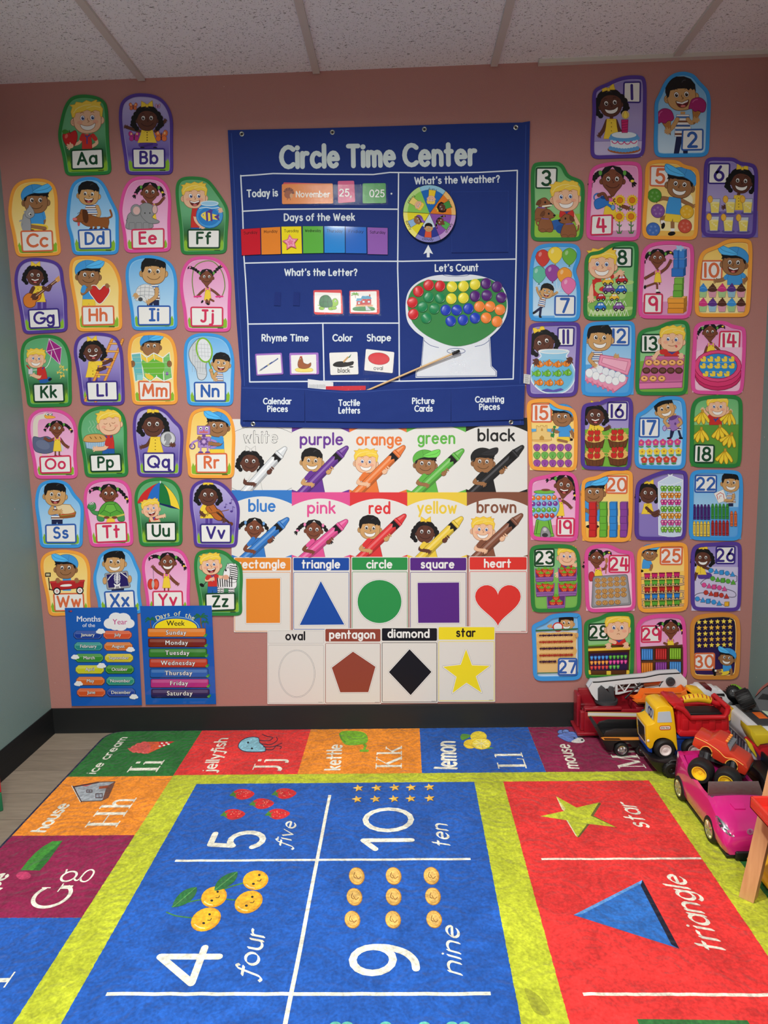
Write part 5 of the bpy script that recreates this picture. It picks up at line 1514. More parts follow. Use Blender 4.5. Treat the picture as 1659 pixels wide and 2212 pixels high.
# ------------------------------------------------------------------ number cards, pictures
C5, C6, C7, C8 = (1130,130,.31887),(1120,500,.32489),(1120,840,.32489),(1120,1160,.32489)
def rows(pts, f):
 for p in pts: f(*p)
def grid(x0, y0, dx, dy, nx, ny, sx=0, sy=0):
 return [(x0 + i * dx + j * sx, y0 + j * dy + i * sy) for j in range(ny) for i in range(nx)]

def n1(c):
 c.P([(475,548),(805,545),(805,655),(475,655)],(200,190,228)); c.L([(475,550),(805,546)],3,(110,96,170))
 arm(c, 'curly', [(570,410),(545,470),(522,505)],22); arm(c, 'curly', [(628,410),(650,470),(665,490)],20); torso(c, 'curly', 598,398,74,135)
 head(c, 'curly', 592,300,84,-8, 'grin', (.2,.1))
 c.E(683,605,112,30,(170,96,50)); w = (228,240,250)
 c.P([(588,515),(778,515),(772,610),(595,610)], w); c.E(683,515,96,30,(90,160,222)); c.E(683,508,84,22, w)
 for i in range(10): c.E(595 + 20 * i, 530 + 14 * sin(pi * i / 9),14,12,(96,166,226)); c.E(592 + 20 * i, 598 + 14 * sin(pi * i / 9),15,14,(96,166,226))
 for i in range(4): c.L(arc(620 + 43 * i, 545 + 6 * sin(pi * i / 3),20,20,10,170),6,(216,60,130))
 c.P([(665,405),(710,405),(706,492),(668,492)],(206,40,110), out=(140,20,70), lw=3)
 for k in range(4): c.L([(668,425 + 18 * k),(708,418 + 18 * k)],4,(150,24,84))
 c.E(692,372,26,28,(226,206,130)); c.P([(692,345),(708,380),(692,396),(676,380)],(252,226,90), sm=True, out=(220,160,50), lw=3)
def icecream(c, x, y, s, rot=0):
 c.push(x, y, s, rot)
 c.P([(-30,30),(34,30),(6,130)],(190,130,70), out=(120,74,30), lw=3)
 for k in range(4): c.L([(-24 + 12 * k, 34),(4 + 4 * k, 90 - 12 * k)],2,(140,90,40))
 c.P([(-58,10),(-50,-40),(0,-66),(50,-42),(60,14),(40,34),(15,26),(-10,40),(-36,26),(-56,30)],(170,40,112), sm=True, out=(104,16,70), lw=3)
 c.L(arc(-5,-15,36,34,190,260),5,(214,110,170)); c.pop()
def n2(c, o='before'):
 c.P([(1040,500),(1120,500),(1115,635),(1085,635),(1075,550),(1055,635),(1020,635)], NAVY)
 torso(c, 'bowl', 1082,368,100,150); arm(c, 'bowl', [(1045,400),(1015,450),(985,478)],26); arm(c, 'bowl', [(1115,400),(1140,425),(1172,408)],24)
 head(c, 'bowl', 1072,245,98,-4, 'open', (.1,.1))
 icecream(c, 962,390,.95,-14); icecream(c, 1180,315,.95,14); hand(c, 985,482,17, SKIN['bowl'],200); hand(c, 1172,410,17, SKIN['bowl'],200)
def puppy(c, x, y, s, flip=1):
 b, d = (146,92,56),(86,50,28)
 c.push(x, y, s * flip, 0, s)
 c.L([(-40,60),(-70,40),(-75,10)],10, b, sm=True)
 c.P([(-40,0),(10,-10),(38,30),(40,85),(-50,88),(-58,45)], b, sm=True, out=d, lw=3)
 for k in (-30,20): c.E(k, 84,22,12, b, out=d, lw=2)
 c.P([(-30,-50),(10,-68),(40,-45),(58,-22),(40,-5),(-10,0),(-36,-20)], b, sm=True, out=d, lw=3)
 c.P([(-34,-50),(-48,-20),(-20,-22),(-14,-50)],(112,66,36), sm=True, out=d, lw=2)
 c.E(14,-36,6,8, BLK); c.E(54,-24,9,7, BLK); c.L([(-36,-2),(10,2)],8,(120,90,160)); c.pop()
def n3(c):
 c.P([(72,1050),(395,1040),(395,1200),(75,1200)],(150,200,70))
 arm(c, 'blond', [(325,1020),(355,1075),(375,1115)],22); torso(c, 'blond', 295,1005,90,60)
 c.E(225,1115,60,34,(44,96,172), rot=-10); c.E(255,1145,34,30,(36,84,156))
 head(c, 'blond', 288,935,90,-3, 'grin', (.2,0))
 puppy(c, 135,1000,1.0); puppy(c, 160,1075,.95); puppy(c, 300,1110,1.0,-1); c.L([(132,992),(190,984)],11,(240,236,210))
def sunflower(c, x, y):
 c.L([(x, y + 30),(x, y + 75)],6,(50,120,50)); c.P([(x, y + 60),(x - 20, y + 45),(x - 12, y + 62)],(60,140,60)); c.P([(x, y + 66),(x + 20, y + 50),(x + 12, y + 68)],(60,140,60))
 for i in range(14): a = 2 * pi * i / 14; c.E(x + 26 * cos(a), y + 26 * sin(a),14,6,(246,204,40), rot=degrees_(a))
 c.E(x, y, 20,20,(226,130,30), out=(170,90,20), lw=3)
def n4(c, o='before'):
 c.P([(450,1160),(790,1150),(785,1210),(445,1210)],(214,150,190))
 torso(c, 'pig', 588,935,86,120, legs=20); arm(c, 'pig', [(620,950),(665,985),(705,1000)],22)
 head(c, 'pig', 605,815,84,0, 'smile', (0,0), tails=((-1.65,.1),(1.6,.05)))
 b, d = (50,120,204),(24,70,140)
 c.P([(490,945),(565,925),(575,975),(505,1010),(482,985)], b, sm=True, out=d, lw=3); c.L([(560,970),(600,995)],18, b); c.E(608,998,14,18,(120,170,226), out=d, lw=3); c.L(arc(505,930,26,26,150,330),9, b); c.E(548,930,26,12, d); arm(c, 'pig', [(570,945),(545,905),(512,915)],18, fist=True)
 for x, y in ((655,950),(738,950),(650,1060),(730,1060)): sunflower(c, x, y)
 for x in (650,730): c.L([(x, 1130),(x, 1170)],7,(50,120,50)); c.P([(x, 1175),(x - 22,1150),(x - 12,1176)],(60,140,60)); c.P([(x, 1175),(x + 22,1150),(x + 12,1176)],(60,140,60))
def ball(c, x, y, r, col):
 lt = tuple(min(255, int(v * .8 + 55)) for v in col); dk = tuple(int(v * .7) for v in col)
 c.E(x, y, r, r, col, out=dk, lw=3, n=26)
 for a in range(5):
  q = a * 1.25 + x; c.P([(x + r * .5 * cos(q) + r * .26 * (1 if k % 2 == 0 else .42) * cos(k * pi / 5 + q), y + r * .5 * sin(q) + r * .26 * (1 if k % 2 == 0 else .42) * sin(k * pi / 5 + q)) for k in range(10)], lt)
def n5(c):
 c.P([(838,1165),(940,1155),(1060,1160),(1170,1150),(1170,1205),(835,1205)],(240,190,90)); c.E(1090,950,60,60,(254,246,206))
 arm(c, 'cap', [(1000,945),(950,935),(915,945)],24); arm(c, 'cap', [(1065,945),(1110,970),(1140,985)],24)
 c.L([(975,1060),(940,1075),(945,1110)],26, SKIN['cap'], sm=True); c.L([(1012,1080),(1012,1155)],26, SKIN['cap']); c.R(932,1085,962,1108, WHT); c.R(998,1140,1026,1160, WHT); c.E(948,1122,12,22, BLK, rot=15); c.E(1006,1175,26,14, BLK, rot=-10)
 torso(c, 'cap', 1028,930,92,115, rot=6, legs=50)
 head(c, 'cap', 1062,850,86,8, 'grin', (.1,0), flip=-1)
 for x, y, r, k in ((890,917,46,(84,150,50)),(912,1022,46,(134,84,160)),(1108,1028,46,(236,184,50)),(880,1147,46,(70,112,190)),(1095,1125,46,(206,84,64))): ball(c, x, y, r, k)
def n6(c):
 c.P([(1218,1025),(1590,1020),(1590,1200),(1210,1200)],(128,112,186))
 arm(c, 'curly', [(1445,930),(1400,980),(1365,995)],22); torso(c, 'curly', 1460,915,72,100); head(c, 'curly', 1478,826,76,4, 'grin', (.1,0))
 for x, y in ((1298,985),(1402,985),(1518,985),(1290,1105),(1388,1108),(1490,1110)):
  c.E(x, y + 52,44,10,(98,84,160))
  c.P([(x - 36, y - 45),(x + 36, y - 45),(x + 26, y + 52),(x - 26, y + 52)],(206,214,226), out=(120,126,160), lw=3); c.P([(x - 32, y - 18),(x + 32, y - 18),(x + 24, y + 48),(x - 24, y + 48)],(246,226,110)); c.E(x, y - 18,32,7,(252,240,160)); c.E(x - 32, y - 42,17,24,(246,190,70), out=(200,140,40), lw=3)
  for k in range(3): c.E(x - 10 + 12 * k, y + 10 * k - 2,7,6,(252,240,170))
def balloon(c, x, y, k):
 lt = tuple(min(255, int(v * .6 + 100)) for v in k); dk = tuple(int(v * .7) for v in k)
 c.P([(x, y - 58),(x + 44, y - 30),(x + 42, y + 15),(x, y + 56),(x - 42, y + 15),(x - 44, y - 30)], k, sm=True, out=dk, lw=3); c.P([(x - 8, y + 66),(x, y + 54),(x + 8, y + 66)], dk); c.E(x - 18, y - 26,10,16, lt, rot=20)
def n7(c, o='before'):
 for x, y in ((160,245),(245,230),(330,235),(135,360),(220,345),(300,360),(330,410)): c.L([(x, y),(110 if x < 200 else 258,385 if x < 200 else 405)],2, WHT)
 for x, y, k in ((162,178,(206,62,54)),(244,158,(244,214,70)),(338,168,(110,180,66)),(136,288,(96,190,160)),(226,278,(152,72,160)),(306,296,(240,160,60)),(332,362,(230,120,176))): balloon(c, x, y, k)
 c.P([(82,560),(240,560),(240,590),(82,590)],(110,180,236))
 c.L([(158,500),(112,535)],16, NAVY); c.L([(148,510),(142,560)],16, NAVY); c.E(104,540,14,8, BLK, rot=-30); c.E(145,568,12,8, BLK, rot=50)
 torso(c, 'bowl', 165,432,40,70, rot=12); arm(c, 'bowl', [(150,440),(130,405),(122,378)],11); arm(c, 'bowl', [(185,440),(225,425),(252,408)],11); head(c, 'bowl', 188,402,42,14, 'open', (-.2,-.4))
def car(c, x, y, s, k):
 dk = tuple(int(v * .55) for v in k); c.push(x, y, s, -3)
 c.P([(-38,20),(-38,-2),(-26,-6),(-14,-26),(20,-26),(32,-4),(40,2),(40,20)], k, out=dk, lw=3); c.P([(-18,-6),(-8,-20),(2,-20),(2,-6)],(216,230,240)); c.P([(6,-6),(6,-20),(16,-20),(24,-6)],(216,230,240))
 for q in (-20,22): c.E(q, 22,12,12, BLK); c.E(q, 22,5,5,(190,190,190))
 c.pop()
def n8(c):
 c.P([(440,410),(785,400),(780,575),(440,575)],(130,186,90))
 arm(c, 'blond', [(530,320),(490,370),(482,435)],28, REDS); arm(c, 'blond', [(600,300),(640,295),(670,275)],24, REDS)
 c.P([(490,320),(570,330),(560,430),(500,430)], REDS)
 t, d = (176,214,130),(110,160,80)
 c.P([(520,340),(740,325),(745,352),(560,365),(530,400)], t, sm=True); c.P([(510,370),(560,400),(700,385),(715,410),(690,450),(560,452),(480,470),(465,500),(520,530),(740,500),(750,520),(560,555),(470,540),(455,480),(520,440),(660,430),(560,425),(515,400)], t, sm=True)
 for x0, x1, y0, y1 in ((690,740,345,395),(560,720,462,492),(470,745,520,562)):
  n = int((x1 - x0) / 26)
  for i in range(n): c.L([(x0 + 26 * i, y1),(x0 + 13 + 26 * i, y0),(x0 + 26 * i + 26, y1)],4,(226,240,210))
 for x, y, s, k in ((592,328,.95,(244,200,60)),(684,318,1,(190,40,44)),(598,382,1,(120,70,150)),(680,385,.95,(40,110,200)),(545,435,.8,(190,40,44)),(635,435,.8,(244,196,60)),(542,498,.95,(40,120,206)),(664,498,.95,(130,76,156))): car(c, x, y, s, k)
 head(c, 'blond', 552,228,88,2, 'grin', (.1,0)); hand(c, 480,440,20, SKIN['blond'],80); hand(c, 672,274,18, SKIN['blond'],30)
def cube3(c, x, y, w, h, k):
 dk = tuple(int(v * .72) for v in k); lt = tuple(min(255, int(v * .8 + 50)) for v in k); q = w * .2
 c.P([(x, y),(x + w, y),(x + w, y + h),(x, y + h)], k, out=dk, lw=3); c.P([(x, y),(x + q, y - q * .7),(x + w + q, y - q * .7),(x + w, y)], lt, out=dk, lw=2); c.P([(x + w, y),(x + w + q, y - q * .7),(x + w + q, y + h - q * .7),(x + w, y + h)], dk)
def n9(c, o='before'):
 c.P([(812,470),(1145,462),(1140,570),(808,570)],(222,150,196))
 for x, y, w, h, k in ((992,512,105,32,(236,150,50)),(995,478,105,32,(240,160,56)),(992,446,108,30,(244,166,60)),(1028,395,58,42,(110,180,66)),(1032,352,56,40,(120,186,70)),(1036,312,54,38,(130,190,76)),(1018,248,78,52,(50,120,206)),(1030,188,74,54,(60,130,214)),(1030,128,74,50,(66,136,218))): cube3(c, x, y, w, h, k)
 for y in (246,186): c.L([(1062, y),(1062, y - 56)],10,(40,100,180))
 for a in range(5): c.E(1072 + 16 * cos(a * 1.25),110 + 11 * sin(a * 1.25),12,8,(170,210,244), rot=a * 72)
 arm(c, 'pig', [(905,275),(870,295),(848,308)],15); arm(c, 'pig', [(945,272),(985,240),(1008,200)],15); torso(c, 'pig', 925,260,44,64, legs=30); c.L([(905,345),(850,365)],13, SKIN['pig']); c.L([(920,350),(922,405)],13, SKIN['pig']); c.R(912,385,932,402, WHT); c.E(840,370,8,13, BLK, rot=10); c.E(928,408,16,7, BLK)
 head(c, 'pig', 922,180,54,3, 'smile', (.4,.1), tails=((-1.5,.2),(1.6,-.8)))
def n10(c):
 arm(c, 'cap', [(1395,295),(1360,320),(1318,328)],22, SKY); arm(c, 'cap', [(1480,285),(1510,310),(1502,330)],22, SKY); torso(c, 'cap', 1438,275,90,80); head(c, 'cap', 1432,215,78,2, 'open', (.1,.1), flip=-1)
 F = ((64,140,214),(90,54,40),(216,60,130),(90,54,140),(80,46,34)); W = ((178,222,150),(240,160,190),(178,222,150),(150,206,236),(240,160,190))
 F2 = ((216,60,130),(96,54,140),(90,50,36),(64,150,220),(86,48,36)); W2 = ((178,222,150),(160,210,240),(240,160,190),(170,220,150),(240,160,190))
 for i in range(5):
  for (y, f, w) in ((392, F[i], W[i]),(488, F2[i], W2[i])):
   x = 1225 + 63 * i
   c.P([(x - 28, y),(x + 28, y),(x + 20, y + 46),(x - 20, y + 46)], w, out=(150,140,120), lw=2)
   for k in range(4): c.L([(x - 16 + 11 * k, y + 6),(x - 12 + 8 * k, y + 42)],2,(150,150,130))
   c.E(x, y - 4,32,15, f); c.E(x + 1, y - 18,24,12, f); c.E(x + 2, y - 30,14,9, f); c.E(x + 3, y - 40,6,7, f); c.L(arc(x, y - 10,20,8,200,330),3, tuple(min(255, v + 50) for v in f))
def fish(c, x, y, k, s=1):
 dk = tuple(int(v * .7) for v in k); c.push(x, y, s)
 c.P([(-18,0),(-36,-18),(-32,0),(-36,18)], k, out=dk, lw=2); c.E(0,0,24,19, k, out=dk, lw=2); c.P([(-10,-16),(6,-28),(14,-14)], k, out=dk, lw=2); c.L([(-4,-14),(-2,14)],5, dk); c.E(12,-4,4,4, WHT); c.E(13,-4,2,2, BLK); c.pop()
def n11(c):
 head(c, 'curly', 165,742,74,-18, 'smile', (.2,.3))
 c.P([(145,790),(325,790),(318,830),(350,870),(378,940),(362,1010),(310,1065),(230,1078),(150,1060),(90,1000),(78,930),(105,865),(150,830)],(150,206,236), sm=True, out=(230,244,250), lw=8)
 c.P([(160,860),(310,858),(362,940),(345,1010),(290,1055),(170,1055),(98,990),(95,930)],(110,190,228), sm=True); c.E(234,798,92,14,(190,226,244), out=WHT, lw=5)
 for x, y in ((140,885),(200,878),(260,885),(318,880)): fish(c, x, y, (240,140,50))
 for x, y in ((125,945),(192,945),(262,945),(328,940)): fish(c, x, y, (120,196,60))
 for x, y in ((140,1005),(206,1008),(274,1005)): fish(c, x, y, (240,140,50))
 c.P([(150,1055),(190,1045),(230,1055),(280,1042),(300,1052),(250,1066),(180,1066)],(96,90,180)); hand(c, 118,860,18, SKIN['curly'],100); hand(c, 342,850,18, SKIN['curly'],100)
def n12(c):
 c.P([(432,885),(770,880),(765,1085),(425,1085)],(90,170,232))
 torso(c, 'bowl', 520,795,80,75); head(c, 'bowl', 540,715,80,2, 'grin', (.5,0))
 p, d = (240,156,186),(196,96,136)
 c.P([(545,820),(745,850),(750,880),(725,955),(530,885)], p, sm=False, out=d, lw=5); c.P([(562,838),(728,866),(712,930),(552,872)],(246,180,204), out=d, lw=3)
 c.P([(425,935),(520,890),(728,970),(715,1010),(640,1065),(440,990)], p, out=d, lw=5)
 for x, y in ((540,918),(580,932),(620,946),(660,958),(500,935)): c.E(x, y, 24,27,(236,242,248), out=(160,176,196), lw=2)
 for x, y in ((472,945),(515,960),(558,975),(600,985),(645,995),(688,975),(470,940)): c.E(x, y, 25,28,(244,248,250), out=(160,176,196), lw=2)
 for i in range(6): c.L([(455 + 34 * i, 985 + 13 * i),(460 + 34 * i, 1005 + 13 * i)],14,(222,126,160))
 c.P([(510,870),(530,880),(530,905),(505,905)], WHT, sm=True); arm(c, 'bowl', [(490,815),(472,850),(502,885)],22); hand(c, 655,832,14, SKIN['bowl'],200)
def n13(c):
 c.P([(795,865),(1130,820),(1125,1080),(785,1080)],(120,176,66))
 p, d = (226,126,176),(140,60,110)
 c.P([(845,830),(1105,822),(1090,1000),(800,1010)],(206,110,160), out=d, lw=4); c.P([(800,1008),(1090,1000),(1088,1038),(802,1048)], p, out=d, lw=4); c.P([(860,845),(1090,838),(1078,985),(825,995)],(196,100,150))
 for pts, k in ((grid(866,872,52,0,5,1),(232,166,96)),(grid(850,925,54,0,5,1),(92,52,36)),(grid(836,978,58,0,3,1),(232,166,96))):
  for x, y in pts: c.E(x, y, 25,20, k, out=tuple(int(v * .6) for v in k), lw=3); c.E(x, y - 2,18,12, tuple(min(255, v + 24) for v in k)); c.E(x, y - 2,8,5,(120,60,80))
 torso(c, 'blond', 1020,785,90,45); head(c, 'blond', 1020,725,76,4, 'yum', (-.2,.2)); arm(c, 'blond', [(975,800),(930,805),(905,835)],24, REDS); hand(c, 1080,822,16, SKIN['blond'],90)
def n14(c):
 c.P([(1160,800),(1330,770),(1500,770),(1490,1070),(1155,1070)],(244,196,220))
 arm(c, 'pig', [(1255,765),(1245,790),(1240,812)],14); arm(c, 'pig', [(1300,760),(1325,780),(1335,792)],14); torso(c, 'pig', 1280,745,54,55); head(c, 'pig', 1272,672,50,0, 'smile', (.2,.4), tails=((-1.7,.4),(1.7,-.8)))
 r, d = (222,60,116),(150,24,70)
 c.E(1325,960,152,96,(206,48,104), out=d, lw=4); c.E(1325,935,155,98, r, out=d, lw=4); c.E(1325,895,156,106,(232,76,130), out=d, lw=4); c.E(1325,895,128,84,(50,140,206), out=d, lw=4)
 for k in range(4): c.L([(1230 + 10 * k, 870 + 32 * k),(1290,866 + 32 * k),(1350,872 + 32 * k),(1420 - 8 * k, 866 + 32 * k)],3,(130,196,236), sm=True)
 for x, y in grid(1228,850,47,0,5,1) + grid(1225,895,48,0,5,1) + grid(1243,948,47,0,4,1):
  c.P([(x - 20, y),(x - 14, y - 6),(x, y + 0),(x + 16, y - 4),(x + 14, y + 14),(x - 12, y + 15)],(246,214,70), sm=True); c.E(x + 6, y - 10,11,10,(246,214,70)); c.P([(x + 15, y - 10),(x + 26, y - 8),(x + 15, y - 4)],(236,150,50))
def n15(c):
 c.P([(75,265),(385,265),(385,300),(75,300)],(96,176,226)); c.P([(75,300),(385,285),(385,540),(75,540)],(250,222,150)); c.E(150,340,75,16,(236,190,110))
 s, d = (240,206,130),(196,150,70)
 c.P([(85,340),(88,288),(120,284),(118,245),(130,245),(130,252),(145,252),(145,243),(165,243),(165,252),(178,252),(178,243),(190,243),(190,284),(215,288),(220,340)], s, out=d, lw=3); c.P([(140,340),(140,322),(155,308),(170,322),(170,340)], d); c.P([(150,280),(150,268),(156,260),(162,268),(162,280)], d)
 c.L([(300,325),(345,335)],24, SKIN['cap']); c.P([(258,320),(330,318),(335,350),(262,355)], YEL, sm=True); c.L([(265,340),(320,352)],18, SKIN['cap']); c.E(352,338,10,8, BLK)
 torso(c, 'cap', 305,238,66,80); arm(c, 'cap', [(285,255),(260,285),(235,278)],18, SKY); arm(c, 'cap', [(330,250),(352,285),(365,312)],18, SKY)
 c.L([(238,262),(232,300)],8,(40,120,60)); c.P([(215,295),(240,300),(234,325),(212,316)],(50,140,70)); c.R(230,246,248,260,(50,140,70),4)
 head(c, 'cap', 290,190,62,2, 'smile', (-.3,.2), flip=-1)
 for j, k in enumerate(((164,84,176),(120,196,90),(164,84,176))):
  for i in range(5):
   x, y = 122 + 52 * i, 390 + 52 * j; dk = tuple(int(v * .7) for v in k)
   c.P([(x, y + 22),(x - 10, y + 20),(x - 22, y + 2),(x - 20, y - 14),(x - 8, y - 22),(x + 8, y - 22),(x + 20, y - 14),(x + 22, y + 2),(x + 10, y + 20)], k, sm=True, out=dk, lw=3)
   for a in (-14,-5,5,14): c.L([(x, y + 16),(x + a, y - 16)],2, dk)
def apple(c, x, y, r):
 c.P([(x, y - r * .7),(x + r * .7, y - r * .9),(x + r, y),(x + r * .5, y + r * .9),(x, y + r * .75),(x - r * .5, y + r * .9),(x - r, y),(x - r * .7, y - r * .9)],(206,44,40), sm=True, out=(130,20,24), lw=2, n=2); c.L([(x, y - r * .7),(x + 3, y - r * 1.4)],4,(70,120,40))
def n16(c):
 c.P([(425,270),(745,260),(745,535),(422,535)],(124,186,66))
 torso(c, 'curly', 505,235,72,60); head(c, 'curly', 510,180,63,2, 'open', (.2,.1)); arm(c, 'curly', [(540,260),(570,270),(595,258)],20, YEL)
 for bx, by in ((505,330),(660,325),(505,445),(660,440)):
  c.E(bx, by - 6,66,38,(230,184,100))
  for k in range(12): q = 2 * pi * k / 12; c.L([(bx + 50 * cos(q), by - 6 + 28 * sin(q)),(bx + 76 * cos(q + .2), by - 6 + 40 * sin(q + .2))],5,(236,196,110))
  c.P([(bx - 66, by + 8),(bx - 40, by + 24),(bx, by + 30),(bx + 40, by + 24),(bx + 66, by + 8),(bx + 52, by + 62),(bx, by + 72),(bx - 52, by + 62)],(110,64,34), out=(66,36,18), lw=3)
  for k in range(4): c.L([(bx - 40 + 26 * k, by + 30),(bx - 34 + 22 * k, by + 64)],2,(70,40,20))
  for x, y in ((-24,-36),(18,-38),(-28,2),(16,0)): apple(c, bx + x, by + y, 20)
def flower(c, x, y, k, ctr):
 c.L([(x, y + 14),(x, y + 32)],4,(60,140,60)); c.E(x - 9, y + 27,8,4,(70,156,66), rot=20); c.E(x + 9, y + 27,8,4,(70,156,66), rot=-20)
 for i in range(5): a = 2 * pi * i / 5 - pi / 2; c.E(x + 12 * cos(a), y + 12 * sin(a),11,11, k, n=12)
 c.E(x, y, 7,7, ctr, n=10)
def n17(c):
 for s in (0,1): c.P([(1010 + 45 * s, 270),(1040 + 30 * s, 270),(1022 + 66 * s, 325),(1005 + 66 * s, 325)], NAVY); c.E(1002 + 78 * s, 328,16,7, BLK)
 torso(c, 'bowl', 1035,180,84,95); head(c, 'bowl', 975,135,62,-18, 'grin', (0,.3))
 v, d = (160,120,190),(100,66,136)
 c.L(arc(1055,215,30,36,-90,80),10, v); c.P([(1000,205),(1058,180),(1075,245),(1020,280)], v, sm=True, out=d, lw=4); c.E(1028,192,30,14, d, rot=-22); c.L([(1010,255),(975,262)],14, v); c.E(970,262,12,18,(190,160,214), out=d, lw=3); c.E(1042,232,7,9, d)
 arm(c, 'bowl', [(985,190),(970,215),(990,240)],18); arm(c, 'bowl', [(1068,200),(1082,225),(1066,240)],16)
 for i in range(6): flower(c, 815 + 48 * i, 358 - i, (214,70,140),(240,170,120)); flower(c, 822 + 48 * i, 418 - i, (244,216,70),(200,140,50))
 for i in range(5): flower(c, 834 + 49 * i, 472 - i, (206,70,60),(240,160,100))
def bananas(c, x, y, s, rot=0):
 c.push(x, y, s, rot); o = (180,130,20)
 for dx, dy in ((-58,70),(-30,90),(8,92),(44,78)):
  c.P([(0,-10),(dx * .5 - 14, dy * .35),(dx * 1.0 - 14, dy * .75),(dx, dy),(dx + 12, dy * .85),(dx * .6 + 14, dy * .4),(8,-6)],(248,216,60), sm=True, out=o, lw=4)
 c.R(-8,-24,8,0,(200,160,60),3, out=o, lw=3); c.pop()
def n18(c, o='before'):
 c.P([(1148,240),(1480,235),(1475,515),(1145,515)],(96,158,64))
 torso(c, 'blond', 1310,185,76,55); arm(c, 'blond', [(1285,195),(1255,170),(1228,140)],18, REDS); arm(c, 'blond', [(1340,195),(1372,170),(1405,150)],18, REDS); head(c, 'blond', 1322,125,64,0, 'grin', (0,0))
 for x, y, s, r in ((1222,158,.85,0),(1405,165,.85,10),(1215,275,.9,0),(1340,258,.9,-8),(1412,310,.9,18),(1372,418,.9,0)): bananas(c, x, y, s, r)
def n19(c, o='before'):
 c.P([(80,910),(395,900),(392,1005),(82,1005)],(236,150,190))
 torso(c, 'pig', 275,735,56,90, legs=40); arm(c, 'pig', [(295,745),(325,765),(345,785)],16); head(c, 'pig', 305,645,66,8, 'open', (.2,-.1), tails=((-1.6,-.5),(1.2,.8)))
 g, d = (120,190,70),(56,120,40)
 c.P([(118,870),(212,868),(232,980),(100,985)], g, sm=False, out=d, lw=4); c.L([(130,880),(115,975)],5, d); c.L([(198,878),(216,970)],5, d); c.P([(98,965),(232,962),(236,980),(96,988)], g, out=d, lw=3)
 c.P([(152,935),(172,915),(200,935),(212,985),(150,990)],(150,150,154), sm=True, out=(80,80,84), lw=3); c.E(176,972,20,14,(60,60,64)); c.E(175,935,12,12,(200,200,204))
 c.E(172,778,98,98,(140,196,236), out=(90,150,210), lw=5); c.E(172,685,70,12, g, out=d, lw=3); c.E(180,672,30,8, SKIN['pig'])
 for pts, k in ((grid(97,726,35,0,5,1,0,0),(236,130,50)),(grid(97,765,37,0,5,1),(130,64,160)),(grid(97,805,35,0,5,1),(110,186,66)),(grid(118,844,35,0,4,1),(206,60,54))):
  for i, (x, y) in enumerate(pts): c.E(x, y - i * .8,15,15, k, out=tuple(int(v * .6) for v in k), lw=2); c.E(x - 4, y - 5 - i * .8,4,4, WHT)
def n20(c):
 c.P([(425,920),(750,900),(748,1010),(425,1010)],(248,190,80)); torso(c, 'cap', 492,740,90,140); arm(c, 'cap', [(455,755),(440,800),(470,815)],22, SKY); c.E(492,915,44,14, BLK)
 head(c, 'cap', 498,692,70,0, 'smile', (.3,.1)); arm(c, 'cap', [(520,760),(540,775),(530,790)],16)
 for x, k in ((468,(206,44,46)),(538,(110,186,60)),(604,(50,140,220)),(674,(140,70,160))):
  for j in (4,3,2,1,0): cube3(c, x + (2 if j % 2 else 0),755 + 46 * j, 44,46, k)
def bfly(c, x, y, k):
 dk = tuple(int(v * .65) for v in k)
 for s in (-1,1):
  c.E(x + s * 11, y - 7,10,12, k, rot=-25 * s, out=dk, lw=3, n=12); c.E(x + s * 9, y + 9,8,9, k, out=dk, lw=3, n=12); c.E(x + s * 11, y - 6,4,5,(236,236,214), n=8)
 c.L([(x, y - 8),(x, y + 10)],4, dk)
def n21(c):
 c.P([(785,825),(935,825),(935,1000),(785,1000)],(140,124,196))
 torso(c, 'curly', 860,762,60,70); head(c, 'curly', 862,698,60,4, 'smile', (.5,-.2)); 
 c.P([(928,620),(1010,575),(1092,605),(1086,975),(1010,985),(932,970)],(206,224,244), out=(236,244,252), lw=5); c.P([(985,555),(1008,575),(1032,555),(1020,580),(998,582)],(236,244,252)); c.L([(930,628),(1010,640),(1090,612)],4,(236,244,252), sm=True)
 arm(c, 'curly', [(870,800),(900,840),(925,835)],18, YEL); arm(c, 'curly', [(850,790),(890,825),(925,815)],16)
 for j, k in enumerate(((120,196,60),(240,150,50),(226,70,160),(120,196,60),(240,160,50),(226,90,170),(130,200,70))):
  for i in range(3): bfly(c, 965 + 46 * i, 663 + 45 * j, k)
def crayon(c, x, y, k, h=100):
 dk = tuple(int(v * .6) for v in k)
 c.P([(x - 9, y + h),(x - 9, y + 18),(x - 4, y),(x + 4, y),(x + 9, y + 18),(x + 9, y + h)], k, out=dk, lw=2); c.L([(x - 8, y + 22),(x + 8, y + 22)],4, dk, cap=False); c.L([(x - 8, y + h - 14),(x + 8, y + h - 14)],4, dk, cap=False)
 c.L([(x, y + 32),(x, y + h - 28)],3, dk)
def n22(c):
 c.P([(1148,790),(1485,785),(1480,1000),(1140,1000)],(96,170,232))
 c.R(1395,755,1428,782, NAVY); torso(c, 'bowl', 1412,690,56,70); head(c, 'bowl', 1412,628,58,3, 'grin', (-.4,.1)); c.P([(1298,695),(1362,668),(1388,740),(1330,760)], WHT, out=(160,170,180), lw=2); c.L([(1325,735),(1318,705),(1342,690),(1362,700),(1366,728)],4,(200,60,60)); c.L([(1335,730),(1338,712),(1350,712)],3,(200,60,60))
 arm(c, 'bowl', [(1430,705),(1420,740),(1380,742)],16)
 for i in range(5): crayon(c, 1170 + 23 * i, 768,(78,40,120)); crayon(c, 1290 + 24 * i, 764,(60,150,60)); crayon(c, 1168 + 23 * i, 880,(240,206,80)); crayon(c, 1290 + 24 * i, 874,(176,44,44))
 for x in (1414,1440): crayon(c, x, 812,(226,110,60))
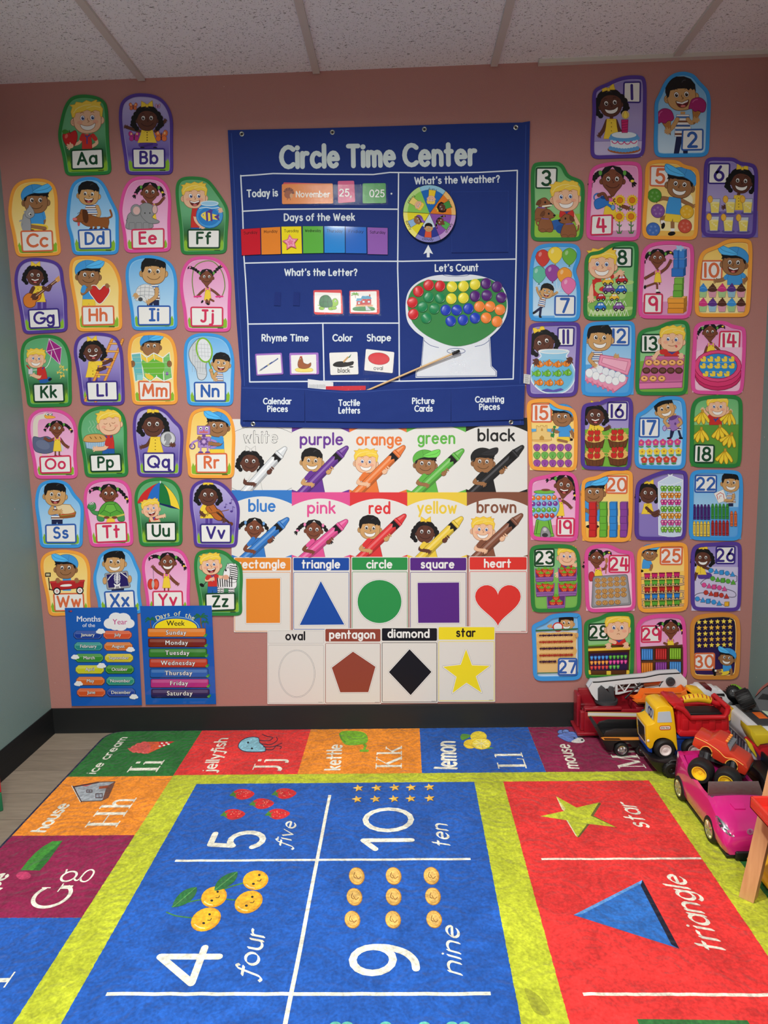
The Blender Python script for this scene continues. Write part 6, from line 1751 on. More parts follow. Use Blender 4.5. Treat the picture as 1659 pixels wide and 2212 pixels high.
def berry(c, x, y):
 c.P([(x - 20, y - 14),(x + 20, y - 14),(x + 20, y + 4),(x, y + 26),(x - 20, y + 4)],(206,50,40), sm=True, out=(140,20,20), lw=2); c.P([(x - 20, y - 14),(x - 6, y - 22),(x, y - 30),(x + 8, y - 22),(x + 20, y - 14),(x + 6, y - 8),(x - 6, y - 8)],(110,170,50))
 for k in range(5): c.E(x - 10 + 5 * k, y + (k % 2) * 8,2,3,(246,210,130), n=6)
def n23(c):
 c.P([(90,260),(405,255),(405,490),(92,495)],(124,190,90))
 torso(c, 'blond', 320,178,80,60); head(c, 'blond', 322,134,58,2, 'smile', (-.2,.2)); hand(c, 380,188,14, SKIN['blond'],190); hand(c, 262,245,16, SKIN['blond'],90)
 v, d = (150,100,170),(96,56,120)
 for x, y, w in ((172,250,60),(325,245,60),(175,347,60),(325,345,60),(248,435,58)):
  c.P([(x - w - 2, y - 40),(x + w + 2, y - 42),(x + w - 4, y + 30),(x - w + 4, y + 35)], d)
  for q in ((-38,-20),(4,-26),(40,-22)) if w == 60 else ((0,-30),): berry(c, x + q[0], y + q[1])
  for q in ((-22,4),(22,4)): berry(c, x + q[0], y + q[1])
  c.P([(x - w, y + 18),(x + w, y + 14),(x + w - 4, y + 42),(x - w + 4, y + 48)], v, out=d, lw=3); c.L([(x - w + 4, y + 32),(x + w - 4, y + 28)],3, d); c.L([(x - w - 2, y - 40),(x - w + 2, y + 30)],5, v); c.L([(x + w + 2, y - 42),(x + w - 2, y + 26)],5, v)
def n24(c):
 c.P([(450,260),(770,240),(772,490),(450,490)],(246,206,226))
 arm(c, 'pig', [(555,215),(575,210),(582,195)],13); torso(c, 'pig', 530,205,56,60); head(c, 'pig', 518,142,52,2, 'smile', (.3,.2), tails=((-1.5,.8),(1.6,-.8)))
 c.L([(583,160),(580,240)],7,(170,110,60)); c.E(585,155,10,18,(190,130,76)); c.P([(470,240),(495,232),(505,270),(488,292),(470,285)],(196,50,60), sm=True, out=(120,24,34), lw=3)
 c.P(corner_round([(495,262),(722,248),(748,450),(485,468)],14),(146,148,152), out=(96,98,104), lw=4); c.P(corner_round([(510,274),(710,260),(732,436),(502,452)],10),(172,174,178))
 for x, y in grid(526,288,42,0,5,1,0,-3) + grid(527,320,42,0,5,1,0,-3) + grid(530,362,42,0,5,1,0,-3) + grid(530,394,42,0,5,1,0,-3) + grid(532,437,42,0,4,1,0,-2):
  c.E(x, y, 19,15,(206,156,90), out=(130,86,36), lw=2)
  for dx, dy in ((-8,-4),(5,-6),(8,4),(-4,6)): c.E(x + dx, y + dy, 3,2.5,(74,44,26), n=7)
def n25(c):
 c.P([(800,240),(1115,225),(1115,485),(802,485)],(252,206,100))
 c.P([(832,205),(888,205),(880,230),(828,232)], YEL, sm=True); c.E(818,226,13,9, BLK); torso(c, 'cap', 852,148,54,62); arm(c, 'cap', [(868,160),(885,190),(880,212)],14, SKY); head(c, 'cap', 872,114,45,4, 'smile', (.2,.3))
 T = [(805,275),(1080,262),(1097,290),(1085,314),(840,320),(822,345),(838,370),(1080,360),(1096,384),(1082,408),(840,414),(822,440),(840,466),(1108,450)]
 c.L(T, 16,(120,120,124), sm=True); c.L(T, 9,(226,180,120), sm=True)
 for j, k in enumerate(((206,40,110),(96,176,60),(190,44,40),(50,130,210),(96,170,56))):
  for i in range(5):
   x, y = 855 + 49 * i, 258 + 46 * j - i * 2; dk = tuple(int(v * .6) for v in k)
   c.P([(x - 20, y - 16),(x + 20, y - 16),(x + 15, y + 12),(x - 15, y + 12)], k, out=dk, lw=2); c.R(x - 20, y - 18, x + 20, y - 10, dk)
   for q in (-10,10): c.E(x + q, y + 16,6,6, dk, n=10)
 c.R(1052,420,1066,436,(96,170,56)); c.R(1074,414,1080,436,(60,120,40))
def n26(c):
 c.P([(1150,195),(1475,200),(1475,490),(1150,490)],(206,200,230))
 c.P([(1200,235),(1275,240),(1280,270),(1200,278)],(86,60,148), sm=True); torso(c, 'curly', 1210,190,56,60); arm(c, 'curly', [(1195,205),(1180,250),(1172,275)],16, YEL); arm(c, 'curly', [(1230,200),(1265,212),(1280,218)],15); head(c, 'curly', 1225,142,56,2, 'grin', (.2,.1))
 c.L([(1270,220),(1430,252),(1450,270),(1430,300),(1270,275),(1220,295),(1225,318),(1380,345),(1440,370),(1420,400),(1230,370),(1170,390),(1185,410),(1330,440),(1365,452)],3,(70,60,80), sm=True)
 for (x0, y0, dx, dy, k) in ((1278,222,36,6,(60,150,220)),(1290,275,34,6,(90,170,60)),(1232,318,34,6,(220,80,150)),(1245,368,34,6,(190,60,50)),(1188,410,36,7,(60,150,220))):
  for i in range(5):
   x, y = x0 + dx * i, y0 + dy * i; dk = tuple(int(v * .7) for v in k)
   if i in (0,3): c.E(x, y, 15,15, k, out=dk, lw=2)
   elif i in (1,4): c.P([(x - 17, y + 15),(x, y - 17),(x + 17, y + 15)], k, out=dk, lw=2)
   else: cube3(c, x - 14, y - 11,24,26, k)
 cube3(c, 1368,432,26,26,(240,180,50))
def ant(c, x, y, k):
 for q, r in ((-12,7),(0,6),(12,9)): c.E(x + q, y, r, r * .8, k, n=10)
 for q in (-10,0,10): c.L([(x + q, y),(x + q - 3, y + 12)],2, k); c.L([(x + q, y),(x + q + 4, y - 10)],2, k)
def n27(c, o='before'):
 c.P([(110,620),(395,612),(398,905),(118,905)],(206,226,240))
 head(c, 'bowl', 318,575,48,2, 'grin', (-.4,.4)); c.E(262,598,32,28,(226,236,244), out=(206,50,44), lw=8); c.L([(232,600),(195,594)],9,(206,50,44)); hand(c, 205,592,12, SKIN['bowl'],0)
 c.P([(118,640),(150,632),(240,640),(300,630),(385,636),(380,900),(125,900)],(236,196,130)); 
 c.L([(135,655),(330,645),(375,670),(330,695),(150,700),(140,720),(160,740),(340,735),(375,760),(330,785),(150,785),(140,810),(160,830),(330,825)],26,(226,180,106), sm=True)
 for y, k, x0, n in ((655,(60,30,60),155,6),(698,(170,50,40),155,6),(740,(60,30,60),158,6),(785,(170,50,40),155,6),(826,(60,30,60),155,3)):
  for i in range(n): ant(c, x0 + 37 * i, y - i, k)
 c.L([(108,620),(390,608)],10,(40,110,70)); c.L([(120,902),(395,895)],6,(40,110,70)); c.L([(110,620),(122,902)],4,(140,170,190)); c.L([(388,612),(394,895)],4,(140,170,190)); hand(c, 386,645,12, SKIN['bowl'],90)
def n28(c):
 c.P([(450,720),(762,700),(760,935),(448,935)],(110,176,66))
 torso(c, 'blond', 668,668,86,55); head(c, 'blond', 660,610,76,0, 'oh', (.1,.2))
 c.P([(455,735),(740,720),(745,752),(458,765)],(92,54,30)); c.L([(455,730),(742,716)],5,(60,34,18)); c.P([(455,742),(742,730),(742,748),(456,758)],(246,206,70)); c.P([(462,764),(738,752),(732,890),(470,890)],(66,36,20)); c.P([(476,775),(728,765),(722,885),(480,885)],(44,22,66))
 c.P([(462,888),(738,884),(740,912),(462,915)],(96,56,30), out=(60,34,18), lw=3); c.R(585,890,614,915,(246,206,70),3)
 for x in (468,726): c.P([(x - 8,885),(x + 10,885),(x + 14,912),(x - 10,914)],(246,206,70))
 for (y, L_) in ((803,((60,140,220),) * 5 + ((80,170,60),) * 5),(836,((240,150,60),) * 5 + ((220,70,150),) * 5),(868,((206,60,54),) * 5 + ((90,170,70),) * 3)):
  for i, k in enumerate(L_):
   x, yy = 486 + 25 * i, y - i * .8; c.P([(x - 11, yy - 6),(x - 6, yy - 12),(x + 6, yy - 12),(x + 11, yy - 6),(x + 4, yy + 13),(x - 4, yy + 13)], k); c.P([(x - 5, yy - 6),(x + 5, yy - 6),(x, yy + 6)], tuple(min(255, v + 50) for v in k))
 hand(c, 598,718,17, SKIN['blond'],90); hand(c, 715,712,17, SKIN['blond'],90); c.L([(610,690),(640,700)],24, SKIN['blond'])
def n29(c):
 torso(c, 'pig', 1010,680,50,40); head(c, 'pig', 1012,610,54,0, 'smile', (0,.2), tails=((-1.6,-.4),(1.4,.2)))
 for x in (985,1040): c.L([(1012 + (x - 1012) * 1.6,705),(x, 712)],16, SKIN['pig'])
 w, d = (92,56,36),(56,32,20)
 c.P([(805,730),(1090,714),(1092,945),(808,945)], d); c.P([(805,730),(1090,714),(1090,728),(805,745)], w)
 for i, (x, k) in enumerate(((818,(70,140,220)),(910,(196,44,44)),(1004,(140,190,50)))):
  for r in (0,1):
   kk = k if r == 0 else ((236,130,40),(150,66,160),(80,150,226))[i]; y = (744 - 3 * i) + 90 * r
   for q in range(5):
    xx = x + 15 * q; c.R(xx, y, xx + 13, y + 72, kk, 0, out=tuple(int(v * .65) for v in kk), lw=2); c.L([(xx + 6.5, y + 12),(xx + 6.5, y + 58)],3, tuple(min(255, v + 40) for v in kk))
 for y in (822,908): c.P([(808, y),(1090, y - 10),(1090, y + 2),(808, y + 12)], w)
 for x in (898,992,1086,808): c.R(x - 4,730, x + 5,945, w)
def n30(c):
 for j in range(5):
  for i in range(6):
   x, y = 1200 + 41 * i, 566 + 38.5 * j - i * 1.4
   c.P([(x + (17 if k % 2 == 0 else 8) * sin(pi * k / 5), y - (17 if k % 2 == 0 else 8) * cos(pi * k / 5)) for k in range(10)],(246,226,96) if j % 2 == 0 else (244,190,80), out=(206,160,50), lw=2)
 c.P([(1330,880),(1390,878),(1395,905),(1345,918)], YEL, sm=True); c.L([(1340,885),(1310,888)],16, SKIN['cap']); c.L([(1345,905),(1318,906)],16, SKIN['cap']); c.E(1294,885,9,14, BLK); c.E(1302,908,9,13, BLK); c.R(1302,880,1314,892, WHT)
 torso(c, 'cap', 1378,832,52,56, rot=-10); arm(c, 'cap', [(1395,850),(1410,880),(1412,900)],15, SKY); head(c, 'cap', 1382,805,48,8, 'grin', (-.4,-.2), flip=-1)

NIGHT = ((0,(30,24,52)),(1,(56,34,92)))
NUMS = [
 (C5, 'purple', '1', (455,672),[(458,520),(470,350),(468,240),(490,190),(560,160),(620,130),(690,108),(780,105),(830,130),(835,300),(830,500)],(822,660),[(678,145),(800,142),(798,292),(675,290)], n1, 'purple number card 1 with a girl and birthday cake'),
 (C5, 'blue', '2', (888,660),[(885,540),(890,400),(890,290),(920,230),(955,150),(1010,95),(1090,78),(1160,100),(1200,150),(1250,200),(1270,270),(1265,450)],(1258,655),[(1075,468),(1222,465),(1220,612),(1068,615)], n2, 'blue number card 2 of a boy with two ice creams'),
 (C5, 'green', '3', (48,1228),[(55,1050),(52,850),(58,720),(100,692),(180,690),(240,690),(280,720),(310,780),(390,810),(415,860),(412,1000)],(405,1225),[(85,725),(235,725),(230,872),(82,872)], n3, 'green number card 3 of a boy with three puppies'),
 (C5, 'pink', '4', (425,1220),[(430,1050),(440,880),(450,760),(500,710),(620,690),(740,688),(795,710),(805,800),(800,1000)],(790,1225),[(458,1050),(608,1045),(605,1185),(452,1190)], n4, 'pink number card 4 of a girl watering sunflowers'),
 (C5, 'orange', '5', (805,1212),[(810,1050),(825,860),(830,720),(870,680),(960,675),(1050,680),(1090,710),(1170,730),(1195,790),(1188,1000)],(1180,1220),[(858,712),(1000,715),(1000,860),(855,855)], n5, 'orange number card 5 of a boy with five balls'),
 (C5, 'purple', '6', (1205,1198),[(1210,1050),(1222,860),(1228,700),(1260,660),(1350,660),(1430,662),(1470,690),(1550,700),(1588,750),(1585,950)],(1575,1208),[(1255,695),(1405,695),(1400,840),(1250,840)], n6, 'purple number card 6 with glasses of lemonade'),
 (C6, 'blue', '7', (68,598),[(70,450),(72,280),(85,170),(120,100),(200,80),(300,80),(380,85),(412,130),(405,200),(380,260),(400,320),(412,400)],(410,600),[(238,425),(380,425),(378,560),(236,560)], n7, 'blue number card 7 of a boy with seven balloons'),
 (C6, 'green', '8', (430,592),[(432,450),(438,300),(440,190),(470,140),(540,130),(600,90),(660,72),(750,70),(795,100),(790,300)],(778,590),[(622,105),(760,105),(758,240),(620,240)], n8, 'green number card 8 of a boy with toy cars'),
 (C6, 'pink', '9', (795,580),[(798,420),(810,280),(815,160),(850,95),(930,68),(1040,65),(1130,80),(1165,120),(1160,350)],(1145,582),[(832,412),(960,412),(955,548),(828,548)], n9, 'pink number card 9 with a tower of boxes'),
 (C6, 'orange', '10', (1170,570),[(1175,420),(1185,280),(1200,170),(1240,120),(1310,95),(1370,60),(1450,48),(1525,55),(1552,100),(1545,350)],(1532,570),[(1215,190),(1360,190),(1355,328),(1208,325)], n10, 'orange number card 10 of a boy with cupcakes'),
 (C6, 'purple', '11', (52,1105),[(55,900),(62,720),(68,640),(100,610),(200,605),(330,602),(400,610),(410,680),(400,900)],(392,1098),[(258,635),(375,635),(370,765),(255,765)], n11, 'purple number card 11 with a round fish bowl'),
 (C6, 'blue', '12', (415,1095),[(420,900),(428,720),(440,640),(480,605),(580,598),(700,595),(765,605),(775,680),(770,900)],(755,1098),[(600,628),(740,628),(738,762),(598,760)], n12, 'blue number card 12 of a boy with a pink egg carton'),
 (C6, 'green', '13', (775,1090),[(780,900),(785,750),(800,670),(860,640),(920,632),(990,600),(1080,588),(1130,610),(1140,700),(1130,900)],(1122,1090),[(812,680),(950,680),(950,810),(810,810)], n13, 'green number card 13 of a boy with a doughnut box'),
 (C6, 'pink', '14', (1145,1080),[(1150,900),(1160,740),(1165,650),(1200,605),(1300,592),(1380,598),(1420,620),(1490,635),(1512,680),(1505,900)],(1492,1088),[(1335,660),(1478,660),(1472,795),(1328,790)], n14, 'pink number card 14 with ducks in a paddling pool'),
 (C7, 'orange', '15', (68,540),[(65,380),(58,200),(55,110),(85,72),(190,65),(230,80),(270,110),(350,125),(388,180),(392,350)],(388,548),[(85,95),(222,95),(225,225),(82,225)], n15, 'orange number card 15 of a boy with sandcastle and shells'),
 (C7, 'purple', '16', (412,535),[(415,380),(415,220),(420,130),(450,95),(540,85),(590,62),(700,55),(755,75),(755,250)],(745,545),[(588,85),(728,85),(725,212),(585,210)], n16, 'purple number card 16 with four baskets of apples'),
 (C7, 'blue', '17', (770,530),[(772,380),(775,240),(785,170),(830,145),(880,100),(930,60),(1010,48),(1090,60),(1112,130),(1115,300)],(1108,538),[(800,190),(940,190),(938,325),(798,325)], n17, 'blue number card 17 of a boy watering small flowers'),
 (C7, 'green', '18', (1135,520),[(1140,350),(1142,180),(1155,100),(1200,55),(1300,42),(1420,40),(1480,65),(1488,150),(1485,350)],(1478,525),[(1165,365),(1305,370),(1300,495),(1160,495)], n18, 'green number card 18 of a boy with bananas'),
 (C7, 'pink', '19', (75,1005),[(68,850),(65,680),(75,610),(120,585),(200,570),(260,550),(340,552),(385,590),(402,680),(400,850)],(395,1018),[(250,855),(375,855),(372,980),(248,980)], n19, 'pink number card 19 with a gumball machine'),
 (C7, 'orange', '20', (420,1015),[(418,850),(415,700),(420,620),(460,590),(520,580),(580,550),(680,540),(750,550),(758,620),(755,850)],(745,1018),[(580,575),(728,575),(725,700),(578,698)], n20, 'orange number card 20 with four stacks of cubes'),
 (C7, 'purple', '21', (770,1005),[(772,850),(775,700),(790,620),(850,585),(910,560),(980,540),(1080,540),(1118,560),(1122,650),(1115,850)],(1108,1008),[(808,862),(920,862),(918,985),(805,985)], n21, 'purple number card 21 with a bag of butterflies'),
 (C7, 'blue', '22', (1130,1005),[(1135,850),(1138,680),(1140,580),(1180,540),(1300,538),(1420,540),(1475,560),(1490,640),(1485,850)],(1478,1010),[(1172,570),(1322,570),(1320,692),(1168,692)], n22, 'blue number card 22 of a boy with rows of crayons'),
 (C8, 'green', '23', (85,502),[(80,350),(75,180),(75,90),(110,55),(220,48),(330,50),(385,75),(408,140),(415,320)],(412,490),[(105,78),(242,75),(240,200),(103,200)], n23, 'green number card 23 with baskets of strawberries'),
 (C8, 'pink', '24', (448,502),[(442,350),(438,200),(440,110),(475,60),(570,45),(630,60),(680,85),(750,95),(768,140),(775,320)],(780,490),[(600,118),(742,118),(740,240),(598,240)], n24, 'pink number card 24 with a tray of cookies'),
 (C8, 'orange', '25', (792,502),[(790,350),(788,200),(790,110),(820,65),(920,42),(1040,35),(1110,45),(1125,110),(1125,300)],(1125,492),[(940,65),(1095,62),(1090,188),(938,188)], n25, 'orange number card 25 with a winding toy train'),
 (C8, 'purple', '26', (1145,488),[(1145,330),(1145,180),(1150,90),(1190,45),(1300,38),(1420,30),(1475,45),(1482,120),(1480,320)],(1475,495),[(1310,60),(1445,58),(1442,182),(1308,182)], n26, 'purple number card 26 of a girl threading beads'),
 (C8, 'blue', '27', (95,955),[(95,800),(90,660),(88,600),(110,575),(170,550),(210,518),(300,505),(390,508),(415,540),(420,750)],(420,948),[(260,800),(390,800),(388,918),(258,918)], n27, 'blue number card 27 with an ant farm'),
 (C8, 'green', '28', (440,950),[(440,800),(435,640),(440,570),(480,545),(540,530),(590,505),(680,500),(755,508),(768,560),(768,760)],(765,940),[(465,575),(605,570),(602,690),(462,692)], n28, 'green number card 28 with a treasure chest of gems'),
 (C8, 'pink', '29', (790,950),[(785,800),(780,660),(785,590),(820,540),(900,515),(1000,512),(1080,520),(1108,570),(1115,700)],(1118,950),[(815,588),(955,585),(950,702),(812,705)], n29, 'pink number card 29 with a shelf of books'),
 (C8, 'orange', '30', (1145,945),[(1140,800),(1140,650),(1145,570),(1190,520),(1300,505),(1400,505),(1455,530),(1472,600),(1470,780)],(1462,945),[(1168,770),(1308,768),(1305,888),(1165,888)], n30, 'orange number card 30 of yellow stars at night'),
]
PB = {'purple': ((0,(150,136,202)),(.5,(176,164,216)),(1,(150,136,202))), 'green': ((0,(110,186,120)),(.6,(150,206,140)),(1,(130,190,80)))}
for crop, th, tx, bl, path, br, q, art, lab in NUMS:
 bg = NIGHT if tx == '30' else PB.get(th)
 number_card(crop, th, tx, bl, path, br, q, art, lab, bg=bg, border=(214,140,60) if tx == '30' else None)
# ------------------------------------------------------------------ colour posters and shape posters
D1, D2, D3, D4, D5, D7 = (480,250,.23508),(840,250,.19289),(500,560,.22905),(830,560,.19892),(490,900,.20494),(490,1190,.39783)
PAPER = (232,231,226)
def textw(txt, w):
 gap = .16 + w * .75; t = 0
 for ch in txt: t += .42 if ch == ' ' else GL[ch][0] + gap
 return t - gap
def fit(c, txt, x0, x1, y, h, col, w=.2, rot=0, slant=0):
 c.text(txt, x0 + w * h / 2, y, h, col, w=w, align='l', rot=rot, slant=slant, sx=(x1 - x0 - w * h) / (textw(txt, w) * h))

def color_poster(name, col, kind, x0, x1, yt, yb, word, base, hd, r, tip, foot, off, skinhat=None, m='smile'):
 c = Canvas(D5, off)
 lt = tuple(min(255, int(v * .75 + 70)) for v in col); dk = tuple(int(v * .6) for v in col)
 c.slab([(x0, yt),(x1, yt),(x1, yb),(x0, yb)], PAPER if name == 'white' else col, .0007)
 W = x1 - x0
 arcp = [(x0 + W * t, yt + 66 + 80 * (2 * t - 1) ** 2) for t in [i / 14 for i in range(15)]]
 if name == 'white':
  c.L(arcp, 3, BLK); c.L([(x0, yb - 34),(x0 + 65, yb - 2)],3, BLK); c.L([(x1 - 65, yb - 2),(x1, yb - 34)],3, BLK)
 else: c.P(arcp + [(x1, yb - 32),(x1 - 90, yb),(x0 + 90, yb),(x0, yb - 32)], PAPER)
 if name == 'white': fit(c, name, word[0], word[1], base, 112,(80,80,84),.19); fit(c, name, word[0] + 4, word[1] - 4, base - 2,108, PAPER, .14)
 else: fit(c, name, word[0], word[1], base, 112, col, .19)
 x, y = hd; sk = SKIN[kind]; ed = EDGE[kind]; shirt = PAPER if name == 'white' else col
 bx = x + r * .3
 c.P([(bx - r * .5, y + r * 1.0),(bx + r * .55, y + r * 1.0),(bx + r * .95, yb),(bx - r * .8, yb)], shirt, out=dk if name != 'white' else (150,150,150), lw=3)
 pig = dict(tails=((-1.75,.1),(1.85,.9)), bands=lt, ties=(lt, lt))
 kw = pig if kind == 'pig' else dict(cap=col if kind == 'cap' else SKY, bow=PAPER if name == 'white' else YEL, bow_out=(160,160,160) if name == 'white' else None)
 head(c, kind, x, y, r, 3, m, (.1,.1), **kw)
 # the big crayon, cut off by the foot of the poster
 dx, dy = tip[0] - foot[0], tip[1] - foot[1]; L = hypot(dx, dy); ux, uy = dx / L, dy / L; nx, ny = -uy, ux
 def Q(t, s): return (foot[0] + dx * t + nx * s, foot[1] + dy * t + ny * s)
 def low(s):
  t = (yb - 2 - (foot[1] + ny * s)) / dy; return Q(t, s)
 body = (222,226,228) if name == 'white' else col
 if name == 'black': body, lt, dk = (38,38,40),(84,84,88),(16,16,18)
 elif name == 'white': lt, dk = (246,248,248),(120,126,130)
 h = 47
 c.P([low(-h), Q(.86,-h), Q(.86, h), low(h)], body, out=dk, lw=4); c.P([low(-h * .5), Q(.8,-h * .5), Q(.8,-h * .05), low(-h * .05)], lt); c.P([low(h * .55), Q(.8, h * .55), Q(.8, h), low(h)], tuple(int(v * .8) for v in body))
 c.P([Q(.73,-h), Q(.76,-h * .5), Q(.71,0), Q(.76, h * .4), Q(.73, h), Q(.81, h), Q(.81,-h)], BLK)
 c.P([Q(.815,-h), Q(.86,-h), Q(.86, h), Q(.815, h)], body, out=dk, lw=3); c.L([Q(.84,-h), Q(.84, h)],6, lt, cap=False)
 c.P([Q(.86,-h * .92), Q(.99,-h * .45), Q(1.01,-h * .2), Q(1.01, h * .2), Q(.99, h * .45), Q(.86, h * .92)], body, out=dk, lw=4); c.P([Q(.87,-h * .6), Q(.985,-h * .25), Q(.985,0), Q(.87,0)], lt)
 c.P([Q(.12,-h), Q(.16,-h * .4), Q(.1,0), Q(.16, h * .4), Q(.12, h), Q(.05, h), Q(.05,-h)], BLK) if Q(.05, h)[1] < yb - 4 and Q(.05,-h)[1] < yb - 4 else None
 a, b = Q(.12,-h * 1.5), Q(.2, h * .1)
 c.L([(x - r * .1, y + r * 1.15), a, b], r * .3 + 5, ed, sm=True); c.L([(x - r * .1, y + r * 1.15), a, b], r * .3, sk, sm=True); hand(c, b[0], b[1], r * .2, sk, 40); c.L([(x - r * .1, y + r * 1.1),((x - r * .1 + a[0]) / 2,(y + r * 1.15 + a[1]) / 2)], r * .46, shirt)
 q = Q(.52, h * .95); c.E(q[0], q[1], r * .26, r * .22, sk, rot=-40, out=ed, lw=3)
 for k in range(4): p = Q(.50 + .035 * k, h * .62); c.L([Q(.50 + .035 * k, h * 1.15), p],15, sk)
 c.build('color_poster', M_POSTER, lbl(name), 'poster', 'colour word posters in two rows of five')
def lbl(n):
 return {'white': 'white colour poster, white crayon held by a girl with bow', 'blue': 'blue colour poster, blue crayon held by a girl with braids'}.get(n, n + ' colour poster, child holding a big ' + n + ' crayon')
PURP, ORAN, GRN, BLAC, BLU, PNK, RD, YLW, BRN = (106,56,150),(234,124,60),(98,184,74),(32,32,34),(56,124,202),(228,86,150),(224,58,60),(238,206,70),(134,84,64)
OA, OB = .0015,.0024
color_poster('white', (236,236,234), 'curly', 52,685,26,785,(172,540),272,(245,480),105,(622,325),(190,800), OA)
color_poster('purple', PURP, 'bowl', 685,1290,20,800,(768,1228),292,(898,475),108,(1272,318),(790,805), OA, m='grin')
color_poster('orange', ORAN, 'blond', 1290,1895,20,800,(1362,1848),295,(1465,485),112,(1872,312),(1372,805), OA, m='grin')
color_poster('green', GRN, 'cap', 1895,2520,20,800,(2008,2408),280,(2092,505),108,(2492,348),(2000,805), OA)
color_poster('black', BLAC, 'cap', 2520,3168,12,795,(2642,3038),252,(2702,485),108,(3122,312),(2592,800), OA)
color_poster('blue', BLU, 'pig', 50,685,775,1488,(225,515),995,(290,1180),98,(648,1072),(180,1500), OB)
color_poster('pink', PNK, 'pig', 685,1297,797,1488,(846,1148),1015,(915,1200),98,(1268,1092),(800,1500), OB)
color_poster('red', RD, 'bowl', 1297,1902,798,1488,(1494,1724),1018,(1508,1185),108,(1882,1035),(1400,1500), OB, m='grin')
color_poster('yellow', YLW, 'curly', 1902,2530,798,1488,(2005,2425),1015,(2090,1225),105,(2482,1062),(2030,1500), OB)
color_poster('brown', BRN, 'blond', 2530,3170,795,1488,(2632,3052),1008,(2697,1200),110,(3112,1030),(2610,1500), OB, m='grin')

def heart_pts(cx, cy, s):
 return [(cx + s * 16 * sin(t) ** 3 / 16, cy - s * (13 * cos(t) - 5 * cos(2 * t) - 2 * cos(3 * t) - cos(4 * t)) / 16) for t in [2 * pi * i / 44 for i in range(44)]]
def shape_poster(name, col, x0, x1, yt, yb, word, base, pts, off, ink=None, sm=False):
 c = Canvas(D7, off)
 c.slab(corner_round([(x0, yt),(x1, yt),(x1, yb),(x0, yb)],5),(226,223,216),.0007)
 hd = (222,220,214) if name == 'oval' else col
 ln = (190,188,184) if name == 'oval' else col
 c.P(corner_round([(x0 + 4, yt + 4),(x1 - 4, yt + 4),(x1 - 4, yt + 72),(x0 + 4, yt + 72)],7), hd, out=ln if name == 'oval' else None, lw=2)
 c.L(corner_round([(x0 + 5, yt + 82),(x1 - 5, yt + 82),(x1 - 5, yb - 6),(x0 + 5, yb - 6)],6),2.6, ln, closed=True)
 fit(c, name, word[0], word[1], base, 40, ink or (240,240,236),.22)
 if name == 'oval':
  c.L(pts, 6,(120,118,114), closed=True); c.L(pts, 3.5,(236,235,232), closed=True)
 else:
  c.L(pts, 11,(176,173,168), closed=True); c.L(pts, 7,(242,241,238), closed=True); c.P(pts, col)
 c.R(x1 - 34, yb - 11, x1 - 12, yb - 9.5,(90,90,90))
 c.build('shape_poster', M_POSTER, '%s poster headed %s on the wall' % (COLN[name], name), 'poster', 'shape word posters')
COLN = dict(rectangle='orange shape', triangle='blue shape', circle='green shape', square='purple shape', heart='red shape', oval='white shape', pentagon='brown shape', diamond='black shape', star='yellow shape')
ell = lambda cx, cy, rx, ry, n=40: [(cx + rx * cos(2 * pi * i / n), cy + ry * sin(2 * pi * i / n)) for i in range(n)]
S1, S2 = .0033,.0042
shape_poster('rectangle', (232,140,48),38,350,34,442,(58,320),92,[(104,151),(290,149),(289,391),(105,392)], S1)
shape_poster('triangle', (26,76,164),358,668,34,432,(406,616),92,[(510,164),(638,400),(396,402)], S1)
shape_poster('circle', (44,146,74),676,985,32,432,(757,899),92, ell(829,275,119,117), S1)
shape_poster('square', (88,40,132),992,1304,34,430,(1052,1236),92,[(1036,173),(1261,171),(1263,390),(1039,391)], S1)
shape_poster('heart', (222,56,50),1314,1632,30,446,(1396,1544),88, heart_pts(1472,278,124), S1)
shape_poster('oval', (232,231,228),220,531,430,832,(317,426),482, ell(380,667,97,127), S2, BLK)
shape_poster('pentagon', (146,68,50),531,838,420,832,(555,806),474,[(685,547),(807,629),(768,767),(616,768),(570,634)], S2 + .0004)
shape_poster('diamond', (20,20,26),838,1145,416,826,(872,1101),469,[(992,534),(1111,657),(998,783),(880,658)], S2)
shape_poster('star', (242,222,40),1146,1457,410,820,(1244,1351),464,[(1299,534),(1331,621),(1428,624),(1352,681),(1383,769),(1301,716),(1225,772),(1247,684),(1174,629),(1270,618)], S2 + .0004, BLK)

# ------------------------------------------------------------------ the two glossy charts
def cloud(c, x, y, s, col=(236,238,240)):
 for dx, dy, r in ((-22,4,15),(-8,-8,17),(10,-6,18),(24,4,13),(4,8,16),(-10,8,14)): c.E(x + dx * s, y + dy * s, r * s, r * s * .85, col, n=16)
c = Canvas(C4,.0075)
c.slab([(265,475),(782,470),(818,1172),(315,1178)],(26,92,184),.0006)
c.bold('Months', 437,573,42,(226,232,240), off=.02); c.bold('of the', 437,612,28,(226,232,240), off=.012)
cloud(c, 655,575,3.0); c.E(655,575,70,40,(236,238,240)); c.bold('Year', 660,593,40,(200,70,140), off=.01)
c.E(305,500,16,8,(60,60,120)); c.E(310,498,7,5,(190,60,60))
MC = (((28,62,156),(214,84,48)),((42,140,134),(212,112,46)),((56,142,52),(208,194,46)),((204,204,40),(56,134,46)),((212,104,44),(48,146,124)),((212,88,44),(28,62,156)))
MN = (('January', 'July'),('February', 'August'),('March', 'September'),('April', 'October'),('May', 'November'),('June', 'December'))
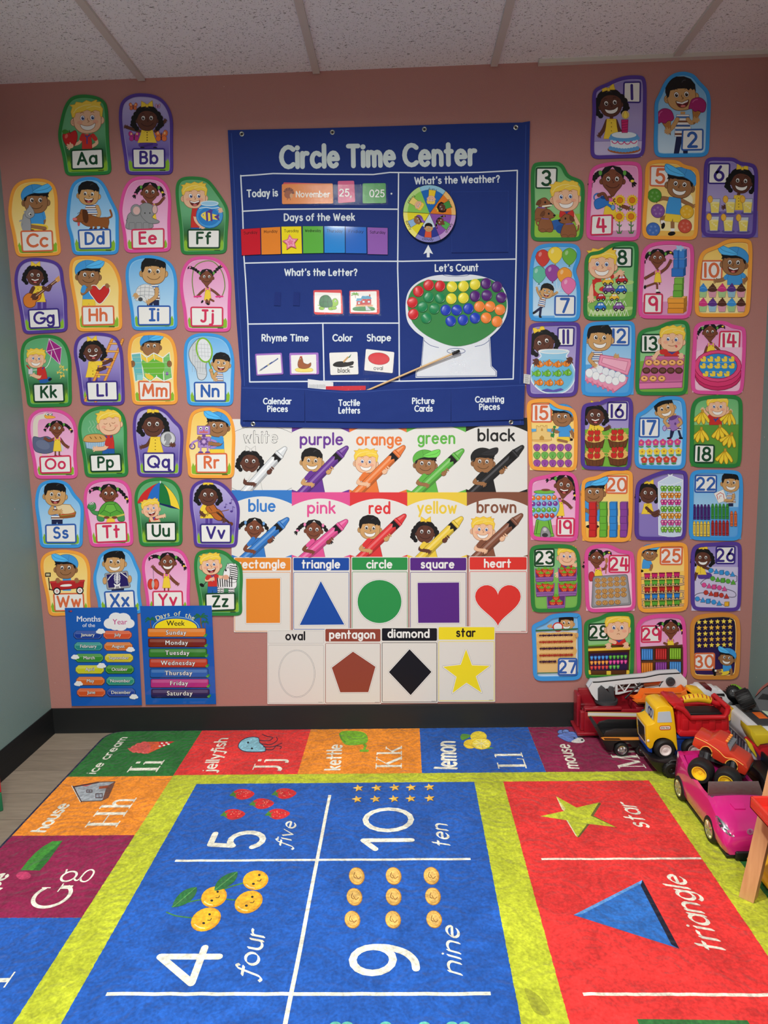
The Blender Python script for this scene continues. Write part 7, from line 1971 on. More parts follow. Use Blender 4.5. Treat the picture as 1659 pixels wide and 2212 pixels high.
for i in range(6):
 for j in (0,1):
  x, y = 430 + 5.2 * i + j * 214,669 + 82.3 * i; k = MC[i][j]; lt = tuple(min(255, int(v * .8 + 56)) for v in k); dk = tuple(int(v * .62) for v in k)
  P = [(x - 84, y - 31),(x + 84, y - 31),(x + 103, y - 12),(x + 103, y + 12),(x + 84, y + 31),(x - 84, y + 31),(x - 103, y + 12),(x - 103, y - 12)]
  c.P(P, dk); c.P([(p[0] * .96 + x * .04, p[1] * .9 + y * .1 - 2) for p in P], lt); c.P([(p[0] * .9 + x * .1, p[1] * .72 + y * .28) for p in P], k); c.P([(x - 80, y - 20),(x + 80, y - 20),(x + 90, y - 8),(x - 90, y - 6)], lt)
  c.bold(MN[i][j], x, y + 9,24,(240,240,240), off=.014, out=(24,26,34), ow=.05)
for x, y, s in ((524,642,.9),(738,772,.85),(342,826,.8),(530,888,.9),(366,1016,.85),(762,1110,.85)): cloud(c, x, y, s)
c.build('months_chart', M_CHART, 'blue glossy chart listing the months of the year', 'chart', 'blue calendar charts at the lower left')
c = Canvas(C4,.0075)
c.slab([(805,462),(1318,458),(1350,1165),(845,1168)],(26,92,184),.0006)
TX = 'Days of the'; 
for i, ch in enumerate(TX):
 if ch == ' ': continue
 a = -90 + (i - 5) * 5.6; c.bold(ch, 1060 + 255 * cos(radians(a)),786 + 255 * sin(radians(a)),36,(240,236,170), off=.006, rot=(a + 90) * .8)
c.L([(1062 + 165 * cos(radians(a)),620 + 80 * sin(radians(a))) for a in range(180,361,6)],4,(160,210,236))
c.P([(1062 + 152 * cos(radians(a)),620 + 68 * sin(radians(a))) for a in range(180,361,6)],(246,224,40)); c.bold('Week', 1060,602,38,(24,24,40), off=.012)
for x, y, s in ((880,560,1),(1240,540,1.3),(1270,578,.7)):
 c.L([(x + 6 * s, y + 60 * s),(x, y + 30 * s),(x, y)],7 * s, (120,84,50), sm=True)
 for a in (-160,-130,-60,-20,20,160): c.L([(x, y),(x + 22 * s * cos(radians(a)), y + 14 * s * sin(radians(a)) - 4),(x + 38 * s * cos(radians(a)), y + 26 * s * sin(radians(a)) + 6)],7 * s, (36,110,66), sm=True)
for i, (d, k) in enumerate((('Sunday', (226,126,44)),('Monday', (120,40,26)),('Tuesday', (48,124,44)),('Wednesday', (190,62,44)),('Thursday', (32,96,180)),('Friday', (180,48,130)),('Saturday', (40,34,90)))):
 x0, y = 862 + 4.4 * i, 652 + 72.4 * i; x1 = x0 + 412; lt = tuple(min(255, int(v * .8 + 50)) for v in k); dk = tuple(int(v * .45) for v in k)
 c.P(corner_round([(x0 - 3, y - 32),(x1 + 3, y - 32),(x1 + 3, y + 32),(x0 - 3, y + 32)],12), dk); c.P(corner_round([(x0, y - 29),(x1, y - 30),(x1, y + 27),(x0, y + 28)],10), k); c.P(corner_round([(x0 + 8, y - 25),(x1 - 8, y - 26),(x1 - 8, y - 4),(x0 + 8, y - 4)],8), lt)
 c.E(x1 + 2, y + 18,14,8,(60,140,60), rot=-40); c.E(x1 - 4, y + 24,10,6,(90,170,70), rot=20)
 c.bold(d, (x0 + x1) / 2 - 4, y + 14,33,(242,242,242), off=.02, track=1.16, out=(24,22,30), ow=.05)
c.build('weekdays_chart', M_CHART, 'blue glossy chart of weekday bars under a yellow sun', 'chart', 'blue calendar charts at the lower left')

# ------------------------------------------------------------------ the blue pocket chart
def vinyl():
 m = bpy.data.materials.new('clear_vinyl'); m.use_nodes = True; nt = m.node_tree
 nt.nodes.remove(nt.nodes['Principled BSDF']); out = nt.nodes['Material Output']
 t = nt.nodes.new('ShaderNodeBsdfTransparent'); g = nt.nodes.new('ShaderNodeBsdfGlossy'); g.inputs['Roughness'].default_value = .06
 mx = nt.nodes.new('ShaderNodeMixShader'); lw = nt.nodes.new('ShaderNodeFresnel'); lw.inputs[0].default_value = 1.3
 n = nt.nodes.new('ShaderNodeTexNoise'); n.inputs['Scale'].default_value = 30; bp = nt.nodes.new('ShaderNodeBump'); bp.inputs['Strength'].default_value = .2; bp.inputs['Distance'].default_value = .004
 nt.links.new(n.outputs['Fac'], bp.inputs['Height']); nt.links.new(bp.outputs[0], g.inputs['Normal'])
 nt.links.new(lw.outputs[0], mx.inputs[0]); nt.links.new(t.outputs[0], mx.inputs[1]); nt.links.new(g.outputs[0], mx.inputs[2]); nt.links.new(mx.outputs[0], out.inputs[0])
 return m
M_VINYL = vinyl()
CB = .008                                             # how far the chart's face stands off the wall
NAVYB = (26,52,126); CW = (226,236,242)
o = wall_at(820,600)
chart = empty('pocket_chart', (o.x, -CB, o.z), 'blue fabric pocket chart titled Circle Time Center hanging on the rose wall', 'chart')
PX = (0,0,1)
c = Canvas(PX, CB)
OUT = [(492,281),(680,277),(870,271.5),(1010,267),(1128,264.5),(1145,261.5),(1143,340),(1141,450),(1139,580),(1136,640),(1133,745),(1129,858),(1132,918),(980,922),(830,926),(680,924),(523,922),(519,915),(521,823),(511,697),(504.6,580),(501,462),(495,344)]
c.slab(OUT, NAVYB, .0016)
c.L([(500,288),(503,345),(509,462),(512,580),(519,697),(528,823),(527,915)],.7,(66,96,176)); c.L([(1136,270),(1133,450),(1131,580),(1126,745),(1122,858),(1124,914)],.7,(66,96,176))
for ln in ([(520,380),(552,378),(590,374.8),(700,376.5),(806,377),(842,372.5),(861,372.7),(950,373.5),(1033,372.5),(1117,368)],[(520,379),(524,454),(527,555),(531,610),(535.5,700),(539.4,825)],[(539.4,825),(700,823.5),(862,823.4),(1000,821),(1108.5,818.6)],[(1117.5,368),(1114.9,558.6),(1112,690),(1108.5,818.6)],[(861,373),(859,580),(862,697),(862.6,823)],[(523.5,456.4),(600,452),(730,451),(858.5,452)],[(528,568.5),(630,566),(727,564),(870,564.5),(1114,559.6)],[(536.6,700),(700,698),(860.8,698)],[(697.4,700),(700,822)]):
 c.L(ln, 2.8,(224,234,244))
fit(c, 'Circle Time Center', 603,1031,361,43,(214,228,228),.235, rot=-.9)
for t, x0, x1, y, h, r in (('Today is', 533,601,425.5,14.5,-2),("Days of the Week", 613,767,476.5,14,-.3),("What's the Weather?", 895,1080,397.5,14,-1.3),("What's the Letter?", 614,772,595,13.5,0),("Let's Count", 939,1034,586,14,-.8),('Rhyme Time', 565,667,736.5,13.5,0),('Color', 718,762,736.5,13.5,0),('Shape', 792,845,736.5,13.5,-.5)):
 fit(c, t, x0, x1, y, h, CW, .21, rot=r)
c.E(845.6,418.5,2,2, CW); c.P([(925,529),(935.5,549),(928,546),(928,556),(922,556),(922,546),(914.5,549)],(236,242,246))
for q in ([(975,415),(1098,413)],[(1098,413),(1097,545)],[(975,415),(976,546)]):
 n = 40; [c.L([(q[0][0] + (q[1][0] - q[0][0]) * k / n, q[0][1] + (q[1][1] - q[0][1]) * k / n),(q[0][0] + (q[1][0] - q[0][0]) * (k + .5) / n, q[0][1] + (q[1][1] - q[0][1]) * (k + .5) / n)],.6,(60,94,186), cap=False) for k in range(n)]
c.L([(975.5,546),(1097,545)],1.2,(20,40,110))
for x, y in ((600,646),(641,646)): c.P([(x - 6, y - 15),(x + 7, y - 14),(x + 6, y + 15),(x - 8, y + 14)],(22,44,118))
c.ox, c.oy, c.sc = D4                                 # the printed gumball machine
c.P(smooth_path([(425,850),(330,780),(255,680),(232,540),(245,400),(300,300),(400,228),(520,185),(660,170),(780,180),(920,168),(1060,188),(1190,236),(1290,310),(1335,440),(1330,600),(1260,740),(1148,850)], False) + [(1165,1160),(1222,1215),(1222,1275),(340,1288),(342,1218),(400,1150)],(226,232,240))
for ln in ([(640,172),(700,185),(800,188),(890,180),(925,166)],[(428,880),(500,935),(590,960)],[(985,950),(1080,925),(1140,880)],[(430,860),(405,1160),(352,1225),(350,1275),(1212,1266),(1212,1222),(1158,1165),(1138,860)]): c.L(ln, 5,(40,62,130), sm=len(ln) < 6)
c.L(ell(780,998,98,30),5,(40,62,130), closed=True); c.L([(730,995),(830,1010)],5,(40,62,130))
c.build('backing', M_FABRIC, parent=chart)
g = Canvas(D4, CB + .0048); g.slab(smooth_path([(500,225),(620,237),(780,242),(930,227),(1100,207),(1200,245),(1280,310),(1325,430),(1320,560),(1240,720),(1140,820),(1000,900),(830,942),(700,932),(560,880),(420,800),(310,690),(262,560),(258,430),(310,320),(400,250)], True, 3),(62,138,76),.0015, back=CB)
g.build('felt_panel', M_FABRIC, parent=chart, label='green felt globe panel')
# the row of four pockets along the foot, each standing a little proud
tops = [(523,834),(575,834.5),(658,837),(700,841),(747,844),(800,842),(836,838.5),(905,836.5),(974,835),(1055,832),(1134,828)]
def pocket(i0, i1, a, b, words):
 c = Canvas(PX, CB + .007)
 t = tops[i0:i1 + 1]
 c.slab(t + [(b[0], b[1]),(a[0], a[1])], NAVYB, .0012)
 c.L([(p[0], p[1] + 4) for p in t],.6,(70,100,180))
 for w in words: fit(c, *w[:4],12, CW, .21, rot=w[4])
 vb = []
 c.build('pocket', M_FABRIC, parent=chart)
 # gusset: the pocket's sides and foot reach back to the chart
 m = MB()
 p = [wall_at(*q, CB + .006) for q in (t[0], a, b, t[-1])]
 for u, v in zip(p, p[1:]):
  m.quads([u, v, Vector((v.x, -CB, v.z)), Vector((u.x, -CB, u.z))],[(0,1,2,3)])
 return m
gm = [pocket(0,2,(524,908),(658,910),[('Calendar', 568,630,872.5,0),('Pieces', 577,622,889,0)]), pocket(2,6,(660,910),(838,912),[('Tactile', 731,778,876,0),('Letters', 731,778,892.5,0)]),
      pocket(6,8,(838,912),(974,911),[('Picture', 890,939,872,-.5),('Cards', 895,935,888.5,-.5)]), pocket(8,10,(975,911),(1131,906),[('Counting', 1026,1089,869,-1.2),('Pieces', 1035,1080,885,-1.2)])]
M_NAVY = plastic(NAVYB, .8)
for m in gm:
 q = m.build('pocket_gusset', M_NAVY, chart); q.matrix_parent_inverse = Matrix.Translation(chart.location).inverted()
M_STEEL = plastic((196,196,192),.25,1.0)
for x, y in ((522.3,289.5),(718,285.7),(916.8,279.3),(1114.3,275.5),(546.5,916),(1104,912)):
 p = wall_at(x, y, CB + .0002); m = MB()
 rot = Matrix.Translation(p) @ Matrix.Rotation(radians(90),4, 'X')
 m.lathe([(.0042,.0),(.0042,.0012),(.0062,.002),(.0082,.0012),(.0086,.0)],24, rot); q = m.build('grommet', M_STEEL, chart, 'silver eyelet'); q.matrix_parent_inverse = Matrix.Translation(chart.location).inverted()
 m = MB(); m.lathe([(0,.0004),(.0042,.0004)],18, rot); h = m.build('grommet_hole', plastic((30,24,24),.7), q)
 h.matrix_parent_inverse = q.matrix_world.inverted() if False else Matrix()
cm = Canvas(D4, CB + .0006); cm.slab([(1517,1245),(1588,1255),(1580,1358),(1512,1345)],(214,216,216),.0004)
for k in range(9): cm.L([(1528,1258 + 10 * k),(1575 - 6 * (k % 3),1262 + 10 * k)],3,(120,122,124))
cm.build('care_tag', M_POSTER, parent=chart, label='white care tag')
# clear vinyl pockets
def clear(crop, pts, off):
 m = Canvas(crop, off); m.face(pts, (255,255,255)); m.build('clear_pocket', M_VINYL, parent=chart, label='clear vinyl pocket')
clear(D1,[(540,632),(1520,632),(1524,818),(540,822)], CB + .006)
for q in ([(770,340),(1058,340),(1065,535),(762,538)],[(1112,345),(1405,345),(1410,530),(1105,532)],[(205,925),(500,918),(505,1100),(215,1110)],[(540,915),(840,912),(845,1100),(540,1105)],[(915,920),(1205,915),(1210,1095),(915,1100)],[(1240,915),(1535,915),(1540,1085),(1240,1092)]): clear(D3, q, CB + .006)
clear(D4,[(690,1085),(888,1085),(888,1245),(690,1245)], CB + .0055)
# weather wheel: a thick disc on a rivet
wc, wr = (455,1098),(298,326)
wheel = Canvas(D2, CB + .012); pt = lambda a, k=1: (wc[0] + wr[0] * k * cos(radians(a)), wc[1] + wr[1] * k * sin(radians(a)))
wheel.slab([pt(a) for a in range(0,360,6)],(24,24,28),.007)
bounds = [-113,-52,3,65,123,183,247]
secs = ((30,110,196),(150,206,232), 'rainy'),((232,130,44),(244,196,120), 'windy'),((140,84,172),(196,160,214), 'snowy'),((46,60,150),(140,140,206), 'cloudy'),((236,224,50),(246,240,130), 'sunny'),((140,206,90),(190,228,140), 'foggy')
for i, (k, l, w) in enumerate(secs):
 a, b = bounds[i], bounds[i + 1]; n = 10
 rim = [pt(a + (b - a) * j / n, .985) for j in range(n + 1)]; rim2 = [pt(a + (b - a) * j / n, .83) for j in range(n + 1)]
 wheel.P([wc] + rim, l); wheel.P([wc] + rim2, k); mid = (a + b) / 2
 if w == 'cloudy': wheel.P([wc] + [pt(a + (b - a) * j / n, .5) for j in range(n + 1)],(206,226,236))
 ra = mid - 90; q = pt(mid, .9); wheel.text(w, *pt(mid, .87 + (.05 if 0 < mid < 180 else .0)),30, BLK, w=.13, rot=ra if 0 < mid < 180 else ra)
 hx, hy = pt(mid, .5); kd = ('blond', 'curly', 'pig', 'bowl', 'cap', 'blond')[i]; sh = ((244,210,50),(70,150,70),(90,180,90),(226,90,60),(150,190,230),(246,220,120))[i]
 wheel.push(hx, hy, 1, ra); wheel.P([(-34,30),(34,30),(40,105),(-40,105)], sh, out=(90,60,40), lw=3); wheel.pop()
 head(wheel, kd, hx, hy, 42, ra, 'smile', cap=(120,80,160))
 wheel.L([wc, pt(a, .985)],3,(40,40,44))
wheel.build('weather_wheel', M_CHART, parent=chart, label='round weather wheel of six picture wedges')
p = wall_at(840 + 455 * .19289,250 + 1098 * .19289, CB + .012); m = MB(); m.lathe([(.0045,0),(.0042,.0015),(0,.0028)],16, Matrix.Translation(p) @ Matrix.Rotation(radians(90),4, 'X'))
q = m.build('rivet', M_STEEL, chart, 'silver rivet'); q.matrix_parent_inverse = Matrix.Translation(chart.location).inverted()

# the strip of seven weekday panels, hooked on over the chart
DP = (('Sunday', [(170,1042),(350,1030),(355,1275),(178,1285)],(204,30,48)),('Monday', [(355,1030),(535,1020),(540,1272),(360,1277)],(236,138,50)),('Tuesday', [(542,1018),(728,1015),(735,1267),(548,1270)],(248,228,40)),('Wednesday', [(738,1014),(928,1014),(932,1263),(742,1266)],(98,184,70)),('Thursday', [(936,1014),(1128,1017),(1130,1262),(938,1262)],(40,142,224)),('Friday', [(1132,1018),(1325,1022),(1328,1267),(1132,1264)],(44,112,208)),('Saturday', [(1332,1024),(1522,1030),(1522,1277),(1335,1273)],(150,98,184)))
p = wall_at(680,520); strip = empty('weekday_strip', (p.x, -CB - .002, p.z), 'strip of seven coloured weekday panels across the pocket chart', 'strip')
for d, q, k in DP:
 c = Canvas(D1, CB + .0042); c.slab(q, (20,20,24),.0022); c.P(inset(q, 2.5), k)
 x0, y0 = q[0]; x1, y1 = q[1]
 fit(c, d, x0 + 40 - len(d) * 2, x1 - 38 + len(d) * 2,(y0 + y1) / 2 + 54,25, BLK, .13, rot=degrees_(atan2(y1 - y0, x1 - x0)))
 c.build('day_panel', M_CHART, parent=strip, label='%s panel' % d)
def starp(cx, cy, r, k=.52, a0=-98): return [(cx + (r if i % 2 == 0 else r * k) * cos(radians(a0 + 36 * i)), cy + (r if i % 2 == 0 else r * k) * sin(radians(a0 + 36 * i))) for i in range(10)]
c = Canvas(D1, CB + .009); c.slab(starp(627,1163,76),(150,40,90),.0046); c.P(starp(627,1163,74),(222,84,130)); c.P(starp(627,1163,52),(246,176,200)); c.P(starp(627,1163,38),(226,96,142)); c.build('star_marker', M_CARD, 'pink star marker stuck on the yellow Tuesday panel', 'star')

# cards standing in the clear pockets
def pcard(crop, pts, col, art, label, z=0, r=12, inner=None):
 c = Canvas(crop, CB + .0032 + z); c.slab(corner_round(pts, r), col, .0007)
 if inner: c.P(corner_round(inner, 8),(240,239,234))
 if art: art(c)
 c.build('picture_card', M_CARD, label, 'card', 'cards in the pocket chart')
def nov(c):
 for k in range(9): a = 200 + 20 * k; c.E(612 + 34 * cos(radians(a)),710 + 34 * sin(radians(a)),18,9,(150,74,40) if k % 2 else (116,54,32), rot=a)
 c.E(608,725,38,36,(160,82,44)); c.E(635,735,14,22,(214,160,110)); c.L([(600,762),(598,775)],4,(70,50,30)); c.L([(625,762),(628,775)],4,(70,50,30)); fit(c, 'November', 676,992,747,52,(240,236,226),.18)
pcard(D1,[(562,612),(1016,625),(1020,800),(562,800)],(206,60,80), None, 'red card peeking out behind the orange November card', -.0012)
pcard(D1,[(548,628),(1016,622),(1020,806),(550,812)],(234,136,52), nov, 'orange November card with a brown turkey')
pcard(D1,[(1062,600),(1212,597),(1222,792),(1065,803)],(206,34,116), lambda c: fit(c, '25,', 1074,1190,738,62,(240,240,240),.17), 'pink date card reading 25')
pcard(D1,[(1290,622),(1402,620),(1402,803),(1290,805)],(74,168,84), None, 'green card left of the year digits', -.001)
pcard(D1,[(1395,620),(1503,620),(1506,802),(1392,804)],(66,160,76), lambda c: fit(c, '025', 1352,1492,745,62,(236,240,236),.16), 'green year card showing 025')
def turtle(c):
 g = (146,200,66); o = (50,110,40)
 for x, y in ((852,462),(938,465),(966,460)): c.E(x, y, 26,16, g, out=o, lw=3)
 c.P([(935,435),(955,380),(985,370),(1006,400),(1000,432),(965,450)], g, sm=True, out=o, lw=3); c.E(980,395,7,9, WHT); c.E(982,397,4,5, BLK); c.L([(838,440),(815,432)],7, g)
 c.P([(832,435),(836,370),(870,342),(915,345),(944,385),(950,440),(890,455)],(40,120,60), sm=True, out=(20,70,36), lw=4)
 for ln in ([(870,345),(868,400),(838,410)],[(868,400),(905,402),(915,345)],[(905,402),(945,400)],[(868,400),(862,450)],[(905,402),(915,450)]): c.L(ln, 3,(20,70,36))
pcard(D3,[(772,292),(1040,288),(1052,515),(800,522),(778,510)],(214,40,52), turtle, 'red bordered card with a green turtle', inner=[(784,310),(1030,318),(1034,508),(784,498)])
def hous(c):
 c.P([(1165,450),(1330,450),(1338,485),(1160,485)],(60,140,70), sm=True); c.R(1180,395,1225,432,(196,50,50)); c.R(1222,372,1318,435,(196,50,50)); c.P([(1172,395),(1182,368),(1228,368),(1228,392)],(70,150,190)); c.P([(1218,376),(1232,345),(1308,345),(1322,374)],(70,150,190)); c.R(1298,332,1310,352,(196,60,50))
 for x, y in ((1192,405),(1235,392),(1285,392)): c.R(x, y, x + 22, y + 18,(214,232,240), out=(90,60,60), lw=2)
 c.R(1172,430,1335,446,(230,170,120)); c.P([(1262,440),(1275,440),(1318,482),(1268,482)],(200,210,214))
 for a in (-150,-110,-60,-20,20,160): c.L([(1165,330),(1165 + 26 * cos(radians(a)),330 + 16 * sin(radians(a))),(1165 + 34 * cos(radians(a)),336 + 20 * sin(radians(a)))],7,(110,180,60))
 c.L([(1165,332),(1172,368)],4,(140,100,50))
pcard(D3,[(1112,296),(1392,290),(1398,508),(1385,518),(1115,512)],(210,38,50), hous, 'red bordered card with a red house and palm', inner=[(1122,306),(1368,302),(1372,502),(1124,500)])
def pen(c): c.L([(275,1045),(435,938)],13,(60,84,150)); c.L([(275,1045),(300,1028)],14,(120,130,150)); c.L([(264,1054),(276,1046)],6,(150,150,140)); c.L([(385,968),(432,934)],5,(200,206,214)); c.L([(344,998),(352,993)],14,(200,190,140))
pcard(D3,[(222,892),(474,882),(490,1085),(236,1098)],(160,110,196), pen, 'purple bordered card with a blue pen', inner=[(234,908),(462,898),(474,1072),(246,1085)])
def hen(c):
 c.P([(600,1040),(640,1025),(740,1025),(770,1045),(740,1062),(630,1062)],(246,226,120), sm=True, out=(200,170,60), lw=3); c.P([(640,940),(668,935),(680,975),(720,990),(748,975),(745,1010),(700,1032),(640,1025),(625,990)],(164,92,56), sm=True, out=(96,48,28), lw=3)
 c.E(655,940,16,22,(164,92,56)); c.P([(645,922),(650,910),(658,918),(664,910),(668,925)],(206,50,50)); c.P([(642,942),(630,948),(642,954)],(240,170,60)); c.E(650,938,4,4, WHT); c.E(650,938,2,2, BLK)
pcard(D3,[(546,884),(820,880),(826,1085),(552,1092)],(166,114,200), hen, 'purple bordered card with a brown hen', inner=[(560,905),(798,898),(802,1078),(566,1078)])
def ink(c): c.P([(956,995),(985,970),(1040,962),(1090,972),(1148,962),(1150,990),(1120,1005),(1040,1018),(975,1012)], BLK, sm=True); c.E(1130,1015,22,7, BLK); c.L([(1060,965),(1098,925)],17,(206,160,100)); c.P([(1095,935),(1108,918),(1132,892),(1118,925)],(50,120,80)); fit(c, 'black', 1002,1118,1068,38, BLK, .15)
pcard(D3,[(922,882),(1188,874),(1198,1085),(934,1092)],(238,237,232), ink, 'white card with spilled ink and the word black')
pcard(D3,[(1268,846),(1536,876),(1520,1074),(1252,1048)],(238,237,232), lambda c: (c.E(1390,938,101,57,(218,54,62), rot=4, out=(130,60,60), lw=3), fit(c, 'oval', 1340,1428,1042,34, BLK, .14, rot=2)), 'white card with a red oval')

# counting discs pressed on the green felt
DISC = {'red': ((214,34,44),[(482,282, 'upper, second from left'),(605,292, 'upper right, beside a yellow one'),(370,350, 'third lowest, at upper left'),(305,470, 'second lowest, at far left'),(315,597, 'lowest, at far left')]),
 'green': ((20,140,84),[(482,412, 'top left of its five'),(605,420, 'top right, touching a yellow one'),(415,518, 'middle left of its five'),(543,538, 'middle right of its five'),(456,640, 'lowest of its five')]),
 'yellow': ((238,226,60),[(735,300, 'top left of its five'),(860,295, 'top middle of its five'),(985,275, 'top right of its five'),(728,430, 'lower left of its five'),(860,422, 'lower right of its five')]),
 'purple': ((86,24,122),[(1105,265, 'topmost of its five'),(1222,300, 'upper right of its five'),(985,402, 'leftmost of its five'),(1112,393, 'centre of its five'),(1270,415, 'rightmost of its five')]),
 'blue': ((24,62,190),[(668,553, 'upper left of its six'),(787,553, 'upper middle of its six'),(913,537, 'upper right of its six'),(722,672, 'lower left of its six'),(855,660, 'lower middle of its six'),(985,640, 'lower right of its six')]),
 'orange': ((248,140,60),[(1033,515, 'upper left of its five'),(1148,515, 'upper middle of its five'),(1257,550, 'upper right of its five'),(1105,638, 'lower left of its five'),(1223,677, 'lower right of its five')])}
def satin(col):
 m, nt, b = new_mat('satin'); b.inputs['Base Color'].default_value = rgb(col); b.inputs['Roughness'].default_value = .36; b.inputs['Anisotropic'].default_value = .7; b.inputs['Sheen Weight'].default_value = .2
 noise_bump(nt, b, 60,.12,.004); return m
for k, (col, ps) in DISC.items():
 mat = satin(col); src = None
 for x, y, lab in ps:
  p = wall_at(830 + x * .19892,560 + y * .19892, CB + .005)
  if src is None:
   m = MB(); r = .0186; m.lathe([(0,0),(r, 0),(r * 1.02,.0018),(r * .94,.0034),(r * .86,.003),(r * .8,.0046),(r * .5,.0062),(0,.0068)],32, Matrix.Rotation(radians(90),4, 'X'))
   o = src = m.build('counting_disc', mat)
  else: o = src.copy(); COL.objects.link(o)
  o.location = p; o.rotation_euler = (0, random.uniform(0,6.28),0); tag(o, '%s satin counting disc, %s' % (k, lab), 'disc', 'satin counting discs on the green felt')

# pointer stick and the things in the second pocket
a, b, e = wall_at(797,842, CB + .003), wall_at(978,764, CB + .018), wall_at(993,757.5, CB + .019)
a0 = a + (a - b) * .12
st = empty('pointer_stick', b, 'long wooden pointer stick with black tip leaning across the chart', 'pointer')
inv = Matrix.Translation(st.location).inverted()
m = MB(); m.tube([a0, a, b],.0036,12); q = m.build('stick', plastic((222,186,134),.5), st); q.matrix_parent_inverse = inv
m = MB(); m.tube([b + (b - e) * .1, e + (b - e) * .1, e],[.0052,.0052,.0036],12); q = m.build('rubber_tip', plastic((20,20,22),.5), st, 'black rubber tip'); q.matrix_parent_inverse = inv
c = Canvas(D3, CB + .0028); c.slab([(720,1130),(960,1160),(960,1300),(720,1300)],(226,228,230),.0005)
for k in range(14): c.L([(738 + 11 * k, 1182 + k % 3),(738 + 11 * k, 1212)],4,(150,152,156))
c.build('paper_slip', M_POSTER, 'white printed slip sticking out of the Tactile Letters pocket', 'paper')
c = Canvas(D3, CB + .0042); c.slab([(890,1198),(1266,1193),(1266,1300),(890,1300)],(206,34,52),.0008); c.build('letter_set', M_CARD, 'red letter card in a bag in the pocket', 'card')
c = Canvas(D3, CB + .0052); c.face([(858,1118),(900,1128),(1010,1152),(1200,1150),(1215,1122),(1295,1115),(1300,1215),(1285,1300),(862,1300)],(255,255,255))
o = c.build('plastic_bag', M_VINYL, 'clear crinkled bag around the red letter card', 'bag')
# ------------------------------------------------------------------ the heap of toys
G1, G2, G3, G4, G5, G6, G8 = (1230,1450,.16275),(1370,1490,.14467),(1480,1440,.1079),(1540,1520,.09043),(1380,1580,.16818),(1560,1700,.11758),(1400,1580,.17175)
def pw(crop, pts, y):
 out = []
 for x, v in pts:
  p = wall_at(crop[0] + x * crop[2], crop[1] + v * crop[2],-y); out.append((p.x, p.z))
 return out
def on_plane(crop, pts, P0, n):
 r = []
 for x, v in pts:
  d = ray(crop[0] + x * crop[2], crop[1] + v * crop[2]); r.append(EYE + d * ((P0 - EYE).dot(n) / d.dot(n)))
 return r
def put(m, name, mat, par, label=None, sub=None):
 o = m.build(name, mat, par, label)
 root = par.location if sub is None else Vector((0,0,0))
 o.matrix_parent_inverse = Matrix.Translation(-par.location) if sub is None else Matrix()
 return o
def sub(m, name, mat, part, label=None):              # a sub-part: its part's mesh already sits in world coordinates
 return m.build(name, mat, part, label)
def shape(par, name, crop, pts, y0, y1, mat, bev=.002, label=None, sm=False):
 m = MB()
 if sm: pts = smooth_path(pts, True, 3)
 m.prism(pw(crop, pts, y0), y0, y1, 'y', bev); return put(m, name, mat, par, label)
BLACK, DGREY = plastic((22,21,23),.45), plastic((62,63,66),.5)
RUBBER, CHROME = plastic((20,20,21),.6), plastic((206,206,208),.2,1.0)
def wheel(par, c, r, w, axis, hubmat, hr=.55, tread=0, dish=.3, spokes=0, rub=None):
 """tyre with its hubcap; axis = outward direction"""
 c = Vector(c); ax = Vector(axis).normalized(); M = Matrix.Translation(c) @ ax.to_track_quat('Z', 'X').to_matrix().to_4x4()
 m = MB(); h = w / 2
 m.lathe([(r * hr * .96, h * .9),(r * hr, h),(r * .82, h),(r * .95, h * .72),(r, h * .3),(r, -h * .3),(r * .95,-h * .72),(r * .8,-h),(0,-h)],32, M)
 if tread:
  for k in range(tread):
   m.box(r * .97, r * 1.04,-r * .07, r * .07,-h * .8, h * .8, mat=M @ Matrix.Rotation(2 * pi * k / tread, 4, 'Z') @ Matrix.Translation((0,0,0)))
 o = put(m, 'wheel', rub or RUBBER, par)
 m = MB(); d = h * (1 - dish)
 m.lathe([(r * hr * .98, h * .95),(r * hr * .86, h * .96),(r * hr * .7, d),(r * hr * .3, d + h * .06),(r * hr * .22, d + h * .16),(0, d + h * .18)],28, M)
 for k in range(spokes): m.box(r * hr * .15, r * hr * .9,-r * .05, r * .05, d, h * 1.02, mat=M @ Matrix.Rotation(2 * pi * k / spokes, 4, 'Z'))
 sub(m, 'hubcap', hubmat, o); return o

# red fire truck along the wall
Y1 = -.118
ft = empty('toy_fire_truck', (2.33,-.06,.009), 'big dark red toy fire truck with white ladder against the wall', 'toy truck')
FR = plastic((150,18,34),.35, coat=.3)
m = MB(); m.box(2.035,2.47, Y1 - .006,-.014,.022,.034,.003); m.box(2.062,2.46, Y1, Y1 + .012,.034,.12,.002); m.box(2.062,2.46,-.026,-.014,.034,.165,.003); m.box(2.066,2.455, Y1 + .002,-.028,.036,.097,.002)
m.box(2.062,2.2, Y1, Y1 + .022,.11,.128,.004); m.box(2.25,2.46, Y1 + .001,-.02,.1,.128,.004); m.box(2.045,2.06,-.075,-.02,.034,.16,.004); m.box(2.05,2.07, Y1 + .01, Y1 + .03,.034,.11,.004)
put(m, 'body', FR, ft)
c = Canvas(G1,-Y1 + .0006); c.P([(245,538),(1045,552),(1045,610),(245,598)],(214,186,112)); c.P([(245,550),(1045,562),(1045,598),(245,588)],(226,224,216)); c.build('side_stripe', M_CARD, parent=ft, label='white and gold side stripe')
for x in (2.13,2.2,2.33,2.43): wheel(ft, (x, Y1 + .006,.0315),.022,.02,(0,-1,0), BLACK)
Y2 = -.07
WH = plastic((226,227,228),.4)
top = [(310,140),(390,138),(770,95),(1010,75),(1200,35),(1470,20),(1560,120),(1560,200),(1200,226),(1258,130),(900,158),(610,184),(600,212),(480,232),(385,390),(345,375),(290,300),(255,225)]
m = MB()
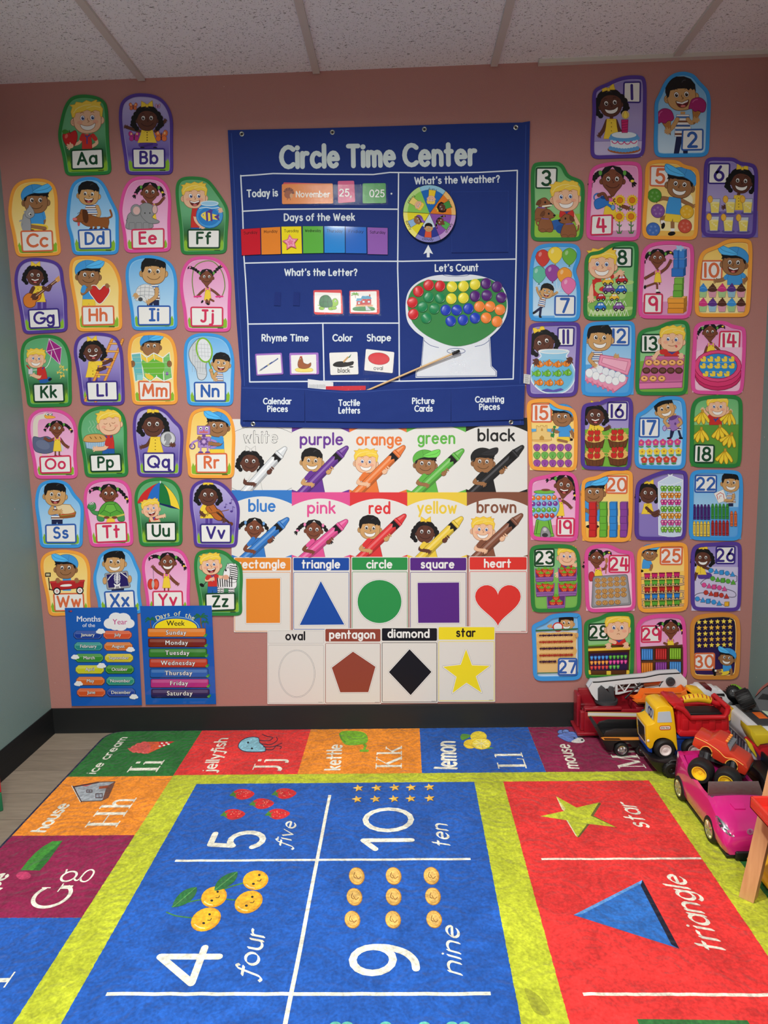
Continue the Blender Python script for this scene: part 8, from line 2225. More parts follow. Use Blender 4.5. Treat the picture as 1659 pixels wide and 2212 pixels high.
for a, b in ((Y2, Y2 + .006),(Y2 + .034, Y2 + .04)):
 m.prism(pw(G1, top, Y2), a, b, 'y')
 m.prism(pw(G1,[(610,180),(640,180),(640,285),(930,250),(1200,212),(1200,230),(1000,252),(995,275),(930,275),(800,268),(660,308),(610,310)], Y2), a, b, 'y')
 for q in ([(655,175),(735,272)],[(735,272),(810,168)],[(870,160),(950,255)]):
  (x0, z0),(x1, z1) = pw(G1, q, Y2); m.tube([((x0), a + .003, z0),(x1, a + .003, z1)],.0026,8)
tp = pw(G1,[(310,140),(390,138),(770,95),(1010,75),(1200,35),(1470,20)], Y2); m.prism(tp + [(p[0], p[1] - .004) for p in tp[::-1]], Y2, Y2 + .04, 'y')
m.prism(pw(G1,[(255,225),(310,140),(385,390),(345,375),(290,300)], Y2), Y2 - .0005, Y2 + .0405, 'y'); m.box(*[v for v in (pw(G1,[(1400,100)], Y2)[0][0], pw(G1,[(1555,100)], Y2)[0][0])], Y2 + .001, Y2 + .039, pw(G1,[(1500,195)], Y2)[0][1], pw(G1,[(1500,120)], Y2)[0][1])
lad = put(m, 'ladder', WH, ft, 'white ladder boom')
m = MB(); m.prism(pw(G1,[(385,240),(430,195),(470,225),(530,285),(512,250),(540,205),(590,215),(600,340),(615,375),(565,415),(450,420),(385,390)], Y2 - .012), Y2 - .012, Y2 - .002, 'y', .002); x, z = pw(G1,[(500,395)], Y2)[0]; m.lathe([(0,.0),(.042,0),(.042,.012),(0,.012)],28, Matrix.Translation((x, Y2 + .012,.126))); put(m, 'turntable', DGREY, ft, 'dark grey turntable')
x, z = pw(G1,[(1345,140)], Y2 - .006)[0]; m = MB(); m.lathe([(0,-.004),(.0165,-.004),(.0165,.003),(.013,.004),(.012,.002),(.004,.002),(.003,.005),(0,.005)],24, Matrix.Translation((x, Y2 - .004, z)) @ Matrix.Rotation(radians(90),4, 'X')); put(m, 'crank_wheel', DGREY, ft, 'grey crank wheel')
a, b = pw(G1,[(728,345),(945,188)], Y2 - .02); m = MB(); m.tube([(a[0], Y2 - .03, a[1]),(b[0], Y2 - .012, b[1])],.0034,10); m.tube([(b[0] - .003, Y2 - .012, b[1] - .002),(b[0] + .003, Y2 - .01, b[1] + .003)],.006,10); put(m, 'hose_nozzle', BLACK, ft, 'black hose nozzle')
shape(ft, 'mirror_plate', G1,[(985,165),(1225,130),(1185,205),(1000,222)], Y2 + .008, Y2 + .01, CHROME, 0, 'silver plate')

# orange tipper lying on the fire truck
YO = -.128
ot = empty('toy_tipper', (2.36,-.1,.13), 'small orange toy tipper with yellow cab on the fire truck', 'toy truck')
OR = plastic((240,118,36),.38)
m = MB(); P = [(835,380),(930,383),(962,368),(1000,292),(1200,290),(1482,285),(1550,240),(1655,310),(1655,420),(1330,440),(1180,445),(1130,450),(1060,465),(1040,430),(905,430)]
for a, b in ((YO, YO + .005),(YO + .045, YO + .05)): m.prism(pw(G1, P, YO), a, b, 'y', .001)
m.prism(pw(G1,[(905,415),(1040,415),(1655,405),(1655,420),(1040,430),(905,430)], YO), YO, YO + .05, 'y'); m.prism(pw(G1,[(1545,240),(1655,310),(1655,420),(1600,420)], YO), YO, YO + .05, 'y', .001)
m.prism(pw(G1,[(995,290),(1485,283),(1485,296),(1000,303)], YO - .004), YO - .004, YO + .001, 'y', .001); put(m, 'tipper_bed', OR, ot)
c = Canvas(G1,-YO + .001); c.P([(1180,432),(1330,428),(1325,452),(1180,455)],(236,200,150)); [c.P([(1190 + 24 * k, 455),(1200 + 24 * k, 455),(1212 + 24 * k, 431),(1202 + 24 * k, 431)], BLK) for k in range(6)]; c.build('hazard_label', M_CARD, parent=ot, label='black striped label')
shape(ot, 'cab', G3,[(105,460),(190,455),(330,480),(395,560),(420,620),(330,640),(100,640)], YO + .002, YO + .048, plastic((244,194,40),.4),.003, 'yellow cab')
shape(ot, 'window', G3,[(285,540),(365,545),(375,605),(300,605)], YO + .0005, YO + .0022, plastic((186,202,210),.25),0, 'pale window')
for q in ((1035,480),(1120,470)):
 x, z = pw(G1,[q], YO)[0]; wheel(ot, (x, YO + .006, z),.0115,.014,(0,-1,0), BLACK); wheel(ot, (x, YO + .044, z),.0115,.014,(0,1,0), BLACK)

# black pickup bed on the rug
YT = -.258
tr = empty('toy_pickup', (2.16,-.21,.009), 'black toy pickup with orange side stripe and chrome wheels', 'toy truck')
m = MB()
for a, b in ((YT, YT + .006),(YT + .075, YT + .081)): m.prism(pw(G1,[(440,862),(480,800),(600,770),(1130,770),(1130,880),(440,885)], YT), a, b, 'y', .001)
m.prism(pw(G1,[(415,880),(1130,876),(1130,1015),(840,1015),(800,960),(740,935),(660,935),(600,965),(580,1050),(500,1055),(445,935)], YT), YT, YT + .081, 'y', .002)
m.prism(pw(G1,[(330,735),(370,725),(470,862),(440,882),(415,880)], YT), YT, YT + .081, 'y', .001); put(m, 'body', plastic((26,25,27),.4), tr)
c = Canvas(G1,-YT + .0014); c.P([(415,880),(450,873),(1000,874),(1000,912),(700,916),(455,914)],(232,150,60)); c.P([(450,887),(660,889),(690,912),(470,910)],(60,34,26)); c.build('side_stripe', M_CARD, parent=tr, label='orange side stripe')
for q in ((700,1047),(985,1045)):
 x, z = pw(G1,[q], YT)[0]; wheel(tr, (x, YT + .01,.009 + .0255),.0255,.024,(0,-1,0), CHROME, .64,0,.45,6); wheel(tr, (x, YT + .074,.009 + .0255),.0255,.024,(0,1,0), CHROME, .64)

o = copy_tree(tr); o.location = (2.505,-.53,.009); o.rotation_euler = (0,0, radians(90)); o['label'] = 'plain black toy pickup wedged behind the pink convertible'
# black low car under the tip truck
YB = -.4
bk = empty('toy_buggy', (2.34,-.36,.009), 'black toy buggy half hidden under the yellow and red truck', 'toy car')
shape(bk, 'body', G5,[(110,320),(180,350),(260,383),(330,392),(420,385),(470,355),(540,365),(500,430),(430,430),(350,470),(300,540),(250,520),(140,400)], YB, YB + .1, plastic((24,23,26),.35),.004)
m = MB(); q = pw(G5,[(345,445),(420,380),(560,372)], YB - .004); m.tube([(a, YB - .002, b) for a, b in q],.0022,8); put(m, 'roll_bar', DGREY, bk, 'grey roll bar')
x, z = pw(G5,[(415,565)], YB)[0]; wheel(bk, (x, YB + .006,.009 + .028),.028,.028,(0,-1,0), BLACK, .5,14); wheel(bk, (x, YB + .1,.037),.028,.028,(0,1,0), BLACK, .5,14)

# the yellow and red dump truck on top
YD = -.36; YE_ = YD + .1
dt = empty('toy_dump_truck', (2.36,-.27,.04), 'large toy dump truck with yellow cab and red bed, handle on top', 'toy truck')
DY, DR, DB = plastic((246,196,26),.33, coat=.2), plastic((196,28,36),.33, coat=.2), plastic((24,66,158),.4)
m = MB(); cab = [(345,268),(420,246),(500,242),(560,268),(592,330),(650,885),(622,872),(580,785),(505,736),(430,720),(350,738),(298,790),(272,872),(200,855),(182,560),(205,530),(308,495),(318,320)]
m.prism(pw(G2, smooth_path(cab, True, 2), YD), YD, YE_, 'y', .006, seg=3); cabo = put(m, 'cab', DY, dt)
def face_at(a, b, dy0=.012, dy1=.012, off=.0012):
 (x0, z0),(x1, z1) = pw(G2,[a, b], YD); n = Vector((-(z1 - z0),0, x1 - x0)).normalized(); n = n if n.x < 0 else -n; o = n * off
 return [Vector((x0, YD + dy0, z0)) + o, Vector((x0, YE_ - dy0, z0)) + o, Vector((x1, YE_ - dy1, z1)) + o, Vector((x1, YD + dy1, z1)) + o]
m = MB(); Q = face_at((318,330),(309,480)); m.quads(Q, [(0,1,2,3)]); put(m, 'windscreen', plastic((184,204,216),.2), dt, 'pale blue windscreen')
m = MB()
for t in (.3,.52):
 base = Q[0].lerp(Q[1], t).lerp(Q[3].lerp(Q[2], t),.55); w = (Q[1] - Q[0]).normalized(); h = (Q[0] - Q[3]).normalized()
 for k in range(18):
  a0, a1 = 2 * pi * k / 18,2 * pi * (k + 1) / 18; o = (Q[0] - Q[3]).cross(Q[1] - Q[0]).normalized() * (.0006 if True else 0); o = o if o.x < 0 else -o
  P = lambda a, r: base + o + w * (r * .012 * cos(a)) + h * (r * .017 * sin(a))
  m.quads([P(a0,1), P(a1,1), P(a1,.6), P(a0,.6)],[(0,1,2,3)])
put(m, 'windscreen_marks', plastic((40,52,120),.4), dt, 'blue rings on windscreen')
m = MB(); Q = face_at((181,565),(198,835),.012,.012,.001); m.quads(Q, [(0,1,2,3)]); g = put(m, 'grille', plastic((236,224,206),.4), dt, 'grille in a white frame')
m = MB(); C_ = sum(Q, Vector()) / 4; m.quads([C_ + (q - C_) * .84 + Vector((-.0006,0,0)) for q in Q],[(0,1,2,3)])
sub(m, 'grille_mesh', plastic((40,36,38),.4), g, 'dark grille opening')
m = MB(); m.prism(pw(G2, corner_round([(358,334),(538,322),(566,486),(344,491)],14), YD - .001), YD - .001, YD + .002, 'y'); put(m, 'side_window', plastic((190,206,216),.2), dt, 'pale blue side window')
x, z = pw(G2,[(212,765)], YD - .001)[0]; m = MB(); m.lathe([(0,.003),(.0035,.002),(.005,0)],18, Matrix.Translation((x, YD, z)) @ Matrix.Rotation(radians(90),4, 'X')); put(m, 'headlamp', plastic((226,216,200),.3), dt, 'round cream headlamp')
c = Canvas(G2,-YD + .0012); R_ = corner_round([(376,538),(546,532),(548,598),(378,603)],30); c.P(R_, (190,60,46)); c.P(inset(R_, 10),(236,226,214)); fit(c, 'little tikes', 402,524,580,20, BLK, .2, rot=-1.5); c.build('badge', M_CARD, parent=dt, label='white oval name badge')
m = MB(); m.prism(pw(G2,[(200,852),(272,870),(272,950),(205,928)], YD + .004), YD + .004, YE_ - .004, 'y', .003); m.prism(pw(G2,[(600,690),(1440,715),(1440,765),(1120,830),(1040,930),(620,930)], YD + .02), YD + .02, YE_ - .02, 'y', .003); m.prism(pw(G2,[(640,690),(1440,708),(1438,732),(640,730)], YD + .004), YD + .004, YE_ - .004, 'y', .001); put(m, 'chassis', DB, dt, 'blue chassis')
m = MB()
for a, b in ((YD, YD + .008),(YE_ - .008, YE_)):
 m.prism(pw(G2,[(715,320),(830,420),(1360,410),(1408,330),(1422,640),(690,620)], YD), a, b, 'y', .002)
 for q in (760,960,1160,1340): m.prism(pw(G2,[(q - 45,440),(q + 45,440),(q + 45,620),(q - 45,620)], YD), a - .004 if a == YD else a, b if a == YD else b + .004, 'y', .0015)
m.prism(pw(G2,[(690,612),(1430,612),(1452,640),(1440,712),(690,704),(655,660)], YD - .006), YD - .006, YE_ + .006, 'y', .004); m.prism(pw(G2,[(640,300),(740,300),(720,620),(640,620)], YD + .01), YD + .006, YE_ - .006, 'y', .003); m.prism(pw(G2,[(1395,300),(1418,300),(1430,640),(1395,640)], YD), YD + .004, YE_ - .004, 'y', .002)
m.prism(pw(G2,[(528,200),(560,180),(740,185),(770,290),(735,318),(640,312)], YD + .004), YD + .004, YE_ - .004, 'y', .006)
for y in (YD - .003, YE_ + .003): m.tube([(a, y, b) for a, b in pw(G2,[(600,235),(720,285),(770,335),(835,415),(1335,405),(1385,330),(1398,270)], YD)],.0085,12)
x, z = pw(G2,[(1398,265)], YD)[0]; m.tube([(x, YD, z),(x, YE_, z)],.0085,12); bed = put(m, 'dump_bed', DR, dt, 'red dump bed')
ym = (YD + YE_) / 2; hp = pw(G2,[(700,205),(760,185),(860,162),(970,152),(1080,165),(1170,195),(1240,235),(1390,262)], ym - .02); m = MB(); m.tube([(a, ym, b) for a, b in hp[:2]],.009,12); m.tube([(a, ym, b) for a, b in hp[-3:]],.009,12); put(m, 'handle_post', DR, dt, 'red handle post')
m = MB(); m.tube([(a, ym, b) for a, b in hp[1:6]],[.012,.0145,.015,.0145,.012],16); h = put(m, 'handle', plastic((240,190,34),.4), dt, 'yellow handle grip')
m = MB()
for k in range(7):
 t = k / 6 * 3.6 + 1.2; i = int(t); a, b = hp[i], hp[min(i + 1,7)]; x, z = a[0] + (b[0] - a[0]) * (t - i), a[1] + (b[1] - a[1]) * (t - i)
 m.tube([(x, ym - .0152 * cos(q), z + .0152 * sin(q)) for q in (.5,.9,1.3)],.0018,6)
sub(m, 'grip_studs', plastic((170,66,40),.5), h, 'red grip ridges')
for q, r in (((470,905),.0345),((895,905),.0355)):
 x, z = pw(G2,[q], YD - .012)[0]
 for y, s in ((YD + .002,-1),(YE_ - .002,1)): wheel(dt, (x, y, z), r, .03,(0, s, 0), plastic((228,216,212),.4),.57,0,.45)
# dark bundle inside the bed
m = MB(); m.box(hp[1][0] - .01, hp[-1][0] - .02, YD + .02, YE_ - .02, hp[0][1] - .05, hp[0][1] - .03,.004)
tag(m.build('toy_figure', BLACK), 'black toy lying inside the red dump bed', 'toy')

# pink convertible, nose towards the camera
XC = 2.338
pk = empty('toy_convertible', (XC, -.66,.009), 'glossy pink toy convertible parked on the lime rug border', 'toy car')
PINK = plastic((214,34,128),.2, coat=.8)
st = [(-.455,.068,.118,.116,.112),(-.475,.082,.13,.132,.13),(-.505,.088,.132,.134,.132),(-.535,.09,.126,.126,.06),(-.58,.089,.112,.112,.055),(-.66,.089,.106,.106,.055),(-.70,.09,.108,.11,.058),(-.712,.09,.11,.113,.117),(-.74,.092,.104,.109,.113),(-.77,.092,.092,.099,.103),(-.797,.091,.078,.086,.09),(-.815,.088,.066,.072,.076),(-.826,.082,.052,.056,.058)]
secs = []
for y, w, b, s, t in st:
 half = [(w * .9,.016),(w, .034),(w * 1.02,.06 if b > .07 else b * .7),(w * .95, b),(w * .82, s),(w * .76, t),(w * .4, t + (.002 if t > .06 else 0))]
 secs.append([(XC + p[0], y, .0095 + p[1]) for p in half] + [(XC, y, .0095 + t + (.003 if t > .06 else 0))] + [(XC - p[0], y, .0095 + p[1]) for p in half[::-1]])
m = MB(); m.loft(secs); body = put(m, 'body', PINK, pk)
m = MB(); m.box(XC - .068, XC + .068,-.695,-.54,.06,.072,.004); m.box(XC - .06, XC - .008,-.575,-.55,.07,.112,.008); m.box(XC + .008, XC + .06,-.575,-.55,.07,.112,.008); m.box(XC - .065, XC + .065,-.7,-.685,.07,.105,.004); put(m, 'interior', plastic((18,17,20),.5), pk, 'black interior')
m = MB(); m.prism([(XC - .078,.118),(XC + .078,.118),(XC + .07,.158),(XC - .07,.158)],-.695,-.692, 'y'); sh = Matrix.Translation((0,-.7,.118)) @ Matrix.Shear('XY', 4,(0,0)) @ Matrix.Rotation(radians(-26),4, 'X') @ Matrix.Translation((0,.7,-.118)); bmesh.ops.transform(m.bm, matrix=sh, verts=m.bm.verts[:]); put(m, 'windshield', CHROME, pk, 'silver windshield')
m = MB(); m.box(XC - .06, XC + .07,-.832,-.8,.012,.036,.004); m.box(XC - .08, XC + .08,-.822,-.46,.0125,.022,.002); put(m, 'skirt', BLACK, pk, 'black bumper and sills')
RIM = plastic((206,202,168),.3,.7)
for y in (-.528,-.742):
 for s in (-1,1): wheel(pk, (XC + s * .083, y, .009 + .0375),.0375,.024,(s, 0,0), RIM, .68,0,.35,7)
from mathutils.bvhtree import BVHTree
bv = BVHTree.FromPolygons([v.co.copy() for v in body.data.vertices],[tuple(p.vertices) for p in body.data.polygons])
def skin(name, cr, pts, mat, lift, lab=None, part=None):
 """a thin fitting lying on the car's own skin"""
 hit = []
 for x, v in pts + [(sum(p[0] for p in pts) / len(pts), sum(p[1] for p in pts) / len(pts))]:
  h = bv.ray_cast(EYE, ray(cr[0] + x * cr[2], cr[1] + v * cr[2]).normalized()); hit.append((h[0], h[1] if h[1].z > 0 or h[1].x < 0 else -h[1]))
 m = MB(); k = len(pts); V = [p + q * lift for p, q in hit] + [p - q * .002 for p, q in hit]
 m.quads(V, [(i, (i + 1) % k, k) for i in range(k)] + [(i, i + k + 1,(i + 1) % k + k + 1,(i + 1) % k) for i in range(k)]); return put(m, name, mat, pk, lab) if part is None else sub(m, name, mat, part, lab)
hl = skin('headlight', G8,[(850,1065),(868,1062),(910,1100),(960,1150),(1020,1228),(1085,1318),(1070,1330),(1030,1312),(990,1290),(950,1250),(910,1210),(880,1140)], CHROME, .0012, 'chrome headlight')
for e in ([(872,1088),(905,1120),(930,1170),(890,1140)],[(900,1170),(935,1170),(950,1200),(915,1205)],[(950,1215),(985,1225),(1000,1255),(960,1245)],[(1005,1260),(1050,1305),(1020,1300)]): skin('lamp_lens', G8, e, BLACK, .002, 'dark lamp lens', hl)
em = skin('emblem', G8, ell(1282,1262,42,38,24), plastic((206,150,180),.3,.6),.0015, 'round emblem')
skin('emblem_mark', G8,[(1262,1245),(1285,1238),(1298,1258),(1284,1285),(1270,1275)], plastic((150,60,116),.3),.0022, 'emblem mark', em)
skin('hood_scoop', G8,[(1030,915),(1205,915),(1222,985),(1090,985)], PINK, .004)

# orange-red big-wheeled truck tipped over the pink car (plain, without a face)
f = Vector((.78,-.62,-.05)).normalized(); l = Vector((f.y, -f.x, 0)).normalized(); u = l.cross(f).normalized(); u = u if u.z > 0 else -u; l = -l if l.y > 0 else l
oc = on_plane(G5,[(1085,262)], Vector((0,-.56,0)), Vector((0,1,0)))[0]
MT = Matrix(((f.x, l.x, u.x, oc.x),(f.y, l.y, u.y, oc.y),(f.z, l.z, u.z, oc.z),(0,0,0,1))) @ Matrix.Scale(.9,4)
mt = empty('toy_monster_truck', oc, 'orange red toy monster truck tipped on the pink convertible', 'toy truck')
MR = plastic((212,58,34),.3, coat=.4); MW = MT; MT = MT @ Matrix.Rotation(radians(13),4, 'Y')
prof = [(-.09,-.012),(-.092,.028),(-.05,.03),(-.035,.052),(.002,.054),(.022,.03),(.075,.022),(.088,.006),(.086,-.02),(.062,-.022),(.056,.0),(.04,.008),(.024,.0),(.018,-.02),(-.02,-.02),(-.026,.0),(-.042,.008),(-.058,.0),(-.064,-.016)]
m = MB(); m.prism(prof, -.04,.04, 'y', .004, MT); put(m, 'body', MR, mt)
m = MB()
for y in (.0405,-.0405):
 m.tube([MT @ Vector((a, y, b)) for a, b in smooth_path([(-.088,.02),(-.05,.022),(-.01,.016),(.015,.006),(.04,.016),(.07,.012)], False, 4)],.0015,6)
 for cx in (-.042,.04): m.tube([MT @ Vector((cx + .019 * cos(a), y, -.014 + .025 * sin(a))) for a in [pi * k / 10 for k in range(11)]],.0015,6)
put(m, 'pinstripe', plastic((244,168,70),.4), mt, 'pale orange pinstripes')
m = MB()
for k in range(4): m.box(-.004,.006,-.03 + .017 * k, -.021 + .017 * k, .052,.06,.003, MT)
put(m, 'roof_lamps', plastic((240,140,50),.35), mt, 'orange roof lamps')
m = MB(); m.quads([MT @ Vector(p) for p in ((.004,.03,.053),(.004,-.03,.053),(.021,-.034,.033),(.021,.034,.033))],[(0,1,2,3)]); m.box(.0,.02,-.034,.034,.03,.049,0, MT); put(m, 'windshield', plastic((120,122,128),.3), mt, 'grey windshield')
m = MB()
for k in range(4): m.box(.087,.09,-.016,.016,-.006 + .004 * k, -.004 + .004 * k, 0, MT)
put(m, 'grille', plastic((40,38,40),.4), mt, 'dark grille bars')
MT = MW; m = MB(); m.box(.03,.075,-.022,.022,-.06,-.012,.003, MT); m.box(-.07,.07,-.018,.018,-.04,-.012,.003, MT)
for x in (-.042,.04):
 m.tube([MT @ Vector((x, -.06,-.045)), MT @ Vector((x, .09,-.045))],.006,8); m.tube([MT @ Vector((x, -.03,-.005)), MT @ Vector((x, -.045,-.04))],.007,8); m.tube([MT @ Vector((x, .03,-.005)), MT @ Vector((x, .045,-.04))],.007,8)
put(m, 'chassis', DGREY, mt, 'dark grey chassis')
YH = plastic((246,206,40),.4)
for x in (-.042,.04):
 for s in (-1,1): wheel(mt, MT @ Vector((x, .088 if s > 0 else -.062,-.046)),.036,.046, MT.to_3x3() @ Vector((0, s, 0)), YH, .6,0,.6)

# white and grey lorry at the right
wt = empty('toy_garbage_truck', (2.62,-.2,.009), 'white and grey toy lorry with orange roof hatch at the right', 'toy truck')
X0, XA, YA, YZ, ZT = 2.57,2.7,-.34,-.13,.142
WG = plastic((214,213,212),.4)
m = MB(); m.box(X0, XA, YA, YZ, .03, ZT, .012); put(m, 'body', WG, wt)
m = MB(); m.box(X0 - .0015, X0 + .004, YA + .018, YZ - .012,.035,.075,.001); put(m, 'side_panel', plastic((132,130,132),.5), wt, 'grey slatted side panel')
m = MB()
for k in range(8): y = YA + .03 + .021 * k; m.box(X0 - .004, X0 - .001, y, y + .005,.036,.068,.001)
m.box(X0 - .004, X0 - .001, YA + .018, YZ - .012,.072,.077,.001)
for k in range(10): m.box(X0 + .002, X0 + .009, YA + .02 + .0185 * k, YA + .027 + .0185 * k, ZT - .014, ZT - .004,.001)
put(m, 'ribs', WG, wt, 'pale ribs')
m = MB(); m.box(X0 + .025, XA - .008, YA + .03, YZ - .012, ZT, ZT + .006,.003); rp = put(m, 'roof_panel', plastic((58,58,60),.4), wt, 'dark roof panel')
m = MB(); m.box(X0 + .05, X0 + .08, YA + .075, YA + .125, ZT + .006, ZT + .0075,.0005); sub(m, 'hatch', plastic((236,108,36),.4), rp, 'orange hatch')
m = MB(); m.box(X0 + .09, X0 + .112, YA + .035, YZ - .05, ZT + .006, ZT + .0075,.0005); sub(m, 'decal', plastic((206,226,196),.4), rp, 'pale green decal')
m = MB(); m.box(X0 + .02, XA, YA - .004, YA + .002,.095,.115,.001); put(m, 'slot', BLACK, wt, 'black slot')
m = MB(); m.tube([(X0 - .004, YZ - .01, ZT - .012),(X0 + .02, YZ + .004, ZT + .004)],.006,10); put(m, 'hinge_pin', plastic((120,122,124),.3,.8), wt)
for y in (YA + .04, YZ - .03):
 for x, s in ((X0 + .012,-1),(XA - .012,1)): wheel(wt, (x, y, .009 + .026),.026,.022,(s, 0,0), BLACK)

# dark overturned truck leaning in the corner
gt = empty('toy_crawler', (2.66,-.2,.15), 'dark grey toy truck with big tyre lying overturned in the corner', 'toy truck')
Pc = Vector((2.665,-.17,.19)); nc = Vector((-.30,-.72,.62)).normalized()
def plate(nm, crop, pts, mat, d0, d1, lab=None):
 q = on_plane(crop, pts, Pc, nc); k = len(q); m = MB(); m.quads([p + nc * d1 for p in q] + [p + nc * d0 for p in q],[tuple(range(k)), tuple(range(2 * k - 1, k - 1,-1))] + [(i, i + k, (i + 1) % k + k, (i + 1) % k) for i in range(k)]); return put(m, nm, mat, gt, lab)
plate('chassis', G3,[(1270,800),(1400,640),(1530,480),(1640,400),(1760,560),(1760,1120),(1640,1060)], DGREY, -.02,0)
plate('side_rail', G3,[(1400,600),(1470,470),(1540,400),(1680,300),(1700,340),(1550,450),(1480,520)], plastic((126,52,38),.4),-.016,.003, 'red brown side rail')
m = MB()
for k in range(9):
 q = on_plane(G3,[(1460 + 24 * k, 650 + 2 * k),(1560 + 24 * k, 540 + 4 * k)], Pc + nc * .001, nc); m.tube(q, .0012,6)
put(m, 'vent_slots', BLACK, gt, 'black vent slots')
q = on_plane(G3,[(1200,650)], Vector((0,-.2,0)), Vector((0,1,0)))[0]; wheel(gt, q, .034,.05,(.82,-.25,.5), BLACK, .6,18,.6)

# tractor with black tyre, far back
q = on_plane(G3,[(960,505)], Vector((0,-.075,0)), Vector((0,1,0)))[0]
tt = empty('toy_tractor', q, 'toy tractor with grey hubbed black tyre and green hood', 'toy tractor')
wheel(tt, q, .0235,.022,(-.25,-1,.12), plastic((120,122,124),.35,.6),.6,18,.4,6)
shape(tt, 'hood', G3,[(990,410),(1080,408),(1165,445),(1160,520),(980,560)],-.062,-.03, plastic((126,190,50),.4),.003, 'lime green hood')
shape(tt, 'underside', G3,[(850,560),(1000,600),(1110,540),(1180,700),(1000,840),(900,740)],-.064,-.02, BLACK, .003)

# white and maroon car
YC = -.1
wc_ = empty('toy_race_car', (2.53,-.08,.16), 'white toy car with maroon windows behind the dump truck', 'toy car')
shape(wc_, 'body', G3,[(190,450),(260,440),(290,405),(365,403),(410,452),(530,440),(640,442),(660,478),(745,478),(825,565),(860,640),(940,720),(940,780),(780,720),(620,660),(420,640),(200,560)], YC, YC + .05, plastic((226,226,228),.35),.003)
shape(wc_, 'window', G3,[(385,404),(500,404),(540,445),(525,500),(470,470),(420,455)], YC - .002, YC + .045, plastic((96,20,30),.25),.001, 'maroon window')
shape(wc_, 'side_window', G3,[(580,585),(620,600),(740,612),(745,645),(620,625)], YC - .003, YC + .002, plastic((96,20,30),.25),0, 'maroon side window')
shape(wc_, 'bumper', G3,[(610,550),(790,545),(795,595),(640,575)], YC - .004, YC + .01, BLACK, .001, 'black exhaust')
# yellow shovel behind the dump bed
ys = empty('toy_shovel', (2.56,-.16,.1), 'yellow toy digger arm behind the red dump bed', 'toy digger')
shape(ys, 'arm', G3,[(585,635),(650,630),(760,680),(960,830),(1060,915),(960,960),(880,1080),(850,1080),(850,900),(720,770),(585,690)],-.17,-.145, plastic((222,172,36),.4),.003, sm=False)
m = MB(); x, z = pw(G3,[(870,1050)],-.17)[0]; m.tube([(x, -.172, z),(x, -.14, z)],.006,12); put(m, 'pivot', plastic((240,190,40),.4), ys)
# teal dinosaur snout
shape(empty('toy_dinosaur', (2.28,-.15,.09), 'teal toy dinosaur peeking out behind the yellow cab', 'toy'), 'head', G1,[(945,592),(985,575),(1000,545),(1050,540),(1075,570),(1080,640),(1040,660),(1000,640),(985,605)],-.16,-.13, plastic((40,106,110),.5),.004)
# red and yellow loader at the frame edge
YL = -.42
ld = empty('toy_loader', (2.62,-.39,.009), 'red toy loader with yellow bucket at the right edge', 'toy loader')
LY = plastic((216,188,40),.38)
shape(ld, 'bucket', G4,[(905,600),(945,640),(1020,745),(1420,740),(1420,930),(1130,980),(1090,1030),(1060,1025),(1000,930),(905,740)], YL, YL + .07, LY, .002, 'yellow bucket')
shape(ld, 'body', G4,[(955,1000),(990,975),(1120,985),(1420,1010),(1420,1640),(1316,1600),(1120,1260),(960,1040)], YL + .01, YL + .07, plastic((190,30,42),.35),.003)
m = MB()
for k in range(5): m.prism(pw(G4,[(1155 + 34 * k, 1255 + 68 * k),(1265 + 30 * k, 1215 + 68 * k),(1310 + 30 * k, 1265 + 68 * k),(1190 + 34 * k, 1310 + 68 * k)], YL + .008), YL + .008, YL + .012, 'y', .0005)
put(m, 'louvers', plastic((196,200,200),.3,.4), ld, 'silver louvers')
for pts in ([(800,880),(830,865),(930,960),(1050,1240),(1040,1300),(980,1200),(870,1060)],[(1110,1480),(1420,1720),(1420,1830),(1300,1740),(1090,1580)]): shape(ld, 'arm', G4, pts, YL - .004, YL + .008, LY, .001)

# play table at the right: slanted post and red tray
tb = empty('play_table', (2.25,-.97,.009), 'wooden play table with red tray at the right edge', 'table')
def pine():
 m, nt, b = new_mat('pine'); tc = nt.nodes.new('ShaderNodeTexCoord'); mp = nt.nodes.new('ShaderNodeMapping'); mp.inputs['Scale'].default_value = (60,60,2.5); n = nt.nodes.new('ShaderNodeTexNoise'); n.inputs['Scale'].default_value = 1.6; n.inputs['Detail'].default_value = 4; n.inputs['Distortion'].default_value = .5
 mx = nt.nodes.new('ShaderNodeMix'); mx.data_type = 'RGBA'; mx.inputs[6].default_value = rgb((226,176,124)); mx.inputs[7].default_value = rgb((188,130,84))
 nt.links.new(tc.outputs['Object'], mp.inputs[0]); nt.links.new(mp.outputs[0], n.inputs['Vector']); nt.links.new(n.outputs['Fac'], mx.inputs[0]); nt.links.new(mx.outputs[2], b.inputs['Base Color']); b.inputs['Roughness'].default_value = .5; return m
m = MB()
A = [(2.2215,-.966),(2.2455,-.99),(2.268,-.966),(2.244,-.942)]; lean = Vector((.066,-.004,.42))
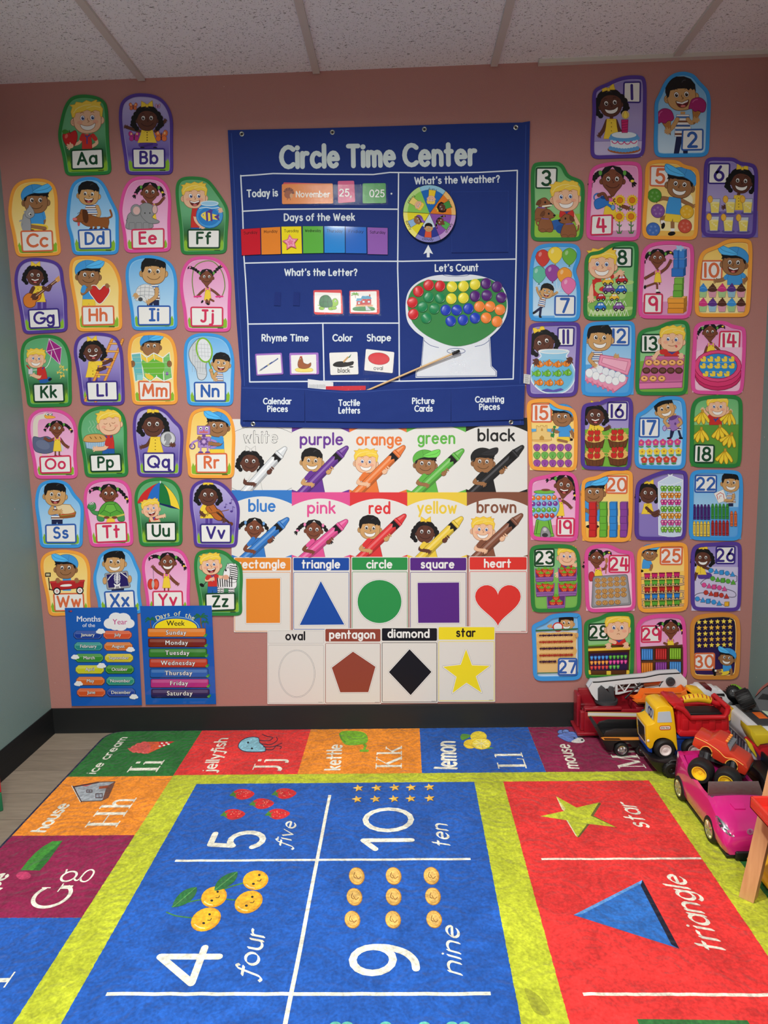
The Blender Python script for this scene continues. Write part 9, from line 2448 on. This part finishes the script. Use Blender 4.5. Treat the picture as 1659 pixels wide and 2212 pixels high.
m.loft([[Vector((x, y, .0095)) for x, y in A],[Vector((x, y, .0095)) + lean for x, y in A]], smooth=False); put(m, 'leg', pine(), tb)
m = MB(); tx, ty, tz = 2.219,-1.0,.297
for x0, x1, y0, y1, z0, z1 in ((tx, 2.66, ty - .5, ty, tz - .03, tz - .024),(tx, tx + .006, ty - .5, ty, tz - .03, tz),(tx, 2.66, ty - .006, ty, tz - .03, tz),(2.654,2.66, ty - .5, ty, tz - .03, tz),(tx, 2.66, ty - .5, ty - .494, tz - .03, tz)): m.box(x0, x1, y0, y1, z0, z1,.002)
put(m, 'tray', plastic((226,54,40),.28, coat=.3), tb, 'red plastic tray')
m = MB()
for x, y in ((2.62,-.98),(2.62,-1.47),(2.29,-1.47)): m.box(x, x + .034, y, y + .034,.0095, tz - .03,.002)
put(m, 'frame_post', pine(), tb)
# yellow bus on the rug under the table
bs = empty('toy_lorry', (2.39,-.86,.009), 'yellow and black toy truck on the rug below the table', 'toy truck')
m = MB(); m.prism([(2.282,.022),(2.276,.04),(2.284,.046),(2.284,.056),(2.315,.066),(2.5,.066),(2.5,.022)],-.93,-.83, 'y', .003); m.box(2.3,2.5,-.934,-.826,.012,.024,.002); put(m, 'body', plastic((240,180,30),.35), bs)
m = MB(); m.box(2.345,2.5,-.925,-.835,.064,.1,.003); m.box(2.33,2.5,-.936,-.93,.024,.04,.001); put(m, 'cabin', BLACK, bs, 'black cabin')
for x in (2.335,2.46): wheel(bs, (x, -.93,.009 + .014),.014,.014,(0,-1,0), BLACK); wheel(bs, (x, -.83,.023),.014,.014,(0,1,0), BLACK)

bs.location = (2.404,-.89,.009)
# two big blocks by the left wall
def block(z, col, label):
 m = MB(); m.box(-.04,.04,-.04,.04,0,.062,.003); o = m.build('building_block', plastic(col, .45)); o.location = (.066,-.545, z); o.rotation_euler = (0,0, radians(38)); tag(o, label, 'block', 'stacked building blocks')
block(.0,(22,104,66), 'green block on the floor under a red block'); block(.0625,(186,28,44), 'red block stacked on the green block, left edge')
